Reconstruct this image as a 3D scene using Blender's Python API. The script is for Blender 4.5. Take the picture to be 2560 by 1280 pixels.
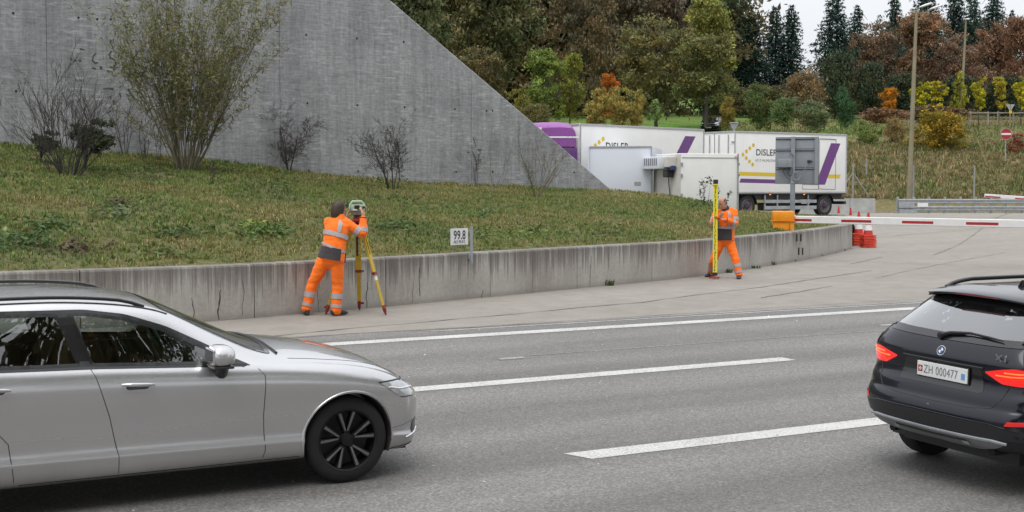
import bpy, bmesh, math, random
import numpy as np
from mathutils import Vector, Matrix, noise as mnoise

scene = bpy.context.scene
for o in list(bpy.data.objects):
    bpy.data.objects.remove(o)
COL = scene.collection
random.seed(7)
RNG = np.random.default_rng(7)
PI = math.pi

# ------------------------------------------------------------------ camera
FOC, CAM_Z = 3400.0, 2.3                      # focal length in pixels of a 2560 wide frame; eye height
PITCH = math.atan(170.0 / FOC)
cam_data = bpy.data.cameras.new('camera')
cam_data.sensor_width = 36.0
cam_data.lens = 36.0 * FOC / 2560.0
cam_data.clip_end = 3000.0
cam = bpy.data.objects.new('camera', cam_data)
cam.location = (0, 0, CAM_Z)
cam.rotation_euler = (PI / 2 - PITCH, 0, 0)
COL.objects.link(cam)
scene.camera = cam

# ------------------------------------------------------------------ sky and light: overcast autumn day
SUN_EL, SUN_ROT = math.radians(66), math.radians(200)
world = bpy.data.worlds.new('World')
scene.world = world
world.use_nodes = True
wn, wl = world.node_tree.nodes, world.node_tree.links
wn.clear()
sky = wn.new('ShaderNodeTexSky')
sky.sky_type = 'NISHITA'
sky.sun_disc = False
sky.sun_elevation = SUN_EL
sky.sun_rotation = SUN_ROT
sky.dust_density = 4.0
hs = wn.new('ShaderNodeHueSaturation')
hs.inputs['Saturation'].default_value = 0.12
bg1 = wn.new('ShaderNodeBackground')
bg1.inputs['Strength'].default_value = 0.05
bg2 = wn.new('ShaderNodeBackground')             # the closed cloud deck: brighter overhead than at the horizon
gco = wn.new('ShaderNodeTexCoord')
gsx = wn.new('ShaderNodeSeparateXYZ')
wl.new(gco.outputs['Generated'], gsx.inputs[0])
grr = wn.new('ShaderNodeMapRange')
wl.new(gsx.outputs[2], grr.inputs[0])
grr.inputs[1].default_value, grr.inputs[2].default_value = 0.0, 1.0
grr.inputs[3].default_value, grr.inputs[4].default_value = 0.60, 1.25
wl.new(grr.outputs[0], bg2.inputs['Strength'])
bg2.inputs['Color'].default_value = (0.865, 0.895, 0.945, 1)
add = wn.new('ShaderNodeAddShader')
out = wn.new('ShaderNodeOutputWorld')
wl.new(sky.outputs[0], hs.inputs['Color'])
wl.new(hs.outputs[0], bg1.inputs['Color'])
wl.new(bg1.outputs[0], add.inputs[0])
wl.new(bg2.outputs[0], add.inputs[1])
wl.new(add.outputs[0], out.inputs['Surface'])

sun_data = bpy.data.lights.new('sun', 'SUN')
sun_data.energy = 1.25
sun_data.angle = math.radians(40)
sun_data.color = (1.0, 0.96, 0.90)
sun = bpy.data.objects.new('sun', sun_data)
# the brightest part of the cloud lies up and behind the camera, a little to the left
sd = Vector((-0.35 * math.cos(SUN_EL), -0.94 * math.cos(SUN_EL), math.sin(SUN_EL))).normalized()
sun.rotation_euler = sd.to_track_quat('Z', 'Y').to_euler()
COL.objects.link(sun)

vs = scene.view_settings
vs.view_transform = 'Standard'
vs.look = 'None'
vs.exposure = 0.25
vs.gamma = 1.0
vs.use_curve_mapping = False
scene.cycles.max_bounces = 6
scene.cycles.transparent_max_bounces = 12
scene.cycles.use_denoising = True

# ------------------------------------------------------------------ coordinates
# world: x to the right, y away from the camera, z up; the road runs along U, N points to its far side
TH = math.atan(5900.0 / FOC)
UX, UY = math.sin(TH), math.cos(TH)
NX, NY = -UY, UX
SLOPE = 0.037                                   # cross fall of the carriageway

def road_z(D):
    return min(SLOPE * (D - 9.8), SLOPE * 9.8)

def sd_xy(s, D):
    return (s * UX + D * NX, s * UY + D * NY)

def sstep(a, b, t):
    t = max(0.0, min(1.0, (t - a) / (b - a)))
    return t * t * (3 - 2 * t)

def apron_z(x, y):
    D = x * NX + y * NY
    return road_z(D) + 0.69 * sstep(43, 64, y) - 0.20 * sstep(66, 76, y)

def ray(px, py):
    u, v = (px - 1280.0) / FOC, (640.0 - py) / FOC
    return (u, math.cos(PITCH) + v * math.sin(PITCH), -math.sin(PITCH) + v * math.cos(PITCH))

def at_y(px, py, Y):                              # world point seen at a photo position, at distance Y
    r = ray(px, py)
    t = Y / r[1]
    return Vector((r[0] * t, Y, CAM_Z + r[2] * t))

def at_z(px, py, z):
    r = ray(px, py)
    t = (z - CAM_Z) / r[2]
    return Vector((r[0] * t, r[1] * t, z))

def at_road(px, py):
    r = ray(px, py)
    rn = r[0] * NX + r[1] * NY
    t = (-SLOPE * 9.8 - CAM_Z) / (r[2] - SLOPE * rn)
    if rn * t > 19.6:
        return at_z(px, py, SLOPE * 9.8)
    return Vector((r[0] * t, r[1] * t, CAM_Z + r[2] * t))

# ------------------------------------------------------------------ object helpers
def tag(o, label, cat, group=None, kind=None):
    o['label'] = label
    if cat: o['category'] = cat
    if group: o['group'] = group
    if kind: o['kind'] = kind
    return o

def link(o, parent=None):
    COL.objects.link(o)
    if parent is not None: o.parent = parent
    return o

def thing(name, label, cat, loc=(0, 0, 0), rz=0.0, group=None, mat=None):
    o = bpy.data.objects.new(name, None)
    o.empty_display_size = 0.3
    COL.objects.link(o)
    if mat is not None: o.matrix_world = mat
    else:
        o.location = loc
        o.rotation_euler = (0, 0, rz)
    return tag(o, label, cat, group)

def copy_tree(o, parent=None):
    c = o.copy()
    COL.objects.link(c)
    c.parent = parent
    for ch in list(o.children):
        copy_tree(ch, c)
    return c

class MB:
    """collects shapes into one mesh"""
    def __init__(s): s.v, s.f, s.c = [], [], []
    def add(s, vs, fs):
        b = len(s.v)
        s.v.extend([tuple(v) for v in vs])
        s.f.extend([tuple(i + b for i in f) for f in fs])
        return s
    def box(s, c, d, ch=0.0, m=None):
        x, y, z = d[0] / 2, d[1] / 2, d[2] / 2
        if ch <= 0:
            vs = [(i * x, j * y, k * z) for i in (-1, 1) for j in (-1, 1) for k in (-1, 1)]
            fs = [(0, 1, 3, 2), (4, 6, 7, 5), (0, 4, 5, 1), (2, 3, 7, 6), (0, 2, 6, 4), (1, 5, 7, 3)]
        else:
            bm = bmesh.new()
            bmesh.ops.create_cube(bm, size=2.0)
            for v in bm.verts: v.co = (v.co.x * x, v.co.y * y, v.co.z * z)
            bmesh.ops.bevel(bm, geom=list(bm.edges), offset=ch, segments=2, profile=0.6, affect='EDGES')
            bm.verts.index_update()
            vs = [tuple(v.co) for v in bm.verts]
            fs = [tuple(v.index for v in f.verts) for f in bm.faces]
            bm.free()
        C = Vector(c)
        if m is None: vs = [(v[0] + C.x, v[1] + C.y, v[2] + C.z) for v in vs]
        else: vs = [tuple(m @ Vector(v) + C) for v in vs]
        return s.add(vs, fs)
    def tube(s, pts, rad, n=8, cap=True, flat=1.0):
        pts = [Vector(p) for p in pts]
        if not hasattr(rad, '__len__'): rad = [rad] * len(pts)
        rings, up = [], None
        for i, p in enumerate(pts):
            t = (pts[min(i + 1, len(pts) - 1)] - pts[max(i - 1, 0)])
            t = t.normalized() if t.length > 1e-9 else Vector((0, 0, 1))
            if up is None:
                up = Vector((0, 0, 1)) if abs(t.z) < 0.9 else Vector((1, 0, 0))
            a = (up - t * up.dot(t)).normalized()
            b = t.cross(a)
            up = a
            rings.append([p + (a * math.cos(2 * PI * k / n) + b * math.sin(2 * PI * k / n) * flat) * rad[i] for k in range(n)])
        vs = [v for r in rings for v in r]
        fs = []
        for i in range(len(pts) - 1):
            for k in range(n):
                k2 = (k + 1) % n
                fs.append((i * n + k, i * n + k2, (i + 1) * n + k2, (i + 1) * n + k))
        if cap:
            fs.append(tuple(range(n))[::-1])
            fs.append(tuple((len(pts) - 1) * n + k for k in range(n)))
        return s.add(vs, fs)
    def lathe(s, prof, n=24, axis='Z', c=(0, 0, 0)):
        vs, fs = [], []
        for (r, h) in prof:
            for k in range(n):
                a = 2 * PI * k / n
                p = (r * math.cos(a), r * math.sin(a), h)
                if axis == 'Y': p = (p[0], p[2], p[1])
                if axis == 'X': p = (p[2], p[0], p[1])
                vs.append((p[0] + c[0], p[1] + c[1], p[2] + c[2]))
        for i in range(len(prof) - 1):
            for k in range(n):
                k2 = (k + 1) % n
                fs.append((i * n + k, i * n + k2, (i + 1) * n + k2, (i + 1) * n + k))
        return s.add(vs, fs)
    def prism(s, poly, o, ux, uy, depth):
        """poly in the plane ux, uy at o, pushed along the plane normal by depth"""
        o, ux, uy = Vector(o), Vector(ux), Vector(uy)
        nn = ux.cross(uy).normalized() * depth
        n = len(poly)
        vs = [o + ux * p[0] + uy * p[1] for p in poly]
        vs += [v + nn for v in vs]
        fs = [tuple(range(n))[::-1], tuple(range(n, 2 * n))]
        fs += [(i, (i + 1) % n, n + (i + 1) % n, n + i) for i in range(n)]
        return s.add(vs, fs)
    def grid(s, rows, closed=False):
        """rows: list of equally long point lists"""
        m = len(rows[0])
        vs = [p for r in rows for p in r]
        fs = []
        for i in range(len(rows) - 1):
            for k in range(m if closed else m - 1):
                k2 = (k + 1) % m
                fs.append((i * m + k, i * m + k2, (i + 1) * m + k2, (i + 1) * m + k))
        return s.add(vs, fs)
    def mesh(s, name, smooth=None):
        me = bpy.data.meshes.new(name)
        me.from_pydata(s.v, [], s.f)
        me.validate()
        if smooth is not None:
            me.polygons.foreach_set('use_smooth', [True] * len(me.polygons))
            if smooth < 179: me.set_sharp_from_angle(angle=math.radians(smooth))
        me.update()
        return me
    def build(s, name, mat, parent=None, smooth=None, fixn=False):
        me = s.mesh(name, smooth)
        if fixn: fix_normals(me)
        if mat is not None: me.materials.append(mat)
        return link(bpy.data.objects.new(name, me), parent)

def fix_normals(me):
    bm = bmesh.new()
    bm.from_mesh(me)
    bmesh.ops.recalc_face_normals(bm, faces=bm.faces)
    bm.to_mesh(me)
    bm.free()

def obj(name, me, mat=None, parent=None):
    if mat is not None and not me.materials: me.materials.append(mat)
    return link(bpy.data.objects.new(name, me), parent)

def bake(o):
    """apply an object's modifiers"""
    dg = bpy.context.evaluated_depsgraph_get()
    dg.update()
    me = bpy.data.meshes.new_from_object(o.evaluated_get(dg))
    old = o.data
    o.modifiers.clear()
    o.data = me
    return o

def tri_mesh(name, V, Fc, col=None, mat=None, smooth=False):
    """fast mesh from numpy: V (n,3), Fc (m,k), col per vertex (n,3)"""
    me = bpy.data.meshes.new(name)
    n, m, k = len(V), len(Fc), Fc.shape[1]
    me.vertices.add(n)
    me.vertices.foreach_set('co', np.ascontiguousarray(V, dtype=np.float32).ravel())
    me.loops.add(m * k)
    me.loops.foreach_set('vertex_index', np.ascontiguousarray(Fc, dtype=np.int32).ravel())
    me.polygons.add(m)
    me.polygons.foreach_set('loop_start', np.arange(0, m * k, k, dtype=np.int32))
    me.polygons.foreach_set('loop_total', np.full(m, k, dtype=np.int32))
    if smooth: me.polygons.foreach_set('use_smooth', np.ones(m, dtype=bool))
    me.update(calc_edges=True)
    if col is not None:
        at = me.color_attributes.new('tint', 'FLOAT_COLOR', 'POINT')
        c4 = np.ones((n, 4), dtype=np.float32)
        c4[:, :3] = col
        at.data.foreach_set('color', c4.ravel())
    if mat: me.materials.append(mat)
    return me

def text_mesh(body, size, bold=0.0, extrude=0.0015, xs=1.0):
    cu = bpy.data.curves.new('text', 'FONT')
    cu.body = body
    cu.size = size
    cu.extrude = extrude
    cu.offset = bold
    cu.align_x = 'LEFT'
    cu.resolution_u = 4
    cu.space_character = 1.06
    o = bpy.data.objects.new('text', cu)
    COL.objects.link(o)
    dg = bpy.context.evaluated_depsgraph_get()
    me = bpy.data.meshes.new_from_object(o.evaluated_get(dg))
    bpy.data.objects.remove(o)
    for v in me.vertices: v.co.x *= xs
    me.materials.clear()
    return me

def pchip(pts):
    """monotone cubic through (x, y) pairs"""
    xs = [p[0] for p in pts]; ys = [p[1] for p in pts]
    if xs[0] > xs[-1]: xs, ys = xs[::-1], ys[::-1]
    n = len(xs)
    h = [xs[i + 1] - xs[i] for i in range(n - 1)]
    d = [(ys[i + 1] - ys[i]) / h[i] for i in range(n - 1)]
    m = [0.0] * n
    for i in range(1, n - 1):
        if d[i - 1] * d[i] > 0:
            w1, w2 = 2 * h[i] + h[i - 1], h[i] + 2 * h[i - 1]
            m[i] = (w1 + w2) / (w1 / d[i - 1] + w2 / d[i])
    m[0], m[-1] = d[0], d[-1]
    def f(x):
        if x <= xs[0]: return ys[0]
        if x >= xs[-1]: return ys[-1]
        i = 0
        while x > xs[i + 1]: i += 1
        t = (x - xs[i]) / h[i]
        return ((1 + 2 * t) * (1 - t) ** 2 * ys[i] + t * (1 - t) ** 2 * h[i] * m[i]
                + t * t * (3 - 2 * t) * ys[i + 1] + t * t * (t - 1) * h[i] * m[i + 1])
    return f

# ------------------------------------------------------------------ materials
class NT:
    """small helper around a node tree"""
    def __init__(s, mat):
        s.n, s.l = mat.node_tree.nodes, mat.node_tree.links
    def __call__(s, kind, **kw):
        nd = s.n.new(kind)
        for k, v in kw.items():
            if hasattr(nd, k) and k not in nd.inputs: setattr(nd, k, v)
            else: s.put(nd.inputs[k], v)
        return nd
    def put(s, sock, v):
        if isinstance(v, bpy.types.NodeSocket): s.l.new(v, sock)
        elif isinstance(v, (tuple, list)) and len(v) == 3 and sock.type == 'RGBA': sock.default_value = (*v, 1)
        else: sock.default_value = v
    def ramp(s, fac, stops, interp='LINEAR'):
        r = s.n.new('ShaderNodeValToRGB')
        r.color_ramp.interpolation = interp
        e = r.color_ramp.elements
        while len(e) < len(stops): e.new(0.5)
        for i, (p, c) in enumerate(stops):
            e[i].position = p
            e[i].color = (*c, 1) if hasattr(c, '__len__') else (c, c, c, 1)
        s.l.new(fac, r.inputs[0])
        return r.outputs[0]
    def mix(s, fac, a, b, blend='MIX'):
        m = s.n.new('ShaderNodeMix')
        m.data_type = 'RGBA'
        m.blend_type = blend
        s.put(m.inputs[0], fac)
        s.put(m.inputs[6], a)
        s.put(m.inputs[7], b)
        return m.outputs[2]
    def noise(s, vec, scale, detail=4, rough=0.55, dist=0.0):
        t = s.n.new('ShaderNodeTexNoise')
        if vec is not None: s.l.new(vec, t.inputs['Vector'])
        t.inputs['Scale'].default_value = scale
        t.inputs['Detail'].default_value = detail
        t.inputs['Roughness'].default_value = rough
        t.inputs['Distortion'].default_value = dist
        return t.outputs['Fac']
    def mapping(s, vec, scale=(1, 1, 1), rot=(0, 0, 0), loc=(0, 0, 0)):
        m = s.n.new('ShaderNodeMapping')
        s.l.new(vec, m.inputs[0])
        m.inputs['Scale'].default_value = scale
        m.inputs['Rotation'].default_value = rot
        m.inputs['Location'].default_value = loc
        return m.outputs[0]
    def math(s, op, a, b=0.0):
        m = s.n.new('ShaderNodeMath')
        m.operation = op
        s.put(m.inputs[0], a)
        s.put(m.inputs[1], b)
        return m.outputs[0]

def new_mat(name):
    m = bpy.data.materials.new(name)
    m.use_nodes = True
    t = NT(m)
    b = m.node_tree.nodes['Principled BSDF']
    return m, t, b

def simple(name, col, rough=0.5, metal=0.0, var=0.12, scale=6.0, bump=0.0, coat=0.0, spec=0.5, emit=None):
    """one colour with slight uneven wear"""
    m, t, b = new_mat(name)
    co = t('ShaderNodeTexCoord').outputs['Object']
    f = t.noise(co, scale, 5, 0.6)
    lo = tuple(max(0, c * (1 - var)) for c in col)
    hi = tuple(min(1, c * (1 + var)) for c in col)
    t.put(b.inputs['Base Color'], t.ramp(f, [(0.3, lo), (0.7, hi)]))
    b.inputs['Roughness'].default_value = rough
    b.inputs['Metallic'].default_value = metal
    b.inputs['Specular IOR Level'].default_value = spec
    b.inputs['Coat Weight'].default_value = coat
    if bump:
        bp = t('ShaderNodeBump', Strength=bump, Distance=0.01)
        t.put(bp.inputs['Height'], t.noise(co, scale * 6, 3, 0.6))
        t.put(b.inputs['Normal'], bp.outputs[0])
    if emit:
        b.inputs['Emission Color'].default_value = (*emit[0], 1)
        b.inputs['Emission Strength'].default_value = emit[1]
    return m
# ================================================================== THE SETTING
def set_uv(me, fn):
    uv = me.uv_layers.new(name='UVMap')
    vs = me.vertices
    for l in me.loops:
        uv.data[l.index].uv = fn(vs[l.vertex_index].co)

def mat_asphalt():
    m, t, b = new_mat('asphalt')
    co = t('ShaderNodeTexCoord').outputs['Object']
    fine = t.noise(co, 34, 6, 0.8)
    agg = t('ShaderNodeTexVoronoi', Scale=62.0)
    t.put(agg.inputs['Vector'], co)
    big = t.noise(t.mapping(co, (0.12, 0.9, 1)), 1.0, 4, 0.6)
    base = t.ramp(fine, [(0.30, (0.042, 0.041, 0.040)), (0.51, (0.148, 0.144, 0.139)), (0.74, (0.36, 0.35, 0.338))])
    base = t.mix(0.38, base, t.ramp(agg.outputs['Color'], [(0.1, 0.075), (0.55, 0.165), (0.95, 0.36)]))
    base = t.mix(1.0, base, t.ramp(big, [(0.28, 0.74), (0.7, 1.12)]), 'MULTIPLY')
    # polished wheel tracks and oily lane centres, lane pitch 3.42 m
    sx = t('ShaderNodeSeparateXYZ')
    t.put(sx.inputs[0], co)
    w = t.math('SINE', t.math('MULTIPLY', sx.outputs[1], 2 * PI / 1.71))
    w = t.math('ADD', t.math('MULTIPLY', w, 0.5), t.math('MULTIPLY', t.noise(t.mapping(co, (0.05, 0.6, 1)), 1.4, 3), 0.9))
    base = t.mix(1.0, base, t.ramp(w, [(0.1, 0.86), (0.9, 1.08)]), 'MULTIPLY')
    base = t.mix(1.0, base, (1.10, 1.075, 1.045), 'MULTIPLY')
    t.put(b.inputs['Base Color'], base)
    b.inputs['Roughness'].default_value = 0.72
    b.inputs['Specular IOR Level'].default_value = 0.4
    bp = t('ShaderNodeBump', Strength=0.55, Distance=0.006)
    t.put(bp.inputs['Height'], fine)
    t.put(b.inputs['Normal'], bp.outputs[0])
    return m

def mat_paint_line(name='road_paint', lo=0.22, hi=0.60, wear=0.40):
    m, t, b = new_mat(name)
    co = t('ShaderNodeTexCoord').outputs['Object']
    f = t.noise(co, 42, 5, 0.75)
    g = t.noise(co, 1.6, 4, 0.6)
    k = t.math('ADD', t.math('MULTIPLY', f, 0.8), t.math('MULTIPLY', g, 0.2))
    t.put(b.inputs['Base Color'], t.ramp(k, [(wear, (0.20, 0.195, 0.185)), (wear + 0.07, (lo + 0.22, lo + 0.215, lo + 0.20)), (0.62, (hi, hi, hi * 0.97))]))
    b.inputs['Roughness'].default_value = 0.6
    return m

def mat_apron():
    m, t, b = new_mat('apron_concrete')
    co = t('ShaderNodeTexCoord').outputs['Object']
    fine = t.noise(co, 40, 5, 0.75)
    mid = t.noise(co, 2.2, 6, 0.65, 0.4)
    big = t.noise(t.mapping(co, (0.06, 0.35, 1)), 1.0, 4, 0.6)
    c = t.ramp(mid, [(0.25, (0.213, 0.192, 0.167)), (0.75, (0.288, 0.264, 0.234))])
    c = t.mix(1.0, c, t.ramp(fine, [(0.25, 0.80), (0.75, 1.16)]), 'MULTIPLY')
    c = t.mix(1.0, c, t.ramp(big, [(0.3, 0.86), (0.7, 1.06)]), 'MULTIPLY')
    oil = t.noise(co, 0.8, 5, 0.7, 0.8)
    c = t.mix(t.ramp(oil, [(0.60, 0.0), (0.74, 0.42)]), c, (0.16, 0.15, 0.14))
    t.put(b.inputs['Base Color'], c)
    b.inputs['Roughness'].default_value = 0.8
    bp = t('ShaderNodeBump', Strength=0.3, Distance=0.004)
    t.put(bp.inputs['Height'], fine)
    t.put(b.inputs['Normal'], bp.outputs[0])
    return m

def mat_big_wall():
    """board marked fair faced concrete, weathered"""
    m, t, b = new_mat('formed_concrete')
    co = t('ShaderNodeTexCoord').outputs['Object']
    hor = t.noise(t.mapping(co, (0.7, 1, 5.5)), 1.0, 7, 0.74, 0.35)
    hor2 = t.noise(t.mapping(co, (2.2, 1, 24.0)), 1.0, 4, 0.7, 0.2)
    ver = t.noise(t.mapping(co, (5.0, 1, 0.35)), 1.0, 5, 0.65)
    ver2 = t.noise(t.mapping(co, (16.0, 1, 1.2)), 1.0, 3, 0.7)
    cloud = t.noise(co, 0.45, 4, 0.6)
    spot = t.noise(co, 9.0, 6, 0.75)
    c = t.ramp(cloud, [(0.3, (0.225, 0.229, 0.238)), (0.7, (0.345, 0.348, 0.355))])
    c = t.mix(1.0, c, t.ramp(ver, [(0.28, 0.74), (0.72, 1.20)]), 'MULTIPLY')
    c = t.mix(1.0, c, t.ramp(hor, [(0.22, 0.66), (0.42, 0.96), (0.60, 1.02), (0.72, 1.45)]), 'MULTIPLY')
    c = t.mix(1.0, c, t.ramp(hor2, [(0.28, 0.74), (0.72, 1.26)]), 'MULTIPLY')
    c = t.mix(1.0, c, t.ramp(ver2, [(0.25, 0.88), (0.75, 1.14)]), 'MULTIPLY')
    c = t.mix(1.0, c, t.ramp(spot, [(0.30, 0.70), (0.55, 1.0), (0.75, 1.22)]), 'MULTIPLY')
    # pale dashes left between the boards, in clusters
    dash = t.noise(t.mapping(co, (2.0, 1, 13.0), loc=(3, 0, 5)), 1.0, 5, 0.7, 0.3)
    clus = t.noise(t.mapping(co, (0.5, 1, 0.7), loc=(9, 0, 2)), 1.0, 3, 0.6)
    c = t.mix(t.math('MULTIPLY', t.ramp(dash, [(0.53, 0.0), (0.64, 0.75)]), t.ramp(clus, [(0.42, 0.1), (0.60, 1.0)])), c, (0.47, 0.475, 0.48))
    t.put(b.inputs['Base Color'], c)
    b.inputs['Roughness'].default_value = 0.85
    bp = t('ShaderNodeBump', Strength=0.4, Distance=0.01)
    t.put(bp.inputs['Height'], hor2)
    t.put(b.inputs['Normal'], bp.outputs[0])
    return m

def mat_kerb_wall():
    """low wall: run-off stains from the top, lime streaks, dirt; uv = metres along, metres up"""
    m, t, b = new_mat('stained_concrete')
    uv = t('ShaderNodeUVMap').outputs[0]
    sx = t('ShaderNodeSeparateXYZ')
    t.put(sx.inputs[0], uv)
    lon = t.noise(t.mapping(uv, (5.0, 0.22, 1)), 1.0, 5, 0.75)          # narrow vertical runs
    lon2 = t.noise(t.mapping(uv, (15.0, 0.30, 1), loc=(7, 3, 0)), 1.0, 4, 0.75)
    wide = t.noise(t.mapping(uv, (0.55, 0.3, 1)), 1.0, 3, 0.6)
    spot = t.noise(uv, 14.0, 6, 0.75)
    c = t.ramp(wide, [(0.32, (0.300, 0.275, 0.245)), (0.62, (0.435, 0.415, 0.382))])
    c = t.mix(1.0, c, t.ramp(spot, [(0.2, 0.74), (0.8, 1.16)]), 'MULTIPLY')
    # pale lime runs
    c = t.mix(t.math('MULTIPLY', t.ramp(lon, [(0.52, 0.0), (0.68, 0.75)]), t.ramp(sx.outputs[1], [(0.02, 0.2), (0.5, 1.0)])), c, (0.58, 0.565, 0.535))
    # dark run-off: each run has its own length
    reach = t.math('ADD', t.math('ADD', t.math('MULTIPLY', lon, 1.5), t.math('MULTIPLY', lon2, 1.7)), t.math('MULTIPLY', wide, -0.5))
    dk = t.math('SUBTRACT', t.math('ADD', reach, sx.outputs[1]), 1.78)
    c = t.mix(t.ramp(dk, [(0.0, 0.0), (0.18, 0.48), (0.44, 0.80)]), c, (0.092, 0.078, 0.069))
    # rusty brown stretch and splash dirt at the foot
    c = t.mix(t.ramp(sx.outputs[1], [(0.0, 0.6), (0.12, 0.0)]), c, (0.20, 0.18, 0.155))
    t.put(b.inputs['Base Color'], c)
    b.inputs['Roughness'].default_value = 0.85
    bp = t('ShaderNodeBump', Strength=0.5, Distance=0.008)
    t.put(bp.inputs['Height'], spot)
    t.put(b.inputs['Normal'], bp.outputs[0])
    return m

def mat_ground(name, soil):
    m, t, b = new_mat(name)
    co = t('ShaderNodeTexCoord').outputs['Object']
    at = t('ShaderNodeVertexColor', layer_name='tint').outputs[0]
    f = t.noise(co, 5.0, 6, 0.75)
    g = t.noise(co, 0.5, 5, 0.6)
    c = t.mix(1.0, at, t.ramp(f, [(0.25, 0.5), (0.75, 1.4)]), 'MULTIPLY')
    c = t.mix(t.ramp(g, [(0.45, 0.0), (0.72, 0.6)]), c, soil)
    t.put(b.inputs['Base Color'], c)
    b.inputs['Roughness'].default_value = 0.95
    b.inputs['Specular IOR Level'].default_value = 0.1
    bp = t('ShaderNodeBump', Strength=0.8, Distance=0.05)
    t.put(bp.inputs['Height'], f)
    t.put(b.inputs['Normal'], bp.outputs[0])
    return m

def mat_leaf(name, trans=0.35, rough=0.6, objcol=True, spec=0.25):
    """leaf colour = own colour of the mesh times the colour of the object"""
    m, t, b = new_mat(name)
    at = t('ShaderNodeVertexColor', layer_name='tint').outputs[0]
    c = at
    if objcol:
        oi = t('ShaderNodeObjectInfo')
        c = t.mix(1.0, at, oi.outputs['Color'], 'MULTIPLY')
    t.put(b.inputs['Base Color'], c)
    b.inputs['Roughness'].default_value = rough
    b.inputs['Specular IOR Level'].default_value = spec
    if trans > 0:
        tr = t('ShaderNodeBsdfTranslucent')
        t.put(tr.inputs['Color'], c)
        mx = t('ShaderNodeMixShader')
        mx.inputs[0].default_value = trans
        t.l.new(b.outputs[0], mx.inputs[1])
        t.l.new(tr.outputs[0], mx.inputs[2])
        o = [n for n in t.n if n.type == 'OUTPUT_MATERIAL'][0]
        t.l.new(mx.outputs[0], o.inputs['Surface'])
    return m

M_ASPH = mat_asphalt()
M_LINE = mat_paint_line()
M_OLDLINE = mat_paint_line('old_road_paint', 0.16, 0.50, 0.47)
M_APRON = mat_apron()
M_WALL = mat_big_wall()
M_KERB = mat_kerb_wall()
M_GROUND = mat_ground('meadow_ground', (0.060, 0.050, 0.030))
M_BANK = mat_ground('bank_soil', (0.070, 0.058, 0.034))
M_GRASS = mat_leaf('grass_blades', 0.30, 0.6, False)
M_JOINT = simple('joint_dirt', (0.150, 0.134, 0.117), 0.9, var=0.4, scale=9)
M_CRACK = simple('crack_dirt', (0.040, 0.035, 0.031), 0.9, var=0.4, scale=9)
M_DARK = simple('dark_hollow', (0.012, 0.012, 0.012), 0.9)

# ---- terrain: one sheet to the horizon
PROF = pchip([(79, 0.98), (80.5, 1.6), (84, 2.1), (100, 5.45), (106, 5.7), (135, 8.9), (200, 13.0), (300, 24.0), (450, 34.0), (900, 60.0)])
def ground_z(x, y):
    if y < 79:
        D = x * NX + y * NY
        return min(apron_z(x, y), 1.05) - 0.07 if D > -12 else road_z(-12) - 0.07
    return PROF(y) + 0.5 * mnoise.noise((x * 0.05, y * 0.05, 0.3)) * sstep(84, 100, y)

def build_ground():
    ys = list(np.arange(-120, 78, 9.0)) + [78.5, 79.2, 80.5, 82] + list(np.arange(84, 140, 2.5)) + list(np.arange(142, 300, 12)) + [340, 400, 440]
    xs = [-310, -240, -190, -140] + list(np.arange(-100, 130, 3.5)) + [140, 170, 210, 260, 310]
    V, T = [], []
    for y in ys:
        for x in xs:
            V.append((x, y, ground_z(x, y)))
            if y < 79: c = (0.16, 0.15, 0.13)
            elif y < 99: c = (0.165, 0.145, 0.070)
            elif y < 108: c = (0.16, 0.165, 0.065)
            else:
                c = (0.13, 0.20, 0.05) if mnoise.noise((x * 0.03, y * 0.03, 5)) > -0.25 else (0.19, 0.165, 0.08)
            if 104 < y < 132 and 12 < x < 20: c = (0.10, 0.22, 0.03)
            T.append(c)
    nx = len(xs)
    F = [(j * nx + i, j * nx + i + 1, (j + 1) * nx + i + 1, (j + 1) * nx + i) for j in range(len(ys) - 1) for i in range(nx - 1)]
    o = obj('ground', tri_mesh('ground', np.array(V), np.array(F), np.array(T), M_GROUND, True))
    o['kind'] = 'structure'
build_ground()

# ---- carriageway, in its own frame: x along the road, y across, so the material follows the lanes
ROADM = Matrix(((UX, NX, 0, 0), (UY, NY, 0, 0), (0, 0, 1, 0), (0, 0, 0, 1)))
def road_sheet(name, quads, mat, lift=0.0):
    """quads: list of ((s0,D0),(s1,D1),...) polygons on the carriageway plane"""
    mb = MB()
    for q in quads:
        mb.add([(s, D, road_z(D) + lift) for s, D in q], [tuple(range(len(q)))])
    o = mb.build(name, mat)
    fix_up(o.data)
    o.matrix_world = ROADM
    o['kind'] = 'structure'
    return o
def fix_up(me):
    bm = bmesh.new()
    bm.from_mesh(me)
    for f in bm.faces:
        f.normal_update()
        if f.normal.z < 0: f.normal_flip()
    bm.to_mesh(me)
    bm.free()

D_EDGE = 17.40
Dl = list(np.arange(-12, 17, 3.42)) + [D_EDGE]
sl = list(np.arange(-70, 190, 10.0))
road = road_sheet('road', [((a, c), (a + 10, c), (a + 10, d), (a, d)) for a in sl for c, d in zip(Dl[:-1], Dl[1:])], M_ASPH)

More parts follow.
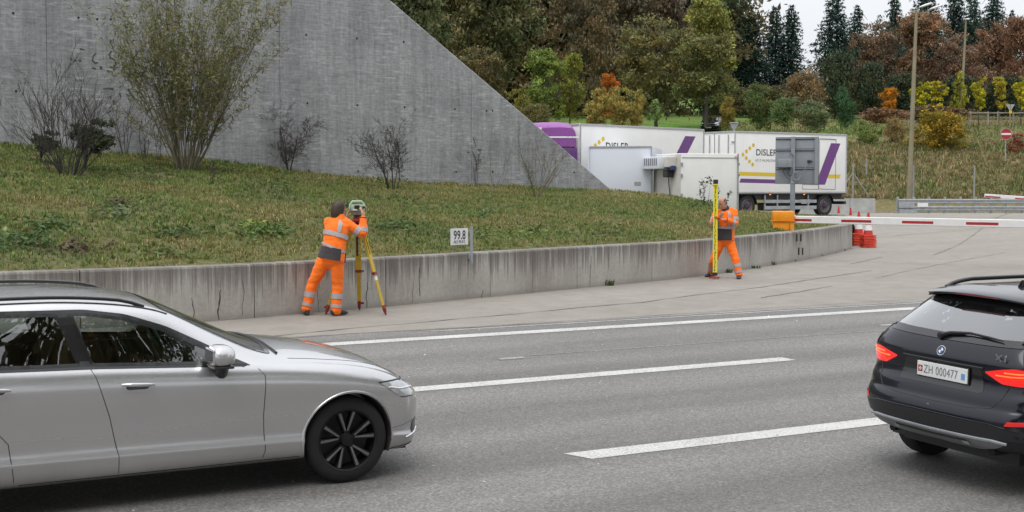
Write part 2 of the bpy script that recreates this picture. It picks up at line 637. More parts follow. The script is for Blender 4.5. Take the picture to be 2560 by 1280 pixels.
def line_obj(name, s0, s1, D, w, mat, lift=0.004, jag=False, n=12):
    mb = MB()
    top, bot = [], []
    for i in range(n + 1):
        s = s0 + (s1 - s0) * i / n
        e0 = random.uniform(-0.004, 0.004)
        e1 = random.uniform(-0.004, 0.004)
        top.append((s + (0.0 if 0 < i < n else random.uniform(-.03, .03)), D + w / 2 + e0, road_z(D + w / 2) + lift))
        bot.append((s, D - w / 2 + e1, road_z(D - w / 2) + lift))
    if jag:
        m = len(bot)
        top[0] = (s0 - 0.04, top[0][1], top[0][2])
        bot[0] = (s0 + 0.07, bot[0][1], bot[0][2])
    mb.grid([bot, top])
    o = mb.build(name, mat)
    fix_up(o.data)
    o.matrix_world = ROADM
    o['kind'] = 'structure'
    return o
line_obj('road_edge_line', -50, 150, 16.58, 0.26, M_LINE, n=200)
for k in range(-3, 8):
    if k != 0:
        line_obj('lane_dash', 5.75 + 18 * k, 11.75 + 18 * k, 13.18, 0.25, M_LINE)
        line_obj('lane_dash', 6.15 + 18 * k, 12.15 + 18 * k, 9.745, 0.25, M_LINE)
line_obj('lane_dash', 5.75, 11.68, 13.18, 0.25, M_LINE, jag=True)
line_obj('lane_dash', 6.25, 12.15, 9.745, 0.27, M_LINE, jag=True)
for k in range(-2, 6):
    line_obj('lane_dash', 6.0 + 18 * k, 12.0 + 18 * k, 6.32, 0.25, M_LINE)
line_obj('near_edge_line', -50, 150, 2.9, 0.26, M_LINE, n=60)
# remains of an older double line beside the edge line
line_obj('old_edge_line', 8.6, 60, 17.17, 0.075, M_OLDLINE, n=80)
line_obj('old_edge_line', 8.3, 60, 17.34, 0.06, M_OLDLINE, n=80)
# thin sealed saw cut and small worn marks in the right lane
line_obj('saw_cut', 8.75, 40, 14.72, 0.025, M_OLDLINE, n=40)
for s, D in ((8.25, 14.62), (15.25, 15.15)):
    line_obj('worn_marking', s, s + 0.34, D, 0.10, M_OLDLINE, n=4)
    line_obj('worn_marking_border', s - 0.05, s + 0.39, D, 0.19, M_JOINT, lift=0.002, n=4)

# ---- concrete apron between carriageway and walls, rising to the lorry yard
def build_apron():
    V, F = [], []
    ss = list(np.arange(-40, 120, 2.0))
    Ds = [D_EDGE, 18.2, 19.0, 19.59, 19.61] + list(np.arange(20.5, 100, 1.5))
    idx = {}
    for j, D in enumerate(Ds):
        for i, s in enumerate(ss):
            x, y = sd_xy(s, D)
            idx[i, j] = len(V)
            V.append((s, D, apron_z(x, y) + 0.002))
    for j in range(len(Ds) - 1):
        for i in range(len(ss) - 1):
            if sd_xy(ss[i + 1], Ds[j + 1])[1] < 82:
                F.append((idx[i, j], idx[i + 1, j], idx[i + 1, j + 1], idx[i, j + 1]))
    o = obj('apron_pavement', tri_mesh('apron', np.array(V), np.array(F), None, M_APRON, True))
    o.matrix_world = ROADM
    o['kind'] = 'structure'
    return o
build_apron()

def joint(name, pix, w, mat=M_JOINT, lift=0.008, wob=0.03):
    """a joint or crack in the apron through points of the pavement"""
    P = []
    for px, py in pix:
        z = SLOPE * 9.8
        p = at_road(px, py)
        for _ in range(12):
            p = at_z(px, py, apron_z(p.x, p.y))
        P.append(p)
    Q = []
    for a, b in zip(P[:-1], P[1:]):
        n = max(2, int((b - a).length / 0.35))
        for i in range(n):
            q = a.lerp(b, i / n)
            q.x += random.uniform(-wob, wob) * .4
            q.y += random.uniform(-wob, wob)
            Q.append(q)
    Q.append(P[-1])
    mb = MB()
    L, R = [], []
    for i, q in enumerate(Q):
        d = (Q[min(i + 1, len(Q) - 1)] - Q[max(i - 1, 0)]).normalized()
        nv = Vector((-d.y, d.x, 0)) * w * random.uniform(0.12, 0.45)
        for lst, p in ((L, q + nv), (R, q - nv)):
            lst.append((p.x, p.y, apron_z(p.x, p.y) + lift))
    mb.grid([L, R])
    o = mb.build(name, mat)
    fix_up(o.data)
    o['kind'] = 'structure'
    return o
joint('pavement_joint', [(540, 853), (700, 839), (1000, 811), (1250, 789), (1440, 770), (1600, 757), (1800, 731), (1905, 718), (2030, 699), (2180, 677)], 0.055)
joint('pavement_joint', [(2333, 638), (2380, 620), (2450, 594), (2530, 566)], 0.09)
joint('pavement_joint', [(2030, 651), (2120, 656)], 0.05)
joint('pavement_joint', [(2125, 661), (2205, 643)], 0.05)
joint('pavement_joint', [(2185, 600), (2300, 597), (2440, 593), (2560, 590)], 0.045)
joint('pavement_joint', [(2190, 696), (2290, 673), (2400, 652), (2510, 632)], 0.035)
joint('pavement_joint', [(1900, 745), (2000, 730), (2080, 716)], 0.05)
joint('pavement_joint', [(2470, 661), (2560, 664)], 0.05)
joint('pavement_joint', [(2190, 588), (2330, 584), (2560, 577)], 0.03)
joint('gutter_joint', [(700, 848), (900, 833), (1200, 818), (1500, 798), (1900, 772), (2300, 748)], 0.03, wob=0.0)

# ---- low retaining wall with stained panels
WALL_TOP = 1.16
wall_base = [sd_xy(-40, 18.6), sd_xy(-12, 19.1), sd_xy(0, 19.3)]
wall_base += [tuple(at_z(px, py, SLOPE * 9.8))[:2] for px, py in
              ((480, 805), (850, 777), (1200, 745), (1480, 718), (1760, 690), (1900, 668), (2000, 652), (2080, 635), (2130, 622))]
def resample(pl, step):
    # smooth the polyline, then equal steps
    pts = [Vector((*p, 0)) for p in pl]
    out = []
    for i in range(len(pts) - 1):
        p0, p1, p2, p3 = pts[max(i - 1, 0)], pts[i], pts[i + 1], pts[min(i + 2, len(pts) - 1)]
        n = max(2, int((p2 - p1).length / 0.15))
        for k in range(n):
            t = k / n
            m1 = (p2 - p0) * 0.5 * (p2 - p1).length / max((p2 - p0).length * 0.5, 1e-6) * 0.5
            m2 = (p3 - p1) * 0.5 * (p2 - p1).length / max((p3 - p1).length * 0.5, 1e-6) * 0.5
            m1 = (p2 - p0).normalized() * (p2 - p1).length
            m2 = (p3 - p1).normalized() * (p2 - p1).length
            out.append(p1 * (2 * t**3 - 3 * t**2 + 1) + m1 * (t**3 - 2 * t**2 + t) + p2 * (-2 * t**3 + 3 * t**2) + m2 * (t**3 - t**2))
    out.append(pts[-1])
    res, acc, L = [out[0]], 0.0, 0.0
    for a, b in zip(out[:-1], out[1:]):
        d = (b - a).length
        while acc + d >= step:
            f = (step - acc) / d
            a = a.lerp(b, f)
            res.append(a.copy())
            d = (b - a).length
            acc = 0.0
        acc += d
    res.append(out[-1])
    return res
WL = resample(wall_base, 0.2)
def wall_frame(i):
    d = (WL[min(i + 1, len(WL) - 1)] - WL[max(i - 1, 0)]).normalized()
    return d, Vector((-d.y, d.x, 0))             # along, towards the bank
rw = thing('retaining_wall', 'long low stained concrete retaining wall curving along the road edge', 'wall', (0, 0, 0))
PAN = 13
for a in range(0, len(WL) - 1, PAN):
    b = min(a + PAN, len(WL) - 1)
    rows = []
    for i in range(a, b + 1):
        d, nv = wall_frame(i)
        p = WL[i].copy()
        if i == a and a > 0: p = p + d * 0.008
        if i == b and b < len(WL) - 1: p = p - d * 0.008
        zt = WALL_TOP + 0.006 * math.sin(a)
        prof = [(0.0, 0.30), (0.0, zt - 0.03), (0.012, zt - 0.006), (0.03, zt), (0.36, zt), (0.36, 0.30)]
        rows.append([tuple(p + nv * q + Vector((0, 0, z))) for q, z in prof])
    mb = MB().grid(rows)
    n = len(prof)
    mb.f.append(tuple(range(n)))
    mb.f.append(tuple((b - a) * n + k for k in range(n))[::-1])
    me = mb.mesh('wall_panel')
    fix_normals(me)
    arc = [i * 0.2 for i in range(a, b + 1)]
    idx = {}
    uv = me.uv_layers.new(name='UVMap')
    for l in me.loops:
        vi = l.vertex_index
        uv.data[l.index].uv = (arc[vi // n], me.vertices[vi].co.z - 0.36)
    obj('wall_panel', me, M_KERB, rw)
# cracks running up from the foot, and square drain holes near the far end
def nearest_wall(px, py):
    best, bi = 1e9, 0
    r = ray(px, py)
    for i, p in enumerate(WL):
        e = abs(p.x / p.y - r[0] / r[1])
        if e < best: best, bi = e, i
    d, nv = wall_frame(bi)
    p = WL[bi]
    z = CAM_Z + r[2] / r[1] * p.y
    return Vector((p.x, p.y, z)), d, nv
for (px, y0, y1, w) in ((541, 725, 800, .03), (474, 745, 800, .018), (913, 705, 770, .03), (1052, 668, 740, .03), (1034, 705, 757, .012), (1200, 725, 745, .025), (1480, 640, 718, .02), (1325, 650, 732, .014), (620, 700, 790, .012), (800, 722, 779, .012)):
    p0, d, nv = nearest_wall(px, y1)
    p1, _, _ = nearest_wall(px, y0)
    mb = MB()
    A, B = [], []
    n = 9
    off = 0
    for i in range(n + 1):
        q = p0.lerp(p1, i / n)
        off += random.uniform(-.018, .018)
        ww = w * .62 * (0.25 + math.sin(PI * (i + 1) / (n + 2)) ** 0.7) * random.uniform(.5, 1.1)
        A.append(tuple(q + d * (off - ww / 2) - nv * .003))
        B.append(tuple(q + d * (off + ww / 2) - nv * .003))
    mb.grid([A, B])
    mb.build('wall_crack', M_CRACK, rw)
for px, py in ((1992, 594), (2002, 594), (1994, 628), (2004, 628)):
    p, d, nv = nearest_wall(px, py)
    m = Matrix((d, nv, Vector((0, 0, 1)))).transposed()
    MB().box(p - nv * .002, (0.085, 0.03, 0.19), 0.0, m).build('drain_hole', M_DARK, rw)

# ---- tall wing wall with a sloping crown
TIP = at_y(1532, 477, 45.0)
WTH = math.radians(54.2)
WU = Vector((-math.sin(WTH), -math.cos(WTH), 0))      # along the wall, to the left
WN = Vector((-math.cos(WTH), math.sin(WTH), 0))       # away from the viewer
if WN.y < 0: WN = -WN
def on_wall(px, py):
    """(metres from the tip along the wall, height) seen at a photo position"""
    r = Vector(ray(px, py))
    o = Vector((0, 0, CAM_Z))
    t = (TIP - o).dot(WN) / r.dot(WN)
    p = o + r * t
    return (p - TIP).dot(WU), p.z
def wall_world(u, z, off=0.0):
    p = TIP + WU * u + WN * off
    return Vector((p.x, p.y, z))
ww = thing('wing_wall', 'tall grey board-marked concrete wing wall with a sloping top edge', 'wall', mat=Matrix((
    (WU.x, WN.x, 0, TIP.x), (WU.y, WN.y, 0, TIP.y), (0, 0, 1, 0), (0, 0, 0, 1))))
u1, z1 = on_wall(975, 0)
SL = (z1 - TIP.z) / u1
HTOP = 11.5
ujs = [0.0] + [on_wall(px, 200)[0] for px in (1178, 700, 118)] + [30.0, 38.0]
for a, b in zip(ujs[:-1], ujs[1:]):
    pts = [(a, -1.0), (b, -1.0)]
    zt = lambda u: min(TIP.z + SL * u, HTOP)
    ub = (HTOP - TIP.z) / SL
    pts.append((b, zt(b)))
    if a < ub < b: pts.append((ub, HTOP))
    pts.append((a, zt(a)))
    g = 0.006
    pts = [(min(max(u, a + g), b - g), z) for u, z in pts]
    bm = bmesh.new()
    f = [bm.verts.new((u, 0, z)) for u, z in pts]
    bk = [bm.verts.new((u, 0.6, z)) for u, z in pts]
    bm.faces.new(f); bm.faces.new(bk[::-1])
    n = len(pts)
    for i in range(n): bm.faces.new((f[i], bk[i], bk[(i + 1) % n], f[(i + 1) % n]))
    bmesh.ops.recalc_face_normals(bm, faces=bm.faces)
    bmesh.ops.bevel(bm, geom=[e for e in bm.edges if all(v.co.y < .01 and v.co.z > 0 for v in e.verts)], offset=0.025, segments=1, affect='EDGES')
    me = bpy.data.meshes.new('wall_section')
    bm.to_mesh(me)
    bm.free()
    obj('wall_section', me, M_WALL, ww)
hole = MB().lathe([(0.0, 0), (0.026, 0), (0.030, -0.004)], 10, 'Y').mesh('tie_hole')
hole.materials.append(M_DARK)
for px, py in ((33, 33), (196, 44), (243, 48), (277, 48), (351, 57), (765, 87), (892, 96), (768, 258), (893, 263), (40, 228), (772, 426), (1009, 105), (1011, 268), (1137, 273), (1231, 277), (895, 428), (1140, 430), (1231, 430), (1435, 431), (1216, 277), (420, 62)):
    u, z = on_wall(px, py)
    o = obj('tie_hole', hole, None, ww)
    o.location = (u, -0.004, z)
# weathered remains of painted-over scrawl
M_SCRAWL = simple('faded_scrawl', (0.075, 0.073, 0.072), 0.9, var=0.35, scale=14)
def scrawl(pts, w):
    P = [on_wall(*p) for p in pts]
    A, B = [], []
    for i, (u, z) in enumerate(P):
        a, b = P[max(i - 1, 0)], P[min(i + 1, len(P) - 1)]
        dx, dz = b[0] - a[0], b[1] - a[1]
        L = math.hypot(dx, dz) or 1
        k = w * random.uniform(.3, 1.0)
        A.append((u - dz / L * k, -.003, z + dx / L * k))
        B.append((u + dz / L * k, -.003, z - dx / L * k))
    MB().grid([A, B]).build('scrawl_mark', M_SCRAWL, ww)
for st in ([(176, 143), (178, 151)], [(184, 151), (192, 152)], [(196, 151), (203, 152)], [(241, 132), (233, 140), (231, 152), (238, 158), (246, 156)], [(230, 170), (240, 172)], [(279, 128), (273, 136), (276, 145), (288, 150), (290, 160), (284, 169), (274, 168)], [(268, 177), (282, 181)], [(252, 165), (253, 174)],
           [(305, 158), (310, 172), (318, 190), (326, 204), (332, 218)], [(320, 222), (328, 234), (336, 248)], [(340, 226), (352, 233), (360, 242)], [(258, 222), (270, 221), (284, 223)], [(283, 250), (286, 262)], [(299, 233), (302, 245)], [(268, 283), (278, 276)], [(200, 122), (212, 125)], [(276, 241), (277, 249)],
           [(1183, 345), (1187, 358), (1190, 366)], [(1195, 372), (1199, 378)], [(1168, 380), (1174, 382)], [(1187, 392), (1192, 410), (1190, 430)]):
    scrawl(st, 0.035)

# ---- grass bank between the two walls
def bank_back(px):
    tab = pchip([(-700, 318), (-300, 335), (0, 360), (200, 380), (560, 408), (730, 430), (1000, 457), (1300, 470), (1530, 479)])
    if px <= 1530:
        u, z = on_wall(px, tab(px))
        return wall_world(u, z, -0.01)
    t2 = pchip([(1530, 479), (1640, 488), (1740, 503), (1850, 529), (1935, 538), (2040, 545), (2130, 556)])
    ty = pchip([(1530, 45), (1640, 44.8), (1740, 44.5), (1850, 46), (1935, 48.5), (2040, 50), (2130, 46)])
    return at_y(px, t2(px), ty(px))
def wall_inner(px):
    r = ray(px, 600)
    best, bi = 1e9, 0
    for i, p in enumerate(WL):
        e = abs(p.x / p.y - r[0])
        if e < best and p.y > 5: best, bi = e, i
    d, nv = wall_frame(bi)
    p = WL[bi] + nv * 0.33
    return Vector((p.x, p.y, WALL_TOP - 0.03))
BPX = list(np.arange(-700, 2131, 30.0)) + [2130]
BN = 26
BANK = np.zeros((len(BPX), BN + 5, 3))
for i, px in enumerate(BPX):
    a, b = wall_inner(px), bank_back(px)
    for j in range(BN + 1):
        t = j / BN
        p = a.lerp(b, t)
        p.z += 0.16 * math.sin(PI * t) * (0.6 + 0.8 * mnoise.noise((p.x * .25, p.y * .25, 1.7))) + (0.05 * mnoise.noise((p.x * .9, p.y * .9, 4)) if 0 < j < BN else 0)
        BANK[i, j] = p
    dirn = (b - a).normalized()
    far = px > 1530
    for k in range(4):
        q = b + dirn * (0.6, 1.6, 3.0, 5.0)[k] if far else b + WN * (0.05 * (k + 1))
        z = b.z - (0.10, 0.45, 1.0, 1.9)[k] if far else b.z - 0.3
        BANK[i, BN + 1 + k] = (q.x, q.y, z)
def build_bank():
    n, m, _ = BANK.shape
    V = BANK.reshape(-1, 3)
    F = np.array([(i * m + j, (i + 1) * m + j, (i + 1) * m + j + 1, i * m + j + 1) for i in range(n - 1) for j in range(m - 1)])
    T = np.tile(np.array([[0.135, 0.130, 0.056]]), (len(V), 1))
    o = obj('grass_bank', tri_mesh('grass_bank', V, F, T, M_BANK, True))
    o['kind'] = 'structure'
build_bank()
def bank_at(fi, fj):
    i, j = int(fi), int(fj)
    a, b = fi - i, fj - j
    return BANK[i, j] * (1 - a) * (1 - b) + BANK[i + 1, j] * a * (1 - b) + BANK[i, j + 1] * (1 - a) * b + BANK[i + 1, j + 1] * a * b
def bank_spot(px, py):
    """the bank point seen at a photo position"""
    fi = (px - BPX[0]) / 30.0
    best, bp = 1e9, None
    for k in range(0, BN * 8):
        p = bank_at(min(fi, len(BPX) - 2.001), k / 8)
        f = p[1] * math.cos(PITCH) - (p[2] - CAM_Z) * math.sin(PITCH)
        y = 640 - FOC * (p[1] * math.sin(PITCH) + (p[2] - CAM_Z) * math.cos(PITCH)) / f
        if abs(y - py) < best: best, bp = abs(y - py), p
    return Vector(bp)
# ================================================================== VEHICLES IN THE YARD, SIGNS, STREET FURNITURE
M_WHITE = simple('white_box_paint', (0.74, 0.74, 0.72), 0.42, var=0.05, scale=1.3)
M_WHITE2 = simple('cool_white_paint', (0.60, 0.63, 0.69), 0.4, var=0.04, scale=1.1)
M_CREAM = simple('dull_white_panel', (0.56, 0.545, 0.51), 0.5, var=0.10, scale=1.6)
M_ALU = simple('aluminium_rail', (0.42, 0.42, 0.42), 0.45, 0.6, var=0.15)
M_GALV = simple('galvanised_steel', (0.36, 0.375, 0.39), 0.5, 0.55, var=0.22, scale=4)
M_GREYBOARD = simple('grey_board_paint', (0.235, 0.255, 0.285), 0.5, var=0.12, scale=2.5)
M_BLACK = simple('black_plastic', (0.018, 0.018, 0.020), 0.5)
M_RUBBER = simple('tyre_rubber', (0.011, 0.011, 0.012), 0.75, var=0.3, scale=10)
M_PURPLE = simple('purple_paint', (0.125, 0.032, 0.180), 0.35, var=0.08, coat=0.2)
M_PURPLE2 = simple('bright_purple_paint', (0.245, 0.045, 0.285), 0.3, var=0.08, coat=0.3)
M_HUB = simple('purple_hub', (0.040, 0.018, 0.052), 0.6, var=0.3)
M_TRIM = simple('dirty_rim', (0.16, 0.155, 0.15), 0.6, 0.3, var=0.3)
M_YELLOW = simple('yellow_print', (0.62, 0.44, 0.012), 0.4, var=0.06)
M_INK = simple('black_print', (0.020, 0.024, 0.035), 0.5)
M_INKGREY = simple('grey_print', (0.16, 0.16, 0.18), 0.5)
M_RED = simple('red_paint', (0.34, 0.018, 0.022), 0.45, var=0.12)
M_CONERED = simple('cone_red', (0.46, 0.026, 0.020), 0.5, var=0.15)
M_CONEBASE = simple('cone_base_red', (0.62, 0.055, 0.025), 0.55, var=0.15)
M_SIGNWHITE = simple('sign_white', (0.70, 0.70, 0.69), 0.4, var=0.05)
M_CABINET = simple('yellow_cabinet', (0.80, 0.28, 0.010), 0.45, var=0.08)
M_DIRTYCON = simple('barrier_concrete', (0.33, 0.33, 0.315), 0.85, var=0.2, scale=1.5, bump=0.3)
M_POLE = simple('lamp_post_paint', (0.22, 0.195, 0.125), 0.6, 0.1, var=0.18, scale=1.5)
M_AMBER = simple('amber_marker', (0.85, 0.25, 0.02), 0.3, emit=((1.0, 0.35, 0.05), 0.6))

def plane_uz(px, py, P, e):
    """metres along e from P and world height, on the upright plane through P along e"""
    e = Vector((e[0], e[1], 0)).normalized()
    n = Vector((-e.y, e.x, 0))
    r = Vector(ray(px, py))
    o = Vector((0, 0, CAM_Z))
    t = (Vector((P[0], P[1], 0)) - o).dot(n) / r.dot(n)
    p = o + r * t
    return (Vector((p.x, p.y, 0)) - Vector((P[0], P[1], 0))).dot(e), p.z

class Side:
    """flat prints and fittings on the viewer's side (local y = 0, facing -y) of a box body"""
    def __init__(s, th, P, e, gz): s.th, s.P, s.e, s.gz = th, P, e, gz
    def uz(s, px, py):
        u, z = plane_uz(px, py, s.P, s.e)
        return u, z - s.gz
    def poly(s, name, mat, pix, off=0.004):
        pts = [s.uz(*p) for p in pix]
        mb = MB().add([(u, -off, z) for u, z in pts], [tuple(range(len(pts)))])
        o = mb.build(name, mat, s.th)
        fix_front(o.data)
        return o
    def disc(s, name, mat, px, py, r, off=0.004):
        u, z = s.uz(px, py)
        mb = MB().add([(u + r * math.cos(k * PI / 10), -off, z + r * math.sin(k * PI / 10)) for k in range(20)], [tuple(range(20))])
        o = mb.build(name, mat, s.th)
        fix_front(o.data)
        return o
    def text(s, body, mat, px, py, h, xs=1.0, bold=0.0, off=0.004):
        u, z = s.uz(px, py)                        # lower left corner
        me = text_mesh(body, h / 0.70, bold * h, 0.001, xs)
        o = obj('lettering', me, mat, s.th)
        o.location = (u, -off, z)
        o.rotation_euler = (PI / 2, 0, 0)
        return o
def fix_front(me):
    bm = bmesh.new(); bm.from_mesh(me)
    for f in bm.faces:
        f.normal_update()
        if f.normal.y > 0: f.normal_flip()
    bm.to_mesh(me); bm.free()

def truck_wheel(parent, x, y, r, hubmat, name='wheel'):
    """tyre, rim and hub in the local xz plane, outer face to -y"""
    w = MB().lathe([(r * .62, 0.02), (r * .66, 0.0), (r * .93, 0.0), (r, 0.05), (r, 0.24), (r * .93, 0.29), (r * .55, 0.29)], 28, 'Y', (x, y, r)).build(name, M_RUBBER, parent, 40, True)
    MB().lathe([(r * .66, 0.012), (r * .62, -0.004), (r * .58, 0.03), (r * .54, 0.09), (r * .38, 0.10), (r * .34, 0.05), (0, 0.05)], 28, 'Y', (x, y, r)).build('rim', M_TRIM, w, 40, True)
    MB().lathe([(r * .30, 0.06), (r * .28, -0.02), (r * .14, -0.05), (0, -0.05)], 16, 'Y', (x, y, r)).build('hub', hubmat, w, 40, True)
    for k in range(8):
        a = k * PI / 4
        MB().lathe([(r * .035, 0.05), (r * .035, 0.02), (0, 0.02)], 6, 'Y', (x + r * .33 * math.cos(a), y, r + r * .33 * math.sin(a))).build('wheel_nut', M_ALU, w)
    return w

def box_body(th, L, W, z0, z1, mat, name='box_body', trim=True):
    b = MB().box((L / 2, W / 2, (z0 + z1) / 2), (L, W, z1 - z0), 0.02).build(name, mat, th, 30)
    if trim:
        for zz in (z0 + .04, z1 - .04):
            MB().box((L / 2, -0.012, zz), (L - .02, 0.02, 0.07), 0.005).build('rail', M_ALU, b)
            MB().box((-0.012, W / 2, zz), (0.02, W - .02, 0.07), 0.005).build('rail', M_ALU, b)
        for u in (0.03, L - 0.03):
            MB().box((u, -0.012, (z0 + z1) / 2), (0.06, 0.02, z1 - z0 - .16), 0.005).build('corner_post', M_ALU, b)
    return b

def frame_mat(P, e, gz):
    e = Vector((e[0], e[1], 0)).normalized()
    return Matrix(((e.x, -e.y, 0, P[0]), (e.y, e.x, 0, P[1]), (0, 0, 1, gz), (0, 0, 0, 1)))

# ---- lorry trailer with the full lettering (far right of the yard)
C1, C2 = at_y(1836, 327, 59.1), at_y(2117.5, 341.6, 63.0)
eB = (C2 - C1); eB.z = 0
LB = eB.length
GB = 1.0
tB = thing('lorry_trailer', 'white lorry trailer with yellow and purple stripes behind the grey signboard', 'trailer', mat=frame_mat(C1, eB, GB), group='box lorries in the yard')
zb0, zb1 = 1.06, C1.z - GB
bB = box_body(tB, LB, 2.5, zb0, zb1, M_WHITE)
SB = Side(tB, C1, eB, GB)
for p in ((1883.4, 363), (1874.5, 370.7), (1866, 378.4), (1857.4, 386.5), (1865.5, 395), (1873.8, 403.5), (1881.5, 411.5)):
    SB.disc('logo_dot', M_YELLOW, p[0], p[1], 0.085)
SB.text('DISLER', M_INK, 1889.5, 388.3, 0.275, 1.02, 0.02)
SB.text('4717 MÜMLISWIL', M_INKGREY, 1888, 404.3, 0.115, 1.05, 0.0)
SB.poly('yellow_stripe', M_YELLOW, [(1848, 429.5), (1848, 438.6), (2098.5, 446), (2101, 437)])
SB.poly('purple_stripe', M_PURPLE, [(1852, 446.3), (1848, 456.5), (2062, 462), (2066, 453.0)], 0.003)
SB.poly('purple_slash', M_PURPLE, [(2077.5, 357.8), (2101, 358.8), (2063, 459), (2040, 458)], 0.005)
# side door outline, hinges, end doors with locking bars
def outline(side, pix, w, mat, name):
    P = [side.uz(*p) for p in pix]
    for a, b in zip(P, P[1:] + P[:1]):
        mb = MB().tube([(a[0], -.006, a[1]), (b[0], -.006, b[1])], w, 4)
        mb.build(name, mat, side.th)
outline(SB, [(2049, 347.5), (2090, 349.5), (2088, 474), (2047, 472)], 0.012, M_INKGREY, 'door_seal')
outline(SB, [(2006, 461), (2046, 462), (2046, 473.5), (2006, 472.5)], 0.010, M_INKGREY, 'hatch_seal')
SB.poly('door_track', M_GALV, [(2049, 345.5), (2091, 347.5), (2091, 349), (2049, 347)], 0.012)
for px in (2064, 2066):
    pass
for yy in (0.35, 0.95, 1.55, 2.15):
    MB().tube([(-0.035, yy, zb0 + .1), (-0.035, yy, zb1 - .15)], 0.022, 6).build('locking_bar', M_GALV, bB)
MB().tube([(-0.012, 1.25, zb0 + .06), (-0.012, 1.25, zb1 - .08)], 0.012, 4).build('door_gap', M_BLACK, bB)
for zz in (1.5, 2.1, 2.75, 3.3):
    for yy in (0.06, 2.44):
        MB().box((-0.03, yy, zz), (0.04, 0.16, 0.06)).build('hinge', M_GALV, bB)
MB().box((LB / 2, 1.25, 0.90), (LB - .2, 2.1, 0.24)).build('chassis', M_BLACK, tB)
MB().box((LB / 2, 1.25, 1.03), (LB - .02, 2.4, 0.05)).build('floor_frame', M_BLACK, tB)
uw1, _ = SB.uz(1872, 503)
uw2, _ = SB.uz(2066, 510)
for u in (uw1, uw2):
    for y in (0.10,):
        truck_wheel(tB, u, y, 0.50, M_HUB)
    MB().lathe([(0.47, 0.0), (0.50, 0.0), (0.50, 0.29), (0.3, 0.29)], 24, 'Y', (u, 2.05, 0.5)).build('wheel', M_RUBBER, tB, 40, True)
    MB().grid([[(u + 0.60 * math.cos(a), y, 0.5 + 0.60 * math.sin(a)) for a in np.linspace(0.1, PI - .1, 14)] for y in (0.08, 0.46)]).build('mudguard', M_BLACK, tB, 40)
    MB().tube([(u, 0.3, 0.5), (u, 2.2, 0.5)], 0.07, 8).build('axle', M_BLACK, tB)
ug0, ug1 = SB.uz(1914, 500)[0], SB.uz(2044, 500)[0]
for zz, hh in ((0.70, 0.14), (0.42, 0.16)):
    MB().box(((ug0 + ug1) / 2, 0.08, zz), (ug1 - ug0, 0.05, hh), 0.012).build('side_guard', M_GALV, tB)
for u in (ug0 + .06, (ug0 + ug1) / 2 - .8, ug1 - .5):
    MB().box((u, 0.115, 0.66), (0.07, 0.05, 0.66)).build('guard_post', M_GALV, tB)
MB().box((ug0 + 1.5, 0.9, 0.46), (1.5, 0.8, 0.35), 0.03).build('pallet_box', M_BLACK, tB)
MB().box((LB + .02, 0.6, 0.62), (0.16, 1.0, 0.14)).build('bumper', M_BLACK, tB)
MB().prism([(0, 0), (.16, 0), (.08, .14)], (LB - .25, 0.06, 0.78), (1, 0, 0), (0, 0, 1), 0.02).build('warning_triangle', M_BLACK, tB)
for px, py in ((1925, 482), (2010, 484)):
    u, z = SB.uz(px, py)
    MB().box((u, -0.01, zb0 - .05), (0.09, 0.03, 0.045), 0.008).build('marker_lamp', M_AMBER, tB)

# ---- lorry with purple cab and the same lettering
A1, A2 = at_y(1449.4, 308.5, 50.0), at_y(1760.6, 322.6, 54.9)
eA = (A2 - A1); eA.z = 0
LA = eA.length
GA = 0.80
tA = thing('lorry', 'white lorry with a rounded purple cab rising behind the concrete wall', 'lorry', mat=frame_mat(A1, eA, GA), group='box lorries in the yard')
za1 = A1.z - GA
box_body(tA, LA, 2.5, 1.15, za1, M_WHITE)
SA = Side(tA, A1, eA, GA)
for p in ((1507.7, 347.4), (1497.9, 355.6), (1488.5, 364), (1479, 372), (1488, 381), (1497, 389), (1506, 397)):
    SA.disc('logo_dot', M_YELLOW, p[0], p[1], 0.085)
SA.text('DISLER', M_INK, 1513.5, 374.3, 0.275, 1.02, 0.02)
SA.text('4717 MÜMLISWIL', M_INKGREY, 1513, 391, 0.115, 1.05)
SA.poly('purple_slash', M_PURPLE, [(1713, 340), (1738.8, 341.2), (1690, 440), (1664, 438)], 0.005)
SA.poly('yellow_stripe', M_YELLOW, [(1452, 425), (1452, 435), (1735, 438), (1738, 429)])
# cab: rounded in side view, wind deflector on top
def cab_loft(name, mat, prof, W, parent, inset=0.28, y0=0.0):
    """side outline prof (u, z) swept across the width with rounded shoulders"""
    rows = []
    for k in range(13):
        t = k / 12
        y = y0 + W * t
        e = abs(2 * t - 1)
        s = math.sqrt(max(0, 1 - max(0, (e - .72) / .28) ** 2))
        cu = sum(p[0] for p in prof) / len(prof)
        zmin = min(p[1] for p in prof)
        rows.append([(cu + (u - cu) * (1 - inset * .25 * (1 - s)), y, zmin + (z - zmin) * (1 - inset * (1 - s))) for u, z in prof])
    mb = MB().grid(rows, True)
    n = len(prof)
    mb.f.append(tuple(range(n))); mb.f.append(tuple(12 * n + i for i in range(n))[::-1])
    return mb.build(name, mat, parent, 50, True)
cabm = [SA.uz(px, py) for px, py in ((1446, 366), (1446.5, 330), (1443, 315), (1434, 306), (1410, 304), (1375, 305), (1352, 308), (1336, 318), (1322, 345), (1318, 366))]
zc0 = cabm[0][1]
cab_loft('roof_deflector', M_PURPLE2, [(u, z) for u, z in cabm], 2.35, tA, 0.22, 0.06)
cab_loft('cab', M_PURPLE, [(-0.12, zc0), (-0.12, 0.55), (-2.35, 0.55), (-2.45, 1.6), (-2.30, zc0)], 2.45, tA, 0.03, 0.0)
SA.poly('cab_stripe', M_WHITE, [(1320, 340.5), (1446, 341), (1446, 345), (1320, 344.5)], 0.02)
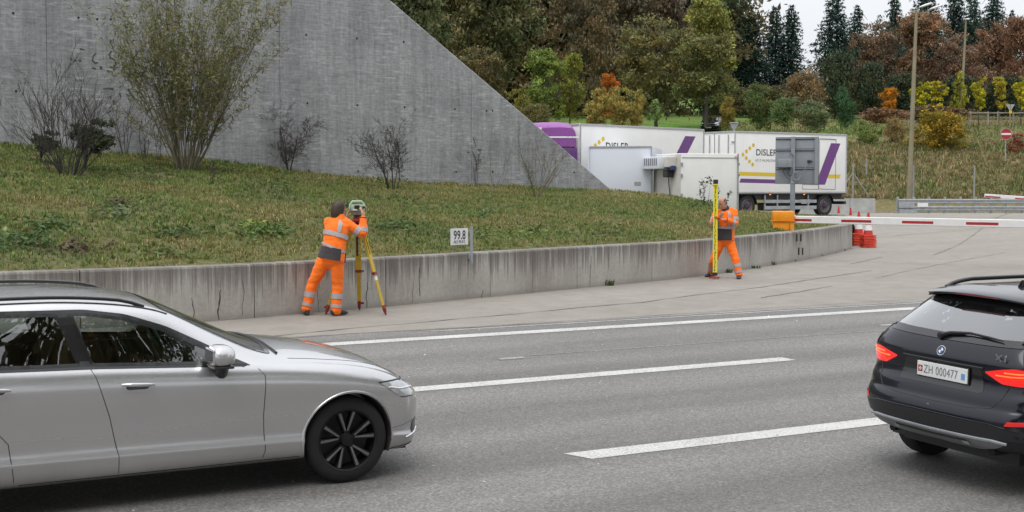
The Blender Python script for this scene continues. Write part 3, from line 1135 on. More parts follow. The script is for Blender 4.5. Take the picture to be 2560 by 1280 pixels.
SA.poly('deflector_sticker', M_WHITE, [(1341, 321), (1353, 317), (1353, 324), (1348, 331)], 0.02)
MB().box((-1.45, -0.015, 1.75), (1.1, 0.03, 0.75), 0.01).build('cab_window', M_BLACK, tA)
MB().box((LA / 2, 1.25, 0.95), (LA, 2.0, 0.3)).build('chassis', M_BLACK, tA)
for u in (-1.2, LA - 2.2):
    truck_wheel(tA, u, 0.08, 0.50, M_HUB)
    MB().lathe([(0.47, 0.0), (0.50, 0.0), (0.50, 0.29), (0.3, 0.29)], 24, 'Y', (u, 2.05, 0.5)).build('wheel', M_RUBBER, tA, 40, True)

# ---- plain box trailer, its end wall square to the viewer
G0 = 0.72
K1, K2 = at_y(1470.5, 365.5, 47.0), at_y(1630.5, 364.8, 46.6)
eC = (K2 - K1); eC.z = 0
tC = thing('box_truck', 'plain cool white box truck beside the sloping wall end', 'truck', mat=frame_mat(K1, eC, G0))
LC, zc1 = eC.length, K1.z - G0
bC = MB().box((LC / 2, 2.3, (0.85 + zc1) / 2), (LC, 4.6, zc1 - .85), 0.03).build('box_body', M_WHITE2, tC, 30)
MB().box((LC / 2, -0.012, zc1 - .03), (LC, .02, .06), .005).build('rail', M_ALU, bC)
MB().box((LC - .02, -0.02, (zc1 + .85) / 2), (.05, .05, zc1 - .85), .01).build('corner_post', M_GALV, bC)
MB().box((0.02, 0.2, (zc1 + .85) / 2), (.06, .5, zc1 - .85), .02).build('corner_post', M_WHITE2, bC)
for zz in (.95, 1.2, 2.2, zc1 - .5):
    MB().box((LC + .015, -.01, zz), (.04, .06, .09), .008).build('hinge', M_BLACK, bC)
SC = Side(tC, K1, eC, G0)
SC.poly('number_plate', M_GALV, [(1586.5, 455), (1601.5, 455), (1601.5, 463), (1586.5, 463)], 0.012)
outline(SC, [(1586.5, 455), (1601.5, 455), (1601.5, 463), (1586.5, 463)], 0.008, M_INKGREY, 'plate_frame')
MB().box((LC / 2, 2.3, .72), (LC - .3, 4.2, .2)).build('chassis', M_BLACK, tC)
for u in (0.15,):
    for yy in (1.0, 3.6):
        MB().lathe([(0.0, 0), (0.25, 0), (0.36, .03), (0.36, .24), (0.0, .25)], 20, 'X', (u, yy, .36)).build('wheel', M_RUBBER, tC, 40)
        MB().lathe([(0.0, 0), (0.25, 0), (0.36, .03), (0.36, .24), (0.0, .25)], 20, 'X', (LC - .4, yy, .36)).build('wheel', M_RUBBER, tC, 40)

# ---- white van partly hidden by the wall
V1 = at_y(1392, 366, 52.0)
tV = thing('white_van', 'white van with a black side window behind the concrete wall slope', 'van', mat=frame_mat(V1, (1, 0.15), G0 + .05))
zv = V1.z - G0 - .05
cab_loft('van_body', M_WHITE, [(0.0, .35), (0.02, .9), (.0, zv - .5), (.12, zv - .08), (.3, zv), (1.15, zv), (1.2, zv - .3), (1.2, .35)], 1.9, tV, 0.05)
MB().prism([(.18, zv - .42), (.70, zv - .42), (.98, zv - .12), (.18, zv - .10)], (0, -0.004, 0), (1, 0, 0), (0, 0, 1), 0.03).build('side_window', M_BLACK, tV)
MB().box((.55, -.02, zv - .03), (1.1, .05, .06), .01).build('roof_rail', M_SIGNWHITE, tV)
MB().box((.62, -.03, zv - .74), (.62, .05, .16), .02).build('side_strip', M_GALV, tV)
for u in (.35, .9):
    MB().lathe([(0.0, 0), (0.22, 0), (0.33, .03), (0.33, .2)], 20, 'Y', (u, .02, .33)).build('wheel', M_RUBBER, tV, 40)

# ---- small refrigerated trailer with its cooling unit
R1 = at_y(1704, 383, 44.9)
phi = math.radians(20)
GR = 0.62
tR = thing('refrigerated_trailer', 'off-white refrigerated trailer with a slatted cooling unit on its front', 'trailer', mat=frame_mat(R1, (math.cos(phi), math.sin(phi)), GR))
zr1 = R1.z - GR
LR = 2.12
bR = MB().box((LR / 2, 1.05, (0.55 + zr1) / 2), (LR, 2.1, zr1 - .55), 0.03).build('box_body', M_WHITE, tR, 30)
MB().box((-.004, 1.05, (0.6 + zr1) / 2), (.02, 2.04, zr1 - .66), .004).build('front_panel', M_CREAM, bR)
MB().box((LR / 2, -.008, zr1 - .14), (LR - .02, .015, .012)).build('seam', M_INKGREY, bR)
MB().box((LR - .02, -.02, (zr1 + .55) / 2), (.05, .04, zr1 - .55), .01).build('corner_post', M_GALV, bR)
for zz in (.85, 1.45, 2.1, zr1 - .35):
    MB().box((.0, -.02, zz), (.07, .05, .10), .01).build('hinge', M_GALV, bR)
    MB().box((LR + .01, -.015, zz), (.04, .05, .07), .008).build('latch', M_BLACK, bR)
ac = MB().box((-.26, 1.30, zr1 - .30), (.50, 1.36, .42), .05).build('cooling_unit', M_WHITE2, tR, 30)
for k in range(7):
    MB().box((-.515, 0.84 + .15 * k, zr1 - .27), (.012, .07, .24)).build('vent_slat', M_INKGREY, ac)
MB().box((-.18, .50, zr1 - .28), (.34, .30, .36), .03).build('control_box', M_CREAM, tR)
MB().box((-.14, .40, zr1 - .48), (.18, .20, .16), .03).build('compressor', simple('blue_casing', (0.03, 0.05, 0.16), .5), tR)
MB().box((-.16, .66, zr1 - .66), (.24, .34, .26), .04).build('fan_motor', M_BLACK, tR)
MB().tube([(-.12, .7, zr1 - .75), (-.10, .72, zr1 - 1.0), (-.05, .74, zr1 - 1.3), (-.05, .74, .75)], .018, 6).build('cable', M_BLACK, tR)
MB().box((-.45, 1.25, .62), (.7, 1.2, .12), .02).build('drawbar', M_DIRTYCON, tR)
MB().tube([(-.1, 1.0, .58), (-1.3, 1.05, .5)], .05, 6).build('tow_bar', M_BLACK, tR)
MB().box((-.55, 1.35, .72), (.35, .5, .10), .03).build('drawbar_cover', M_BLACK, tR)
for u in (.75,):
    MB().lathe([(0.0, 0), (0.20, 0), (0.31, .03), (0.31, .2)], 20, 'Y', (u, .03, .31)).build('wheel', M_RUBBER, tR, 40)
    MB().lathe([(0.0, 0), (0.20, 0), (0.31, .03), (0.31, .2)], 20, 'Y', (u, 1.85, .31)).build('wheel', M_RUBBER, tR, 40)
MB().box((LR / 2, 1.05, .48), (LR - .1, 1.9, .14)).build('chassis', M_BLACK, tR)
MB().box((LR - .32, -.03, .78), (.06, .05, .34), .01).build('prop_stand', M_BLACK, tR)
MB().lathe([(0, -.03), (.035, -.03), (.04, 0)], 12, 'Y', (LR - .45, -.005, .80)).build('marker_lamp', M_BLACK, tR)
MB().lathe([(0, -.03), (.04, -.03), (.045, 0)], 12, 'Y', (LR - .10, -.005, zr1 - .10)).build('marker_lamp', simple('clear_red_lens', (.75, .45, .40), .3), tR)

# ---- back of a big grey variable signboard on its post
Q = at_y(1981, 540, 47.5)
gz = bank_spot(1978, 541).z
yaw = math.radians(-14)
tG = thing('signboard', 'grey metal signboard seen from behind on a steel post with cables', 'sign', (Q.x, Q.y, Q.z - .15), yaw)
def gl(px, py):
    u, z = plane_uz(px, py, Q, (math.cos(yaw), math.sin(yaw)))
    return u, z - Q.z + .15
ul, zt = gl(1938.5, 343.5)
ur, _ = gl(2047, 341)
_, zbm = gl(1937, 460)
wd = ur - ul
bd = MB().box(((ul + ur) / 2, .13, (zt + zbm) / 2), (wd, .08, zt - zbm), .012).build('board', M_GREYBOARD, tG, 30)
MB().box((ur - .07, .075, (zt + zbm) / 2), (.13, .14, zt - zbm + .02), .01).build('edge_frame', M_GREYBOARD, bd)
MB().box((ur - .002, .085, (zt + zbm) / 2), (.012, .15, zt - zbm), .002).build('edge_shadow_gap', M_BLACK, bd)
for py in (345.5, 374.5, 420.5):
    _, z = gl(1985, py)
    for dz in (-.028, .028):
        MB().box(((ul + ur - .14) / 2, .075, z + dz), (wd - .18, .03, .018)).build('cross_rail', M_BLACK, bd)
    MB().box(((ul + ur - .14) / 2, .062, z), (wd - .18, .02, .035)).build('cross_rail', M_GREYBOARD, bd)
MB().box((0.0, 0.0, (zt + gl(1980, 440)[1]) / 2 + .01), (.14, .12, zt - gl(1980, 440)[1] + .02), .01).build('channel_post', M_GREYBOARD, tG)
MB().tube([(0, 0, -.3), (0, 0, gl(1980, 437)[1])], .085, 16).build('post', M_GREYBOARD, tG, 40)
MB().lathe([(.087, 0), (.10, .0), (.10, .05), (.087, .05)], 16, 'Z', (0, 0, gl(1980, 458)[1])).build('post_collar', M_GALV, tG, 40)
u, z = gl(1959, 408)
MB().box((u, .0, z), (.37, .16, .30), .03).build('junction_box', M_GREYBOARD, tG, 30)
u, z = gl(1975, 408)
MB().box((u, -.08, z), (.13, .10, .29), .02).build('switch_box', M_GREYBOARD, tG, 30)
MB().box((u, -.135, z), (.05, .006, .05)).build('warning_label', simple('label_red', (.6, .12, .10), .5), tG)
u, z = gl(2022, 403)
MB().box((u, .06, z), (.10, .08, .08), .01).build('plug_socket', M_BLACK, tG)
MB().box((u + .08, .06, z + .01), (.08, .04, .03), .01).build('plug_tail', M_BLACK, tG)
def cab(pts, r, name='cable', mat=M_BLACK):
    MB().tube([(gl(px, py)[0], -.03 - d, gl(px, py)[1]) for px, py, d in pts], r, 6).build(name, mat, tG, 60)
cab([(2018, 408, -.05), (2014, 420, 0), (2006, 436, .02), (1997, 448, .04), (1984, 449, .06)], .009, mat=M_GREYBOARD)
cab([(1957, 420, 0), (1960, 432, .03), (1966, 443, .05), (1975, 449, .08)], .010)
cab([(1967, 420, 0), (1969, 432, .05), (1974, 441, .08), (1980, 436, .09), (1981, 420, .08)], .014)
cab([(1976, 386, .04), (1979, 384, .06), (1983, 390, .06), (1983, 394, .05)], .010)
lp = [(1990 + 9 * math.cos(a), 439 + 10 * math.sin(a), .09) for a in np.linspace(0, 2 * PI, 16)]
cab(lp, .010, 'cable_coil', M_GREYBOARD)
cab([(p[0] + 1.5, p[1] + 1.5, .11) for p in lp], .009, 'cable_coil', M_GALV)

# ---- barrier: yellow drive cabinet and boom
cb = at_y(1957, 576, 37.0)
tK = thing('barrier_cabinet', 'bright yellow barrier drive cabinet on the grass behind the low wall', 'cabinet', (cb.x, cb.y, cb.z - .22), math.radians(-6))
MB().box((0, 0, .30), (.56, .46, .60), .02).build('housing', M_CABINET, tK, 30)
MB().box((0, 0, .62), (.58, .50, .26), .05).build('lid', M_CABINET, tK, 30)
MB().box((-.02, -.20, .485), (.66, .14, .02)).build('lid_rim', M_CABINET, tK)
MB().box((.16, -.237, .25), (.01, .01, .40)).build('door_gap', M_BLACK, tK)
MB().box((.07, -.256, .60), (.05, .006, .05)).build('label_plate', M_YELLOW, tK)
# the boom: an aluminium tube from the cabinet towards the right
Ba = at_y(1986, 548.5, 36.9)
Bb = at_y(2600, 561.5, 32.0)
ba = (Bb - Ba)
tBm = thing('barrier_boom', 'long white barrier boom with red stripes beside the yellow cabinet', 'barrier', mat=frame_mat(Ba, ba, Ba.z))
Lb = Vector((ba.x, ba.y, 0)).length
dz = (Bb.z - Ba.z)
MB().prism([(-.085, -.055), (.085, -.055), (.098, -.03), (.098, .03), (.085, .055), (-.085, .055), (-.098, .03), (-.098, -.03)], (0, 0, 0), (0, 0, 1), (0, 1, 0), -(Lb + .6)).build('boom', M_SIGNWHITE, tBm)
MB().box((-.14, 0, 0), (.30, .10, .24), .02).build('boom_mount', M_SIGNWHITE, tBm)
MB().lathe([(0, -.07), (.03, -.07), (.03, 0)], 10, 'Y', (-.02, -.03, .02)).build('pivot_bolt', M_RED, tBm)
def bu(px): return plane_uz(px, 552, Ba, (ba.x, ba.y))[0]
for a, b in ((1989, 2032), (2106, 2181), (2258, 2336), (2418, 2499), (2590, 2660)):
    x0, x1 = bu(a), bu(b)
    MB().box(((x0 + x1) / 2, -.0565, -.012), (x1 - x0, .004, .065)).build('red_stripe', M_RED, tBm)
# second barrier further off
B2a, B2b = at_y(2462, 489, 60), at_y(2640, 501, 57)
b2 = B2b - B2a
tB2 = thing('barrier_boom', 'short stretch of far white barrier boom above the steel guard rail', 'barrier', mat=frame_mat(B2a, b2, B2a.z))
L2 = Vector((b2.x, b2.y, 0)).length
m2 = Matrix.Rotation(math.atan2(B2a.z - B2b.z, L2), 3, 'Y')
bo2 = MB().box(m2 @ Vector((L2 / 2, 0, 0)), (L2, .08, .16), .02, m2).build('boom', M_SIGNWHITE, tB2)
for a in (.05, 1.6):
    MB().box(m2 @ Vector((a + .4, -.042, -.03)), (.8, .006, .055), 0, m2).build('red_stripe', M_RED, bo2)

# ---- traffic cones
def cone_stack(P, n, label, H=.72, base=.42, tilt=0.0, group=None):
    t = thing('traffic_cone', label, 'traffic cones' if n > 1 else 'traffic cone', P, tilt, group)
    for k in range(n):
        b = MB().box((random.uniform(-.01, .01), random.uniform(-.01, .01), .03 + .052 * k), (base, base, .042), .012, Matrix.Rotation(random.uniform(-.06, .06), 3, 'Z')).build('base_plate', M_CONEBASE, t, 30)
    z0 = .052 * n
    def rr(f): return .155 * (1 - f) + .028 * f
    seg = [(0, .20, M_CONERED), (.20, .44, M_SIGNWHITE), (.44, 1.0, M_CONERED)]
    if n == 1 or True:
        for a, b, m in seg:
            nm = 'reflective_band' if m is M_SIGNWHITE else 'cone_body'
            e = .002 if m is M_SIGNWHITE else 0
            MB().lathe([(rr(a) + e, z0 + a * H), (rr(b) + e, z0 + b * H)] + ([(.012, z0 + H)] if b == 1 else []), 20).build(nm, m, t, 40)
    return t
def pave(px, py):
    p = at_z(px, py, .36)
    for _ in range(14): p = at_z(px, py, apron_z(p.x, p.y))
    return p
p = pave(2170, 619); cone_stack((p.x, p.y, p.z), 8, 'right stack of red and white cones at the wall end', tilt=.1, group='cone stacks at the wall end')
p = pave(2150, 615); cone_stack((p.x - .02, p.y + .12, p.z), 8, 'left stack of red and white cones touching the wall end', tilt=-.05, group='cone stacks at the wall end')
p = pave(2126, 575); cone_stack((p.x, p.y, p.z), 1, 'single red cone behind the wall end, next to the cone stacks', H=.98, group='single cones beyond the wall')
p = pave(2096, 567); cone_stack((p.x, p.y, p.z), 1, 'single red cone nearest the trailer wheel, farthest from the stacks', H=.98, group='single cones beyond the wall')

# ---- kilometre sign in front of the low wall
p, d, nv = nearest_wall(1171, 655)
tS = thing('kilometre_sign', 'small white kilometre sign reading 99.8 fixed to the low wall', 'sign', mat=Matrix(((d.x, nv.x, 0, p.x), (d.y, nv.y, 0, p.y), (0, 0, 1, 0), (0, 0, 0, 1))))
kz = p.y
def kuz(px, py):
    u, z = plane_uz(px, py, p - nv * .06, d)
    return u, z
uL, zT = kuz(1124, 572)
uR, zB = kuz(1167, 611)
MB().box((.03, -.06, (zT + kuz(1170, 658)[1]) / 2 + .01), (.045, .035, zT - kuz(1170, 658)[1] + .04), .004).build('post', M_GALV, tS)
MB().box((.03, -.025, kuz(1170, 640)[1]), (.06, .05, .12), .005).build('bracket', M_GALV, tS)
pl = MB().box(((uL + uR) / 2, -.085, (zT + zB) / 2), (uR - uL, .012, zT - zB), .003).build('plate', M_SIGNWHITE, tS)
MB().box(((uL + uR) / 2, -.0785, (zT + zB) / 2), (uR - uL + .012, .008, zT - zB + .012)).build('plate_rim', M_GALV, tS)
for body, px, py, h, xs, bo in (('99.8', 1130.5, 598.5, .150, .80, .022), ('AKS 99.812', 1130.5, 608.8, .052, .80, .006)):
    u, z = kuz(px, py)
    o = obj('lettering', text_mesh(body, h / .70, bo * h, .0006, xs), M_INK, tS)
    o.location = (u, -.0925, z)
    o.rotation_euler = (PI / 2, 0, 0)

# ---- far side: concrete barrier, guard rail, fence, lamp posts, signs
def g_at(px, py, Y):
    q = at_y(px, py, Y)
    return q
b0, b1 = at_y(2060, 536, 76.5), at_y(2252, 536, 76.0)
tw = thing('concrete_barrier', 'pale concrete barrier wall beyond the trailer', 'barrier', mat=frame_mat(b0, b1 - b0, b0.z - .05))
Lw = (b1 - b0).length
for k in range(3):
    MB().prism([(-.30, 0), (.0, 0), (-.04, .95), (-.22, .95)], (Lw * k / 3 + .01, 0, 0), (0, -1, 0), (0, 0, 1), Lw / 3 - .02).build('barrier_block', M_DIRTYCON, tw, None, True)
def guard_rail(name, label, P0, P1, hs, post_step, mat, posts=True, ph=.95, beam=.13):
    e = (P1 - P0); L = Vector((e.x, e.y, 0)).length
    t = thing(name, label, 'guard rail', mat=frame_mat(P0, e, P0.z))
    k = (P1.z - P0.z) / L
    for h in hs:
        prof = [(-beam, 0), (-beam * .8, -.03), (-beam * .35, -.03), (-beam * .15, .02), (beam * .15, .02), (beam * .35, -.03), (beam * .8, -.03), (beam, 0)]
        rows = [[(u, y, h + z + k * u) for z, y in prof] for u in np.linspace(0, L, 14)]
        MB().grid(rows).build('rail', mat, t, 30)
        MB().grid([[(q[0], q[1] + .006, q[2]) for q in r] for r in rows]).build('rail', mat, t, 30)
    if posts:
        n = int(L / post_step)
        for i in range(n + 1):
            MB().box((i * post_step, .12, ph / 2 + k * i * post_step - .2), (.10, .14, ph + .4), .01).build('post', mat, t)
    return t
r0, r1 = at_y(2246, 535, 75.5), at_y(2700, 534, 77)
gr = guard_rail('guard_rail', 'galvanised double guard rail beyond the barrier boom', r0, r1, (.70, .30), .92, M_GALV)
MB().box((.45, -.04, .50), (.9, .06, .34), .01).build('end_plate', M_GALV, gr)
MB().box((1.4, -.05, .50), (.62, .02, .22), .005).build('joint_plate', M_SIGNWHITE, gr)
MB().box((.55, -.02, .15), (1.0, .05, .22), .01).build('foot_plate', M_GALV, gr)
u0, u1_ = at_y(2425, 373, 101.5), at_y(2640, 366, 101.5)
guard_rail('guard_rail', 'dark guard rail along the upper road right of the yellow bush', u0 - Vector((0, 0, .3)), u1_ - Vector((0, 0, .3)), (.62,), 2.6, M_GALV)
u0, u1_ = at_y(2120, 384, 99), at_y(2330, 374, 101)
guard_rail('guard_rail', 'low dark guard rail on the bank crest behind the green bush', u0 - Vector((0, 0, .5)), u1_ - Vector((0, 0, .5)), (.55,), 2.6, M_GALV)

M_POST = simple('fence_post_grey', (.27, .27, .26), .6, .3, var=.2)
def fence_post(px, top, bot, Y, label, brace=False):
    a = at_y(px, bot, Y)
    h = (bot - top) / FOC * Y
    t = thing('fence_post', label, 'post', (a.x, a.y, a.z - .3), 0, 'fence posts at the foot of the bank')
    MB().tube([(0, 0, 0), (0, 0, h + .3)], .055, 8).build('post', M_POST, t, 40)
    MB().lathe([(.06, h + .28), (.06, h + .32), (0, h + .34)], 8).build('cap', M_POST, t)
    if brace:
        for sx in (-1, 1):
            MB().tube([(0, 0, h * .72 + .3), (sx * .95, 0, .25)], .035, 6).build('brace', M_POST, t, 40)
    return t
fence_post(2132, 410, 490, 80.3, 'fence post with two slanting braces right of the trailer', True)
fence_post(2283, 414, 494, 80.0, 'plain fence post close beside the tall lamp post')
fence_post(2435, 417, 496, 79.6, 'plain fence post between the tall lamp post and frame edge')
fence_post(2166, 398, 452, 88.0, 'thin fence post higher up the bank near the trailer')

def lamp_post(px0, py0, px1, py1, Y, label, double):
    a, b = at_y(px0, py0, Y), at_y(px1, py1, Y)
    t = thing('street_lamp', label, 'street lamp', (a.x, a.y, a.z - .4), 0, 'tall street lamps')
    v = b - a + Vector((0, 0, .4))
    MB().tube([(0, 0, 0), tuple(v * .5), tuple(v)], [.16, .13, .085], 12).build('pole', M_POLE, t, 40)
    heads = []
    if double:
        MB().tube([tuple(v + Vector((-.38, 0, .06))), tuple(v + Vector((.0, 0, .16))), tuple(v + Vector((.20, -.2, .36)))], .035, 8).build('arm', M_POLE, t, 40)
        MB().tube([tuple(v + Vector((-.38, 0, .06))), tuple(v + Vector((.45, 0, .0))), tuple(v + Vector((.95, .2, .28)))], .035, 8).build('arm', M_POLE, t, 40)
        heads = [(v + Vector((.47, -.2, .46)), .55), (v + Vector((1.20, .2, .40)), .55)]
        sc = .66
    else:
        heads = [(v + Vector((.08, -.3, .05)), .0)]
        sc = .9
    for h, tl in heads:
        rows = []
        for i in range(9):
            f = i / 8
            x = (-.62 + 1.24 * f) * sc * (1 if double else .35)
            r = math.sqrt(max(.02, 1 - (2 * f - 1) ** 2)) * .24 * sc * (.75 + .3 * f)
            rows.append([(h.x + x, h.y + r * math.cos(a_), h.z + x * .32 * (1 if double else 0) + r * .5 * math.sin(a_)) for a_ in np.linspace(0, 2 * PI, 13)[:-1]])
        mb = MB().grid(rows, True)
        mb.f.append(tuple(range(12))); mb.f.append(tuple(8 * 12 + i for i in range(12))[::-1])
        mb.build('lamp_head', M_SIGNWHITE, t, 60, True)
    return t
lamp_post(2272, 493, 2291, 34, 79.0, 'tall twin-headed street lamp behind the guard rail', True)
lamp_post(2401, 305, 2415, 50, 133.0, 'single-headed street lamp among the staked yellow trees', False)

def sign_post(P, h, r=.035):
    pass
a = at_y(2515, 335, 92)
t = thing('no_entry_sign', 'round red no-entry sign with white bar right of the yellow bush', 'sign', (a.x, a.y, a.z))
MB().tube([(0, .05, -2.4), (0, .05, .3)], .04, 8).build('post', M_GALV, t)
R_ = 13.8 / FOC * 92
di = MB().lathe([(0, -.02), (R_, -.02), (R_, .01)], 32, 'Y').build('disc', M_RED, t)
MB().lathe([(R_ * .97, -.024), (R_ * 1.04, -.024), (R_ * 1.04, .012)], 32, 'Y').build('rim', M_GALV, t)
MB().box((0, -.025, 0), (R_ * 1.72, .01, R_ * .34)).build('white_bar', M_SIGNWHITE, di)
a = at_y(2526, 270, 118)
t = thing('yield_sign', 'pale triangular sign back with yellow plate below, at right edge', 'sign', (a.x, a.y, a.z))
k = 1 / FOC * 118
MB().prism([(-11 * k, 9 * k), (11 * k, 9 * k), (0, -9 * k)], (0, 0, 0), (1, 0, 0), (0, 0, 1), -.03).build('triangle', M_GALV, t)
MB().box((0, -.04, -10 * k), (7 * k, .02, 7 * k)).build('lower_plate', M_YELLOW, t)
MB().tube([(0, .05, -48 * k), (0, .05, 8 * k)], .07, 8).build('post', M_POLE, t)
MB().tube([(.25, .05, -48 * k), (.25, .05, -12 * k)], .05, 8).build('post', M_POLE, t)
a = at_y(1835, 315, 68)
t = thing('yield_sign', 'triangular sign seen from behind above the trailer roof corner', 'sign', (a.x, a.y, a.z))
k = 68 / FOC
MB().prism([(-11 * k, 8 * k), (11 * k, 8 * k), (0, -11 * k)], (0, 0, 0), (1, 0, 0), (0, 0, 1), -.02).build('triangle', M_GREYBOARD, t)
for s0, s1 in (((-11, 8), (11, 8)), ((11, 8), (0, -11)), ((0, -11), (-11, 8))):
    MB().tube([(s0[0] * k, -.02, s0[1] * k), (s1[0] * k, -.02, s1[1] * k)], .018, 5).build('rim', M_GALV, t)
MB().tube([(0, .05, a.z * -1 + 1.0), (0, .05, 0)], .04, 8).build('post', M_GALV, t)
a = at_y(2226, 361, 103)
t = thing('guide_board', 'small white board with black bar beside the far bushes', 'board', (a.x, a.y, a.z))
k = 103 / FOC
MB().box((0, 0, 0), (36 * k, .05, 13 * k), .01).build('panel', M_SIGNWHITE, t)
MB().box((-9 * k, -.03, 0), (7 * k, .01, 13 * k)).build('black_bar', M_INK, t)
for sx in (-1, 1): MB().tube([(sx * 14 * k, .04, -.9), (sx * 14 * k, .04, 5 * k)], .03, 6).build('post', M_GALV, t)
# ================================================================== THE TWO CARS ON THE ROAD
from mathutils.bvhtree import BVHTree

def mat_carpaint(name, col, metal, rough, flake=0.04, coat=1.0, dirt=1.0):
    m, t, b = new_mat(name)
    co = t('ShaderNodeTexCoord').outputs['Object']
    f = t.noise(co, 420, 2, 0.5)
    g = t.noise(co, 1.7, 4, 0.6)
    lo = tuple(c * (1 - flake) for c in col); hi = tuple(min(1, c * (1 + flake)) for c in col)
    c = t.ramp(f, [(0.3, lo), (0.7, hi)])
    # road film, heavier towards the sills
    sx = t('ShaderNodeSeparateXYZ')
    t.put(sx.inputs[0], co)
    film = t.math('MULTIPLY', t.ramp(sx.outputs[2], [(0.18, 0.55 * dirt), (0.62, 0.06 * dirt)]), t.ramp(g, [(0.3, 0.5), (0.7, 1.0)]))
    c = t.mix(film, c, (0.20, 0.185, 0.17))
    t.put(b.inputs['Base Color'], c)
    b.inputs['Metallic'].default_value = metal
    t.put(b.inputs['Roughness'], t.ramp(film, [(0.0, rough), (0.5, min(1, rough + .25))]))
    b.inputs['Coat Weight'].default_value = coat
    b.inputs['Specular IOR Level'].default_value = 0.3
    b.inputs['Coat Roughness'].default_value = 0.04
    return m
def mat_glass(name, tint, gloss_rough=0.0, k=1.6):
    m, t, b = new_mat(name)
    fr = t('ShaderNodeFresnel', IOR=1.55)
    tr = t('ShaderNodeBsdfTransparent')
    tr.inputs[0].default_value = (*tint, 1)
    gl = t('ShaderNodeBsdfGlossy')
    gl.inputs['Roughness'].default_value = gloss_rough
    mx = t('ShaderNodeMixShader')
    fac = t.math('ADD', t.math('MULTIPLY', fr.outputs[0], k), 0.04)
    t.put(mx.inputs[0], fac)
    t.l.new(tr.outputs[0], mx.inputs[1]); t.l.new(gl.outputs[0], mx.inputs[2])
    o = [n for n in t.n if n.type == 'OUTPUT_MATERIAL'][0]
    t.l.new(mx.outputs[0], o.inputs['Surface'])
    return m
M_SILVER = mat_carpaint('silver_paint', (0.61, 0.607, 0.615), 0.80, 0.23)
M_NIGHT = mat_carpaint('midnight_paint', (0.0055, 0.0068, 0.013), 0.3, 0.2, 0.25, 0.55, 0.15)
M_GLASS = mat_glass('car_glass', (0.74, 0.82, 0.80), 0.0, 2.4)
M_GLASS2 = mat_glass('rear_glass', (0.66, 0.75, 0.77), 0.03, 4.0)
M_GLOSSBLACK = simple('gloss_black_trim', (0.012, 0.012, 0.013), 0.18, var=0.1, coat=0.4)
M_SEAT = simple('seat_fabric', (0.075, 0.070, 0.066), 0.9, var=0.3, scale=8)
M_INTER = simple('dark_interior', (0.050, 0.049, 0.048), 0.85, var=0.3)
M_RIM = simple('dark_rim', (0.020, 0.020, 0.022), 0.35, 0.6, var=0.2)
M_RIMFACE = simple('machined_rim_face', (0.19, 0.185, 0.18), 0.35, 0.7, var=0.25, scale=12)
M_CHROME = simple('chrome', (0.70, 0.71, 0.73), 0.12, 1.0, var=0.05)
M_LENS = simple('headlamp_lens', (0.52, 0.54, 0.55), 0.08, 0.3, var=0.25, scale=18, coat=1.0)
M_DIFFUSER = simple('silver_plastic', (0.20, 0.20, 0.205), 0.45, 0.3, var=0.15)
M_TAIL = simple('tail_lamp_lit', (0.35, 0.01, 0.008), 0.2, emit=((1.0, 0.012, 0.008), 0.62), coat=1.0)
M_TAILHOT = simple('tail_lamp_element', (0.8, 0.1, 0.02), 0.2, emit=((1.0, 0.10, 0.015), 1.7))
M_TAILDIM = simple('tail_lamp_unlit', (0.14, 0.010, 0.012), 0.15, coat=1.0)
M_BLUE = simple('emblem_blue', (0.02, 0.12, 0.42), 0.3)

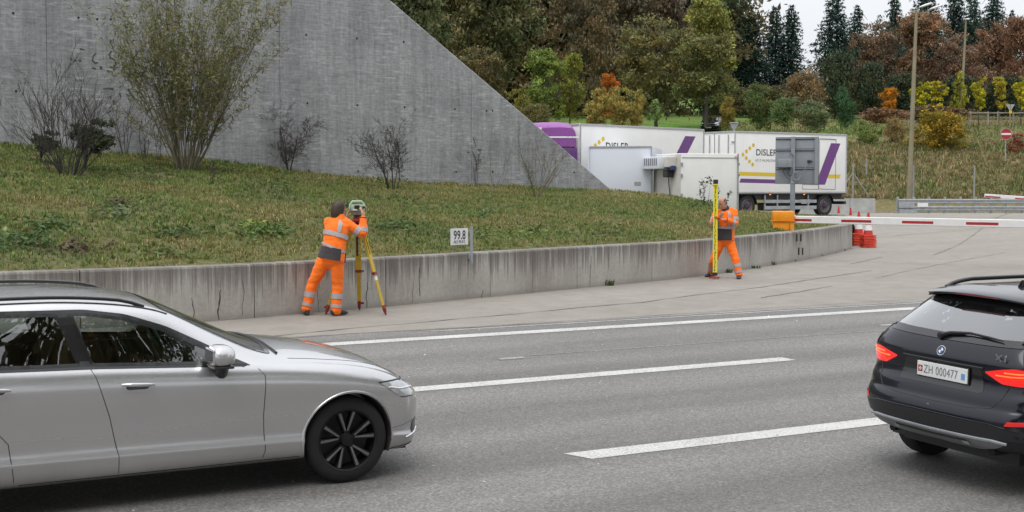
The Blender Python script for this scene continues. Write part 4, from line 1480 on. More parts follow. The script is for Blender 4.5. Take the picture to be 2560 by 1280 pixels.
class Shell:
    """a car body mesh that fittings can be laid onto"""
    def __init__(s, o):
        s.o = o
        s.refresh()
    def refresh(s):
        bm = bmesh.new()
        bm.from_mesh(s.o.data)
        s.bvh = BVHTree.FromBMesh(bm)
        bm.free()
    def hit(s, a, b, axis, sgn, off):
        """axis y: (x, z) seen from side sgn; axis x: (y, z) seen from the tail (sgn -1) or the nose (+1); axis z: (x, y) from above"""
        if axis == 'y': o, d = Vector((a, sgn * 4, b)), Vector((0, -sgn, 0))
        elif axis == 'x': o, d = Vector((sgn * 12, a, b)), Vector((-sgn, 0, 0))
        else: o, d = Vector((a, b, 4)), Vector((0, 0, -1))
        r = s.bvh.ray_cast(o, d)
        if r[0] is None: return None
        n = r[1]
        if n.dot(d) > 0: n = -n
        return r[0] + n * off
    def strip(s, A, B, axis, sgn, off):
        """quad strip between two point lists"""
        ra, rb, last = [], [], None
        for a, b in zip(A, B):
            pa, pb = s.hit(*a, axis, sgn, off), s.hit(*b, axis, sgn, off)
            if pa is None or pb is None: continue
            ra.append(pa); rb.append(pb)
        return MB().grid([ra, rb])
    def patch(s, poly, axis, sgn, off, cell=0.05, depth=0.0):
        """filled outline draped on the body"""
        bm = bmesh.new()
        f = bm.faces.new([bm.verts.new((p[0], p[1], 0)) for p in poly])
        xs = [p[0] for p in poly]; ys = [p[1] for p in poly]
        for k in range(1, int((max(xs) - min(xs)) / cell) + 1):
            g = list(bm.verts) + list(bm.edges) + list(bm.faces)
            bmesh.ops.bisect_plane(bm, geom=g, plane_co=(min(xs) + k * cell, 0, 0), plane_no=(1, 0, 0))
        for k in range(1, int((max(ys) - min(ys)) / cell) + 1):
            g = list(bm.verts) + list(bm.edges) + list(bm.faces)
            bmesh.ops.bisect_plane(bm, geom=g, plane_co=(0, min(ys) + k * cell, 0), plane_no=(0, 1, 0))
        last = Vector((0, 0, 0))
        miss = []
        for v in bm.verts:
            h = s.hit(v.co.x, v.co.y, axis, sgn, off)
            if h is None: miss.append(v)
            else: v.co = h
        if miss: bmesh.ops.delete(bm, geom=miss, context='VERTS')
        dv = {'y': Vector((0, sgn, 0)), 'x': Vector((sgn, 0, 0)), 'z': Vector((0, 0, 1))}[axis]
        for f in bm.faces:
            f.normal_update()
            if f.normal.dot(dv) < 0: f.normal_flip()
        bm.verts.index_update()
        mb = MB().add([tuple(v.co) for v in bm.verts], [tuple(v.index for v in f.verts) for f in bm.faces])
        bm.free()
        return mb
    def ring(s, outer, inner, axis, sgn, off):
        n = len(outer)
        a = [s.hit(*p, axis, sgn, off) for p in outer]
        b = [s.hit(*p, axis, sgn, off) for p in inner]
        mb = MB()
        for i in range(n):
            j = (i + 1) % n
            q = (a[i], a[j], b[j], b[i])
            if all(p is not None for p in q): mb.add(q, [(0, 1, 2, 3)])
        return mb
    def line(s, pts, axis, sgn, r=.003, step=.04, off=0.0):
        P = []
        for a, b in zip(pts[:-1], pts[1:]):
            n = max(1, int(math.hypot(b[0] - a[0], b[1] - a[1]) / step))
            P += [(a[0] + (b[0] - a[0]) * i / n, a[1] + (b[1] - a[1]) * i / n) for i in range(n)]
        P.append(pts[-1])
        H = [h for h in (s.hit(*p, axis, sgn, off) for p in P) if h is not None]
        return MB().tube(H, r, 5)
    def open(s, poly, axis, sgn):
        """take the skin away behind a window"""
        bm = bmesh.new()
        bm.from_mesh(s.o.data)
        ia, ib = {'y': (0, 2), 'x': (1, 2), 'z': (0, 1)}[axis]
        ax = {'y': 1, 'x': 0, 'z': 2}[axis]
        kill = []
        for f in bm.faces:
            c = f.calc_center_median()
            if axis == 'x' and sgn < 0 and not c.x < s.xmid: continue
            if axis == 'x' and sgn > 0 and not c.x > s.xmid: continue
            if axis == 'y' and c.y * sgn < 0.3: continue
            if inside(poly, c[ia], c[ib]): kill.append(f)
        bmesh.ops.delete(bm, geom=kill, context='FACES')
        bm.to_mesh(s.o.data)
        bm.free()
def inside(poly, x, y):
    r = False
    n = len(poly)
    for i in range(n):
        (x0, y0), (x1, y1) = poly[i], poly[(i + 1) % n]
        if (y0 > y) != (y1 > y) and x < (x1 - x0) * (y - y0) / (y1 - y0) + x0: r = not r
    return r
def densify(poly, step=.05):
    P = []
    for a, b in zip(poly, poly[1:] + poly[:1]):
        n = max(1, int(math.hypot(b[0] - a[0], b[1] - a[1]) / step))
        P += [(a[0] + (b[0] - a[0]) * i / n, a[1] + (b[1] - a[1]) * i / n) for i in range(n)]
    return P
def shrink(poly, d):
    """inset an outline by d"""
    n = len(poly)
    area = sum(poly[i][0] * poly[(i + 1) % n][1] - poly[(i + 1) % n][0] * poly[i][1] for i in range(n))
    sg = 1 if area > 0 else -1
    out = []
    for i in range(n):
        p0, p1, p2 = poly[i - 1], poly[i], poly[(i + 1) % n]
        a = Vector((p1[0] - p0[0], p1[1] - p0[1])).normalized()
        b = Vector((p2[0] - p1[0], p2[1] - p1[1])).normalized()
        na, nb = Vector((-a.y, a.x)) * sg, Vector((-b.y, b.x)) * sg
        m = na + nb
        m = m / max(m.length_squared * .5, .35)
        out.append((p1[0] + m.x * d, p1[1] + m.y * d))
    return out
def smooth_poly(poly, r=.03, n=4):
    """round the corners"""
    out = []
    m = len(poly)
    for i in range(m):
        p0, p1, p2 = (Vector(poly[i - 1]), Vector(poly[i]), Vector(poly[(i + 1) % m]))
        a = p1 + (p0 - p1).normalized() * min(r, (p0 - p1).length * .45)
        b = p1 + (p2 - p1).normalized() * min(r, (p2 - p1).length * .45)
        for k in range(n + 1):
            t = k / n
            q = a * (1 - t) ** 2 + p1 * 2 * t * (1 - t) + b * t * t
            out.append((q.x, q.y))
    return out

def window(shell, car, poly, axis, sgn, name, glass, frame_w=.03, frame_name='window_frame', r=.03):
    o = smooth_poly(poly, r)
    o = densify(o, .05)
    i = shrink(o, frame_w)
    fr = shell.ring(o, i, axis, sgn, .005)
    gm = shell.patch(i, axis, sgn, .003, .08)
    g = gm.build(name, glass, car, 60)
    fr.build(frame_name, M_GLOSSBLACK, g, 60)
    return g, shrink(o, frame_w * .45)

def cut_arches(o, spots, r, ymin, ymax):
    for x in spots:
        for sg in (-1, 1):
            c = MB().tube([(0, ymin, 0), (0, ymax, 0)], r, 48).mesh('cutter')
            fix_normals(c)
            co = bpy.data.objects.new('cutter', c)
            COL.objects.link(co)
            co.parent = o.parent
            co.location = (x[0], 0 if sg > 0 else -(ymin + ymax), x[1])
            md = o.modifiers.new('arch', 'BOOLEAN')
            md.operation = 'DIFFERENCE'
            md.object = co
            md.solver = 'EXACT'
            bake(o)
            bpy.data.objects.remove(co)

def car_wheel(car, x, y, r, sgn, spokes=5, rimr=.70, steer=0.0):
    """sgn -1: outer face looks to -y"""
    def Y(v): return y - sgn * v * -1 if False else y + sgn * v
    w = r * .62
    prof = [(r * .68, -.005), (r * .74, .0), (r * .90, -.002), (r * .97, -.018), (r, -.045), (r, -.17), (r * .97, -.20), (r * .70, -.21)]
    ty = MB().lathe([(a, sgn * b) for a, b in prof], 48, 'Y', (x, y, r)).build('wheel', M_RUBBER, car, 40, True)
    for k, gr in enumerate((-.075, -.11, -.145)):
        MB().lathe([(r * 1.001, sgn * (gr - .005)), (r * 1.002, sgn * gr), (r * 1.001, sgn * (gr + .005))], 40, 'Y', (x, y, r)).build('tread_groove', M_BLACK, ty, 40)
    rr = r * rimr
    rim = MB().lathe([(rr, sgn * -.004), (rr * 1.02, sgn * .002), (rr * .97, sgn * -.006), (rr * .94, sgn * -.05), (rr * .90, sgn * -.17)], 48, 'Y', (x, y, r)).build('rim', M_RIM, ty, 40, True)
    MB().lathe([(rr * .96, sgn * -.13), (0, sgn * -.13)], 32, 'Y', (x, y, r)).build('brake_disc', M_INTER, rim)
    for k in range(spokes):
        a0 = 2 * PI * k / spokes + .35
        for da in (-.20, .20):
            a1 = a0 + da * .55
            a2 = a0 + da * 1.35
            def P(rad, ang, d): return (x + rad * math.cos(ang), y + sgn * d, r + rad * math.sin(ang))
            w1, w2 = .10, .055
            pts = [P(rr * .18, a1 - w1 * 2.2, -.03), P(rr * .18, a1 + w1 * 2.2, -.03), P(rr * .96, a2 + w2 * 1.7, -.012), P(rr * .96, a2 - w2 * 1.7, -.012)]
            back = [(p[0], p[1] - sgn * .05, p[2]) for p in pts]
            mid = [tuple((Vector(p) * .94 + Vector((x, p[1], r)) * .06)) for p in pts]
            mb = MB().add(pts + back, [(0, 1, 2, 3), (0, 4, 5, 1), (1, 5, 6, 2), (2, 6, 7, 3), (3, 7, 4, 0)])
            mb.build('spoke', M_RIM, rim)
            fp = [P(rr * .30, a1 - w1 * .9, -.026), P(rr * .30, a1 + w1 * .9, -.026), P(rr * .94, a2 + w2 * .9, -.009), P(rr * .94, a2 - w2 * .9, -.009)]
            MB().add(fp, [(0, 1, 2, 3)]).build('spoke_face', M_RIMFACE, rim)
    MB().lathe([(rr * .24, sgn * -.03), (rr * .20, sgn * -.012), (0, sgn * -.008)], 20, 'Y', (x, y, r)).build('hub_cap', M_RIM, rim, 40)
    return ty
def arch_liner(car, x, z, r, sgn, y0, y1):
    rows = [[(x + r * math.cos(a), sgn * yy, z + r * math.sin(a)) for a in np.linspace(-.35, PI + .35, 24)] for yy in (y0, y1)]
    MB().grid(rows).build('wheel_well', M_INTER, car)

def seat(car, x, y, z, w=.50):
    rows = []
    for (dx, dz, ww, th) in ((.0, 0, 1, .09), (-.05, .15, 1.0, .10), (-.12, .35, .95, .09), (-.19, .55, .72, .07), (-.21, .60, .45, .05)):
        rows.append([(x + dx + th * math.cos(a) * .8, y + w / 2 * ww * math.sin(a), z + dz) for a in np.linspace(0, 2 * PI, 13)[:-1]])
    mb = MB().grid(rows, True)
    mb.f.append(tuple(4 * 12 + i for i in range(12))[::-1])
    s = mb.build('seat', M_SEAT, car, 60, True)
    MB().box((x + .26, y, z - .02), (.52, w, .16), .05).build('cushion', M_SEAT, s, 40)
    MB().box((x - .23, y, z + .69), (.10, .27, .17), .04).build('headrest', M_SEAT, s, 40)
    for sy in (-.07, .07): MB().tube([(x - .21, y + sy, z + .56), (x - .23, y + sy, z + .66)], .008, 5).build('headrest_rod', M_CHROME, s)

def steering(car, x, y, z):
    t = [(x - .06 * math.sin(a), y + .18 * math.cos(a), z + .17 * math.sin(a)) for a in np.linspace(0, 2 * PI, 25)]
    MB().tube(t, .014, 6).build('steering_wheel', M_INTER, car, 60)

# ---------------------------------------------------------------- silver estate car, left
def estate():
    s0, Dc = 4.14, 10.62
    x0, y0 = sd_xy(s0, Dc)
    cs = 1 / math.sqrt(1 + SLOPE ** 2)
    M = Matrix(((UX, NX * cs, -NX * SLOPE * cs, x0), (UY, NY * cs, -NY * SLOPE * cs, y0), (0, SLOPE * cs, cs, road_z(Dc)), (0, 0, 0, 1)))
    car = thing('estate_car', 'silver estate car with black roof rails passing in the left foreground', 'car', mat=M)
    belt = pchip([(-3.9, 1.08), (-3.3, 1.085), (-2.55, 1.06), (-2.0, 1.045), (-1.45, 1.02), (-.82, .985), (-.3, .945), (.1, .895), (.35, .825), (.6, .72), (.8, .60)])
    rail_z = pchip([(-3.9, 1.10), (-3.86, 1.20), (-3.70, 1.38), (-3.2, 1.455), (-2.6, 1.485), (-2.24, 1.487), (-1.96, 1.475), (-1.68, 1.445), (-1.42, 1.392), (-1.243, 1.31), (-1.03, 1.195), (-.845, 1.102), (-.64, 1.016), (-.28, .977), (.02, .940), (.2, .905), (.4, .843), (.58, .752), (.72, .66), (.80, .60)])
    rail_y = pchip([(-3.9, .66), (-3.5, .64), (-2.2, .665), (-1.42, .675), (-1.0, .735), (-.64, .775), (-.1, .755), (.3, .72), (.6, .65), (.80, .52)])
    top_z = pchip([(-3.9, 1.12), (-3.86, 1.24), (-3.72, 1.42), (-3.2, 1.50), (-2.6, 1.525), (-2.1, 1.525), (-1.7, 1.498), (-1.42, 1.45), (-1.243, 1.375), (-1.03, 1.275), (-.845, 1.190), (-.64, 1.098), (-.50, 1.052), (-.37, 1.042), (.015, .992), (.34, .912), (.6, .80), (.72, .72), (.80, .60)])
    wf = pchip([(-3.92, .78), (-3.80, .88), (-3.5, .955), (-3.0, .99), (-2.5, 1.0), (-.2, 1.0), (.15, .985), (.4, .935), (.58, .86), (.70, .75), (.77, .62), (.80, .50)])
    zb = pchip([(-3.92, .42), (-3.7, .28), (-3.3, .22), (-2.6, .215), (-.4, .215), (.3, .20), (.6, .20), (.74, .25), (.80, .34)])
    xs = sorted(set([round(v, 3) for v in list(np.linspace(-3.92, -3.6, 6)) + list(np.linspace(-3.4, -1.8, 9)) + list(np.linspace(-1.7, -.5, 13)) + list(np.linspace(-.4, .3, 8)) + list(np.linspace(.38, .80, 9))]))
    rows = []
    for x in xs:
        f, b, sb = wf(x), belt(x), zb(x)
        k = (b - sb) / (1.0 - .215)                # squeeze the flank where the belt drops
        def Z(z): return sb + (z - .215) * k
        ry = min(rail_y(x), .86 * f)
        by = min(.868 * f, .868)
        pts = [(0, sb - .03), (.60 * f, sb - .03), (.845 * f, sb), (.890 * f, Z(.285)), (.905 * f, Z(.375)), (.912 * f, Z(.392)), (.890 * f, Z(.425)), (.886 * f, Z(.48)), (.902 * f, Z(.62)), (.922 * f, Z(.80)), (.926 * f, Z(.865)), (.905 * f, Z(.945)), (by, b - .004),
               (by - .012, b + .012 if rail_z(x) - b > .05 else b + .004)]
        rz, tz = rail_z(x), top_z(x)
        if rz < b + .02: rz = b + .02
        my = by - .012
        pts += [(my + (ry + .012 - my) * .5, b + .012 + (rz - .03 - b) * .5) if rz - b > .08 else (my + (ry - my) * .5, b + .5 * (rz - b)),
                (ry + .012, rz - .02), (ry - .03, rz + .008)]
        pts += [(ry * .62, rz + (tz - rz) * .62), (ry * .30, rz + (tz - rz) * .93), (0, tz)]
        xe = x if x < .3 else .3 + (x - .3) * .92
        left = [(xe, y, z) for y, z in pts]
        right = [(xe, -y, z) for y, z in pts[-2:0:-1]]
        rows.append(left + right)
    mb = MB().grid(rows, True)
    n = len(rows[0])
    mb.f.append(tuple(range(n)))
    mb.f.append(tuple((len(rows) - 1) * n + i for i in range(n))[::-1])
    body = mb.build('body', M_SILVER, car, 179, True)
    sub = body.modifiers.new('sub', 'SUBSURF')
    sub.levels = sub.render_levels = 2
    bake(body)
    cut_arches(body, [(0, .345), (-2.96, .345)], .375, .55, 1.2)
    body.data.polygons.foreach_set('use_smooth', [True] * len(body.data.polygons))
    body.data.set_sharp_from_angle(angle=math.radians(38))
    sh = Shell(body)
    sh.xmid = -1.6
    # glazing outlines in (x, z)
    fd = [(-.84, .992), (-1.10, 1.122), (-1.40, 1.268), (-1.68, 1.362), (-1.96, 1.408), (-2.075, 1.412), (-1.955, 1.047)]
    rd = [(-2.02, 1.050), (-2.155, 1.413), (-2.60, 1.418), (-2.93, 1.395), (-2.86, 1.068)]
    qd = [(-2.90, 1.07), (-2.98, 1.390), (-3.25, 1.365), (-3.52, 1.25), (-3.42, 1.10)]
    todo = []
    for sg in (-1, 1):
        big = smooth_poly([(-.80, .975), (-1.09, 1.140), (-1.39, 1.290), (-1.68, 1.388), (-1.97, 1.432), (-2.6, 1.442), (-3.0, 1.418), (-3.28, 1.388), (-3.58, 1.26), (-3.46, 1.075), (-2.5, 1.043), (-1.9, 1.028)], .05)
        dl = densify(big, .05)
        # gloss black surround as a belt of trim
        sh.ring(dl, shrink(dl, .026), 'y', sg, .003).build('window_surround', M_GLOSSBLACK, body, 60)
        for nm, pl in (('front_side_window', fd), ('rear_side_window', rd), ('quarter_window', qd)):
            g, hole = window(sh, car, pl, 'y', sg, nm, M_GLASS, .022, r=.035)
            todo.append((hole, 'y', sg))
        sh.patch([(-1.93, 1.035), (-2.055, 1.428), (-2.185, 1.43), (-2.045, 1.04)], 'y', sg, .0025).build('door_pillar', M_GLOSSBLACK, body)
        sh.patch([(-2.84, 1.06), (-2.90, 1.41), (-3.02, 1.40), (-2.93, 1.065)], 'y', sg, .0025).build('door_pillar', M_GLOSSBLACK, body)
        # sail panel, sills, shut lines
        sh.patch([(-.79, .982), (-.99, 1.075), (-.93, .994)], 'y', sg, .006).build('mirror_sail', M_GLOSSBLACK, body)
        for pts in ([(-.69, .90), (-.70, .60), (-.685, .33), (-.71, .235)], [(-.69, .90), (-.735, .955)], [(-1.96, 1.03), (-1.93, .97), (-1.84, .69), (-1.775, .40), (-1.77, .235)], [(-2.90, 1.06), (-2.86, .9), (-2.66, .72), (-2.52, .55), (-2.48, .24)]):
            sh.line(pts, 'y', sg, .0035, off=-.0005).build('shut_line', M_BLACK, body)
        sh.line([(-.40, .255), (-1.4, .252), (-2.45, .252)], 'y', sg, .004).build('sill_seam', M_BLACK, body)
        # door handles
        for hx, hz in ((-1.64, .905), (-2.62, .935)):
            b = sh.hit(hx, hz, 'y', sg, 0)
            pts = []
            for k in range(9):
                t = k / 8
                h = sh.hit(hx + .115 - .23 * t, hz - .006 + .012 * t, 'y', sg, .004 + .030 * math.sin(PI * t) ** .5)
                pts.append(h)
            MB().tube(pts, [.009, .013, .015, .015, .015, .015, .015, .013, .009], 8).build('door_handle', M_SILVER, car, 60)
            sh.patch(smooth_poly([(hx - .085, hz - .032), (hx + .07, hz - .034), (hx + .09, hz), (hx + .07, hz + .012), (hx - .085, hz + .016)], .02), 'y', sg, .0015).build('handle_recess', M_GLOSSBLACK, car)
        # mirror
        mx, my, mz = -1.06, .985, 1.085
        rows2 = []
        for k in range(13):
            t = k / 12
            rr = (1 - abs(2 * t - 1) ** 3.2) ** .5 + .02
            rows2.append([(mx - .02 + .115 * (abs(math.cos(a)) ** .75) * (1 if math.cos(a) > 0 else -.55) * (.35 + .65 * rr), sg * (my - .125 + .25 * t), mz + .084 * (abs(math.sin(a)) ** .8) * (1 if math.sin(a) > 0 else -.9) * rr) for a in np.linspace(0, 2 * PI, 25)[:-1]])
        mm = MB().grid(rows2, True)
        mm.f.append(tuple(range(24))); mm.f.append(tuple(12 * 24 + i for i in range(24))[::-1])
        mir = mm.build('mirror', M_SILVER, car, 60, True)
        MB().box((mx - .078, sg * my, mz + .004), (.02, .19, .11), .008).build('mirror_glass', M_CHROME, mir)
        MB().box((mx + .0, sg * my, mz - .074), (.15, .20, .022), .010).build('mirror_foot', M_GLOSSBLACK, mir)
        MB().tube([(mx + .02, sg * .95, mz - .06), (mx + .035, sg * .92, mz - .105), (mx + .035, sg * .88, mz - .14)], [.055, .05, .055], 10).build('mirror_stalk', M_GLOSSBLACK, mir, 60)
        # headlamp with dark upper edge
        hl = [(.26, .775), (.44, .772), (.60, .735), (.655, .66), (.60, .635), (.46, .645)]
        L = sh.patch(smooth_poly(hl, .02), 'y', sg, .004, .04).build('headlamp', M_LENS, car, 60)
        sh.line([(.25, .780), (.44, .779), (.61, .742)], 'y', sg, .007).build('lamp_brow', M_BLACK, L)
        sh.line([(.46, .645), (.60, .633), (.65, .655)], 'y', sg, .006).build('lamp_sill', M_BLACK, L)
        sh.line([(.34, .735), (.44, .712), (.60, .700)], 'y', sg, .008, off=.004).build('lamp_strip', M_SIGNWHITE, L)
        # bumper corner: seam, air curtain and chrome strip
        sh.line([(.375, .40), (.50, .405), (.62, .43)], 'y', sg, .004).build('bumper_seam', M_INKGREY, body)
        sh.patch([(.60, .31), (.68, .33), (.69, .44), (.62, .41)], 'y', sg, .004, .03).build('air_intake', M_GLOSSBLACK, body)
        sh.line([(.53, .300), (.64, .318), (.69, .345)], 'y', sg, .010).build('bumper_trim', M_CHROME, body)
        sh.patch([(.37, .19), (.60, .19), (.66, .245), (.37, .225)], 'y', sg, .004, .04).build('lower_lip', M_BLACK, body)
        # roof rail
        pts = []
        for x in np.linspace(-3.45, -1.52, 22):
            h = sh.hit(x, sg * (rail_y(x) - .055), 'z', 1, .0)
            e = min(1, (x + 3.45) / .18, (-1.52 - x) / .18)
            pts.append((h.x, h.y, h.z + .004 + .024 * max(0, e) ** .6))
        MB().tube(pts, .014, 8).build('roof_rail', M_GLOSSBLACK, car, 60)
        dp = [sh.hit(x, sg * (rail_y(x) - .03), 'z', 1, .001) for x in np.linspace(-3.5, -1.36, 24)]
        MB().tube(dp, .007, 5).build('roof_ditch', M_BLACK, body)
        # bonnet gap and crease
        sh.line([(-.45, sg * .735), (-.1, sg * .715), (.3, sg * .66), (.55, sg * .55)], 'z', 1, .003, off=-.0005).build('bonnet_gap', M_BLACK, body)
        # arch lip
        ap = []
        for a in np.linspace(-.12, PI + .12, 30):
            h = sh.hit(.388 * math.cos(a), .345 + .388 * math.sin(a), 'y', sg, .002)
            if h is not None and abs(h.y) > .5: ap.append(h)
        MB().tube(ap, .010, 6).build('arch_lip', M_SILVER, body, 60)
    # windscreen
    ws = [(-.56, .66), (-.50, .35), (-.475, 0), (-.50, -.35), (-.56, -.66), (-1.38, -.565), (-1.43, -.3), (-1.445, 0), (-1.43, .3), (-1.38, .565)]
    o = densify(smooth_poly(ws, .05), .06)
    sh.ring(o, shrink(o, .04), 'z', 1, .004).build('windscreen_frame', M_GLOSSBLACK, body, 60)
    sh.patch(shrink(o, .04), 'z', 1, .002, .10).build('windscreen', M_GLASS, car, 60)
    wsh = shrink(o, .02)
    sh.line([(-.50, .62), (-.47, .0), (-.50, -.62)], 'z', 1, .012, off=.004).build('wiper', M_BLACK, car)
    rg = [(.58, 1.16), (.48, 1.36), (0, 1.40), (-.48, 1.36), (-.58, 1.16)]
    ro = densify(smooth_poly(rg, .04), .06)
    sh.patch(ro, 'x', -1, .004, .10).build('rear_window', M_GLOSSBLACK, car, 60)
    for sg in (-1, 1):
        sh.patch([(sg * .55, .86), (sg * .80, .86), (sg * .74, 1.10), (sg * .62, 1.12)], 'x', -1, .006).build('tail_lamp', M_TAILDIM, car)
    sh.patch([(-.27, .66), (.27, .66), (.27, .78), (-.27, .78)], 'x', -1, .006).build('number_plate', M_SIGNWHITE, car)
    sh.patch([(-.42, .42), (.42, .42), (.46, .60), (-.46, .60)], 'x', 1, .006).build('grille', M_GLOSSBLACK, car)
    for h in todo: sh.open(*h)
    bm = bmesh.new(); bm.from_mesh(body.data)
    kill = [f for f in bm.faces if f.normal.z > .2 and f.calc_center_median().z > 1.03 and inside(wsh, f.calc_center_median().x, f.calc_center_median().y)]
    bmesh.ops.delete(bm, geom=kill, context='FACES'); bm.to_mesh(body.data); bm.free()
    for ax in (0, -2.96):
        for sg in (-1, 1):
            car_wheel(car, ax, sg * .868, .340, sg)
            arch_liner(car, ax, .345, .372, sg, .54, .86)
    # inside
    MB().box((-2.0, 0, .40), (2.9, 1.56, .10)).build('cabin_floor', M_INTER, car)
    for sg in (-1, 1): MB().box((-1.9, sg * .80, .70), (2.5, .05, .58)).build('door_lining', M_INTER, car)
    MB().box((-.80, 0, .88), (.42, 1.45, .28), .06).build('dashboard', M_INTER, car)
    MB().box((-3.2, 0, .85), (1.0, 1.3, .35)).build('load_cover', M_INTER, car)
    for sy in (-.38, .38):
        seat(car, -1.85, sy, .62); seat(car, -2.75, sy, .64)
    steering(car, -1.15, .38, .98)
    MB().tube([(-1.38, 0, 1.36), (-1.36, 0, 1.30)], .012, 5).build('mirror_stem', M_INTER, car)
    MB().box((-1.36, 0, 1.29), (.03, .24, .07), .01).build('inner_mirror', M_INTER, car)
    MB().box((-1.5, 0, .22), (4.2, 1.3, .08)).build('underbody', M_BLACK, car)
    return car
estate_car = estate()

# ---------------------------------------------------------------- dark compact SUV, right
def suv(label, M, parts=True):
    car = thing('suv_car', label, 'car', mat=M)
    tab = [  # z, rear x, half width, rear corner depth, front x
        (.30, .34, .78, .30, 4.20), (.36, .13, .80, .40, 4.32), (.40, .07, .83, .45, 4.40), (.46, .035, .872, .48, 4.44), (.56, .006, .888, .50, 4.452), (.615, .0, .892, .50, 4.45),
        (.66, .022, .893, .50, 4.44), (.69, .045, .894, .48, 4.43), (.70, .062, .894, .46, 4.425), (.755, .066, .893, .45, 4.41), (.80, .092, .893, .44, 4.37), (.835, .125, .893, .42, 4.33), (.90, .130, .892, .42, 4.22),
        (.98, .122, .890, .42, 3.95), (1.025, .112, .884, .42, 3.62), (1.045, .120, .880, .42, 3.50), (1.10, .150, .860, .42, 3.30), (1.15, .185, .832, .42, 3.18), (1.20, .232, .798, .42, 3.06),
        (1.30, .370, .748, .44, 2.84), (1.40, .515, .692, .46, 2.62), (1.455, .590, .662, .48, 2.48), (1.490, .625, .636, .50, 2.38), (1.515, .66, .59, .50, 2.28), (1.535, .74, .50, .48, 2.10), (1.548, .92, .34, .40, 1.85), (1.552, 1.15, .12, .2, 1.55)]
    NQ = 14
    rows = []
    for z, xr, w, c, xf in tab:
        half = []
        n1 = 3.6
        for k in range(NQ + 1):
            a = PI / 2 * k / NQ
            y = w * math.sin(a) ** (2 / n1)
            x = xr + c - c * math.cos(a) ** (2 / n1) if k < NQ else xr + c
            half.append((x, y))
        cf = min(.9, (xf - xr) * .35)
        for t in np.linspace(0, 1, 8)[1:-1]:
            half.append((xr + c + (xf - cf - xr - c) * t, w))
        for k in range(NQ + 1):
            a = PI / 2 * (1 - k / NQ)
            y = w * (math.sin(a) ** (2 / 2.8) if k < NQ else 0)
            x = xf - cf + cf * (math.cos(a) ** (2 / 2.8) if k > 0 else 0)
            half.append((x, y))
        rows.append([(x, y, z) for x, y in half] + [(x, -y, z) for x, y in half[-2:0:-1]])
    mb = MB().grid(rows, True)
    n = len(rows[0])
    mb.f.append(tuple(range(n))[::-1])
    mb.f.append(tuple((len(rows) - 1) * n + i for i in range(n)))
    body = mb.build('body', M_NIGHT, car, 179, True)
    sub = body.modifiers.new('sub', 'SUBSURF')
    sub.levels = sub.render_levels = 1 if parts else 0
    bake(body)
    WX, WR = (.875, 3.635), .335
    cut_arches(body, [(x, WR) for x in WX], WR + .045, .55, 1.2)
    body.data.polygons.foreach_set('use_smooth', [True] * len(body.data.polygons))
    body.data.set_sharp_from_angle(angle=math.radians(42))
    sh = Shell(body)
    sh.xmid = 1.8
    holes = []
    # rear window
    rw_ = [(.715, 1.165), (.60, 1.452), (.30, 1.468), (0, 1.472), (-.30, 1.468), (-.60, 1.452), (-.715, 1.165), (-.35, 1.158), (0, 1.155), (.35, 1.158)]
    g, h = window(sh, car, rw_, 'x', -1, 'rear_window', M_GLASS2, .05, r=.05)
    holes.append((h, 'x', -1))
    for sg in (-1, 1):
        for nm, pl in (('front_side_window', [(2.95, 1.12), (2.52, 1.40), (2.30, 1.43), (1.95, 1.435), (1.98, 1.12)]), ('rear_side_window', [(1.90, 1.12), (1.88, 1.435), (1.30, 1.425), (1.05, 1.30), (1.15, 1.13)]), ('quarter_window', [(1.05, 1.14), (.97, 1.28), (1.12, 1.39), (.95, 1.39), (.72, 1.20)])):
            if nm == 'quarter_window': pl = [(1.06, 1.14), (.98, 1.27), (1.06, 1.38), (.88, 1.36), (.70, 1.17)]
            g, h = window(sh, car, pl, 'y', sg, nm, M_GLASS, .025)
            holes.append((h, 'y', sg))
    fw = [(.70, 1.12), (.55, 1.45), (0, 1.47), (-.55, 1.45), (-.70, 1.12), (0, 1.10)]
    g, h = window(sh, car, fw, 'x', 1, 'windscreen', M_GLASS2, .05, r=.05)
    holes.append((h, 'x', 1))
    # lamps
    for sg in (-1, 1):
        tl = [(sg * .445, .968), (sg * .60, .890), (sg * .74, .885), (sg * .868, .900), (sg * .872, 1.005), (sg * .70, 1.022), (sg * .60, 1.005)]
        L = sh.patch(smooth_poly(tl, .025), 'x', -1, .006, .03).build('tail_lamp', M_TAIL, car, 60)
        for zz, a, b in ((.985, .62, .83), (.958, .55, .80), (.930, .60, .80), (.905, .64, .78)):
            sh.line([(sg * a, zz - .004), (sg * (a + b) / 2, zz - .004), (sg * b, zz + .006)], 'x', -1, .0055, off=.007).build('lamp_element', M_TAILHOT if zz > .94 else M_TAIL, L)
        sh.patch(smooth_poly([(sg * .765, 1.02), (sg * .876, 1.005), (sg * .862, 1.095), (sg * .80, 1.11)], .02), 'x', -1, .006, .03).build('tail_lamp_cap', M_TAILDIM, L, 60)
        sh.patch([(sg * .70, .588), (sg * .845, .60), (sg * .845, .632), (sg * .72, .622)], 'x', -1, .005, .03).build('reflector', simple('reflector_red_glow', (.55, .02, .02), .2, emit=((1, .03, .02), .12)), car)  # faint emission put into the reflector, which is no lamp
        if sg > 0:
            pass
        sh.patch([(sg * .60, .62), (sg * .86, .62), (sg * .86, .76), (sg * .70, .74)], 'x', 1, .006).build('headlamp', M_LENS, car)
        sh.patch([(sg * .52, .76), (sg * .80, .80), (sg * .78, .92), (sg * .56, .88)], 'x', 1, .006).build('headlamp', M_LENS, car)
        pts = []
        for x in np.linspace(.80, 2.45, 22):
            e = min(1, (x - .80) / .30, (2.45 - x) / .3)
            hh = sh.hit(x, sg * .575, 'z', 1, 0)
            pts.append((hh.x, hh.y, hh.z + .006 + .042 * max(0, e) ** .6))
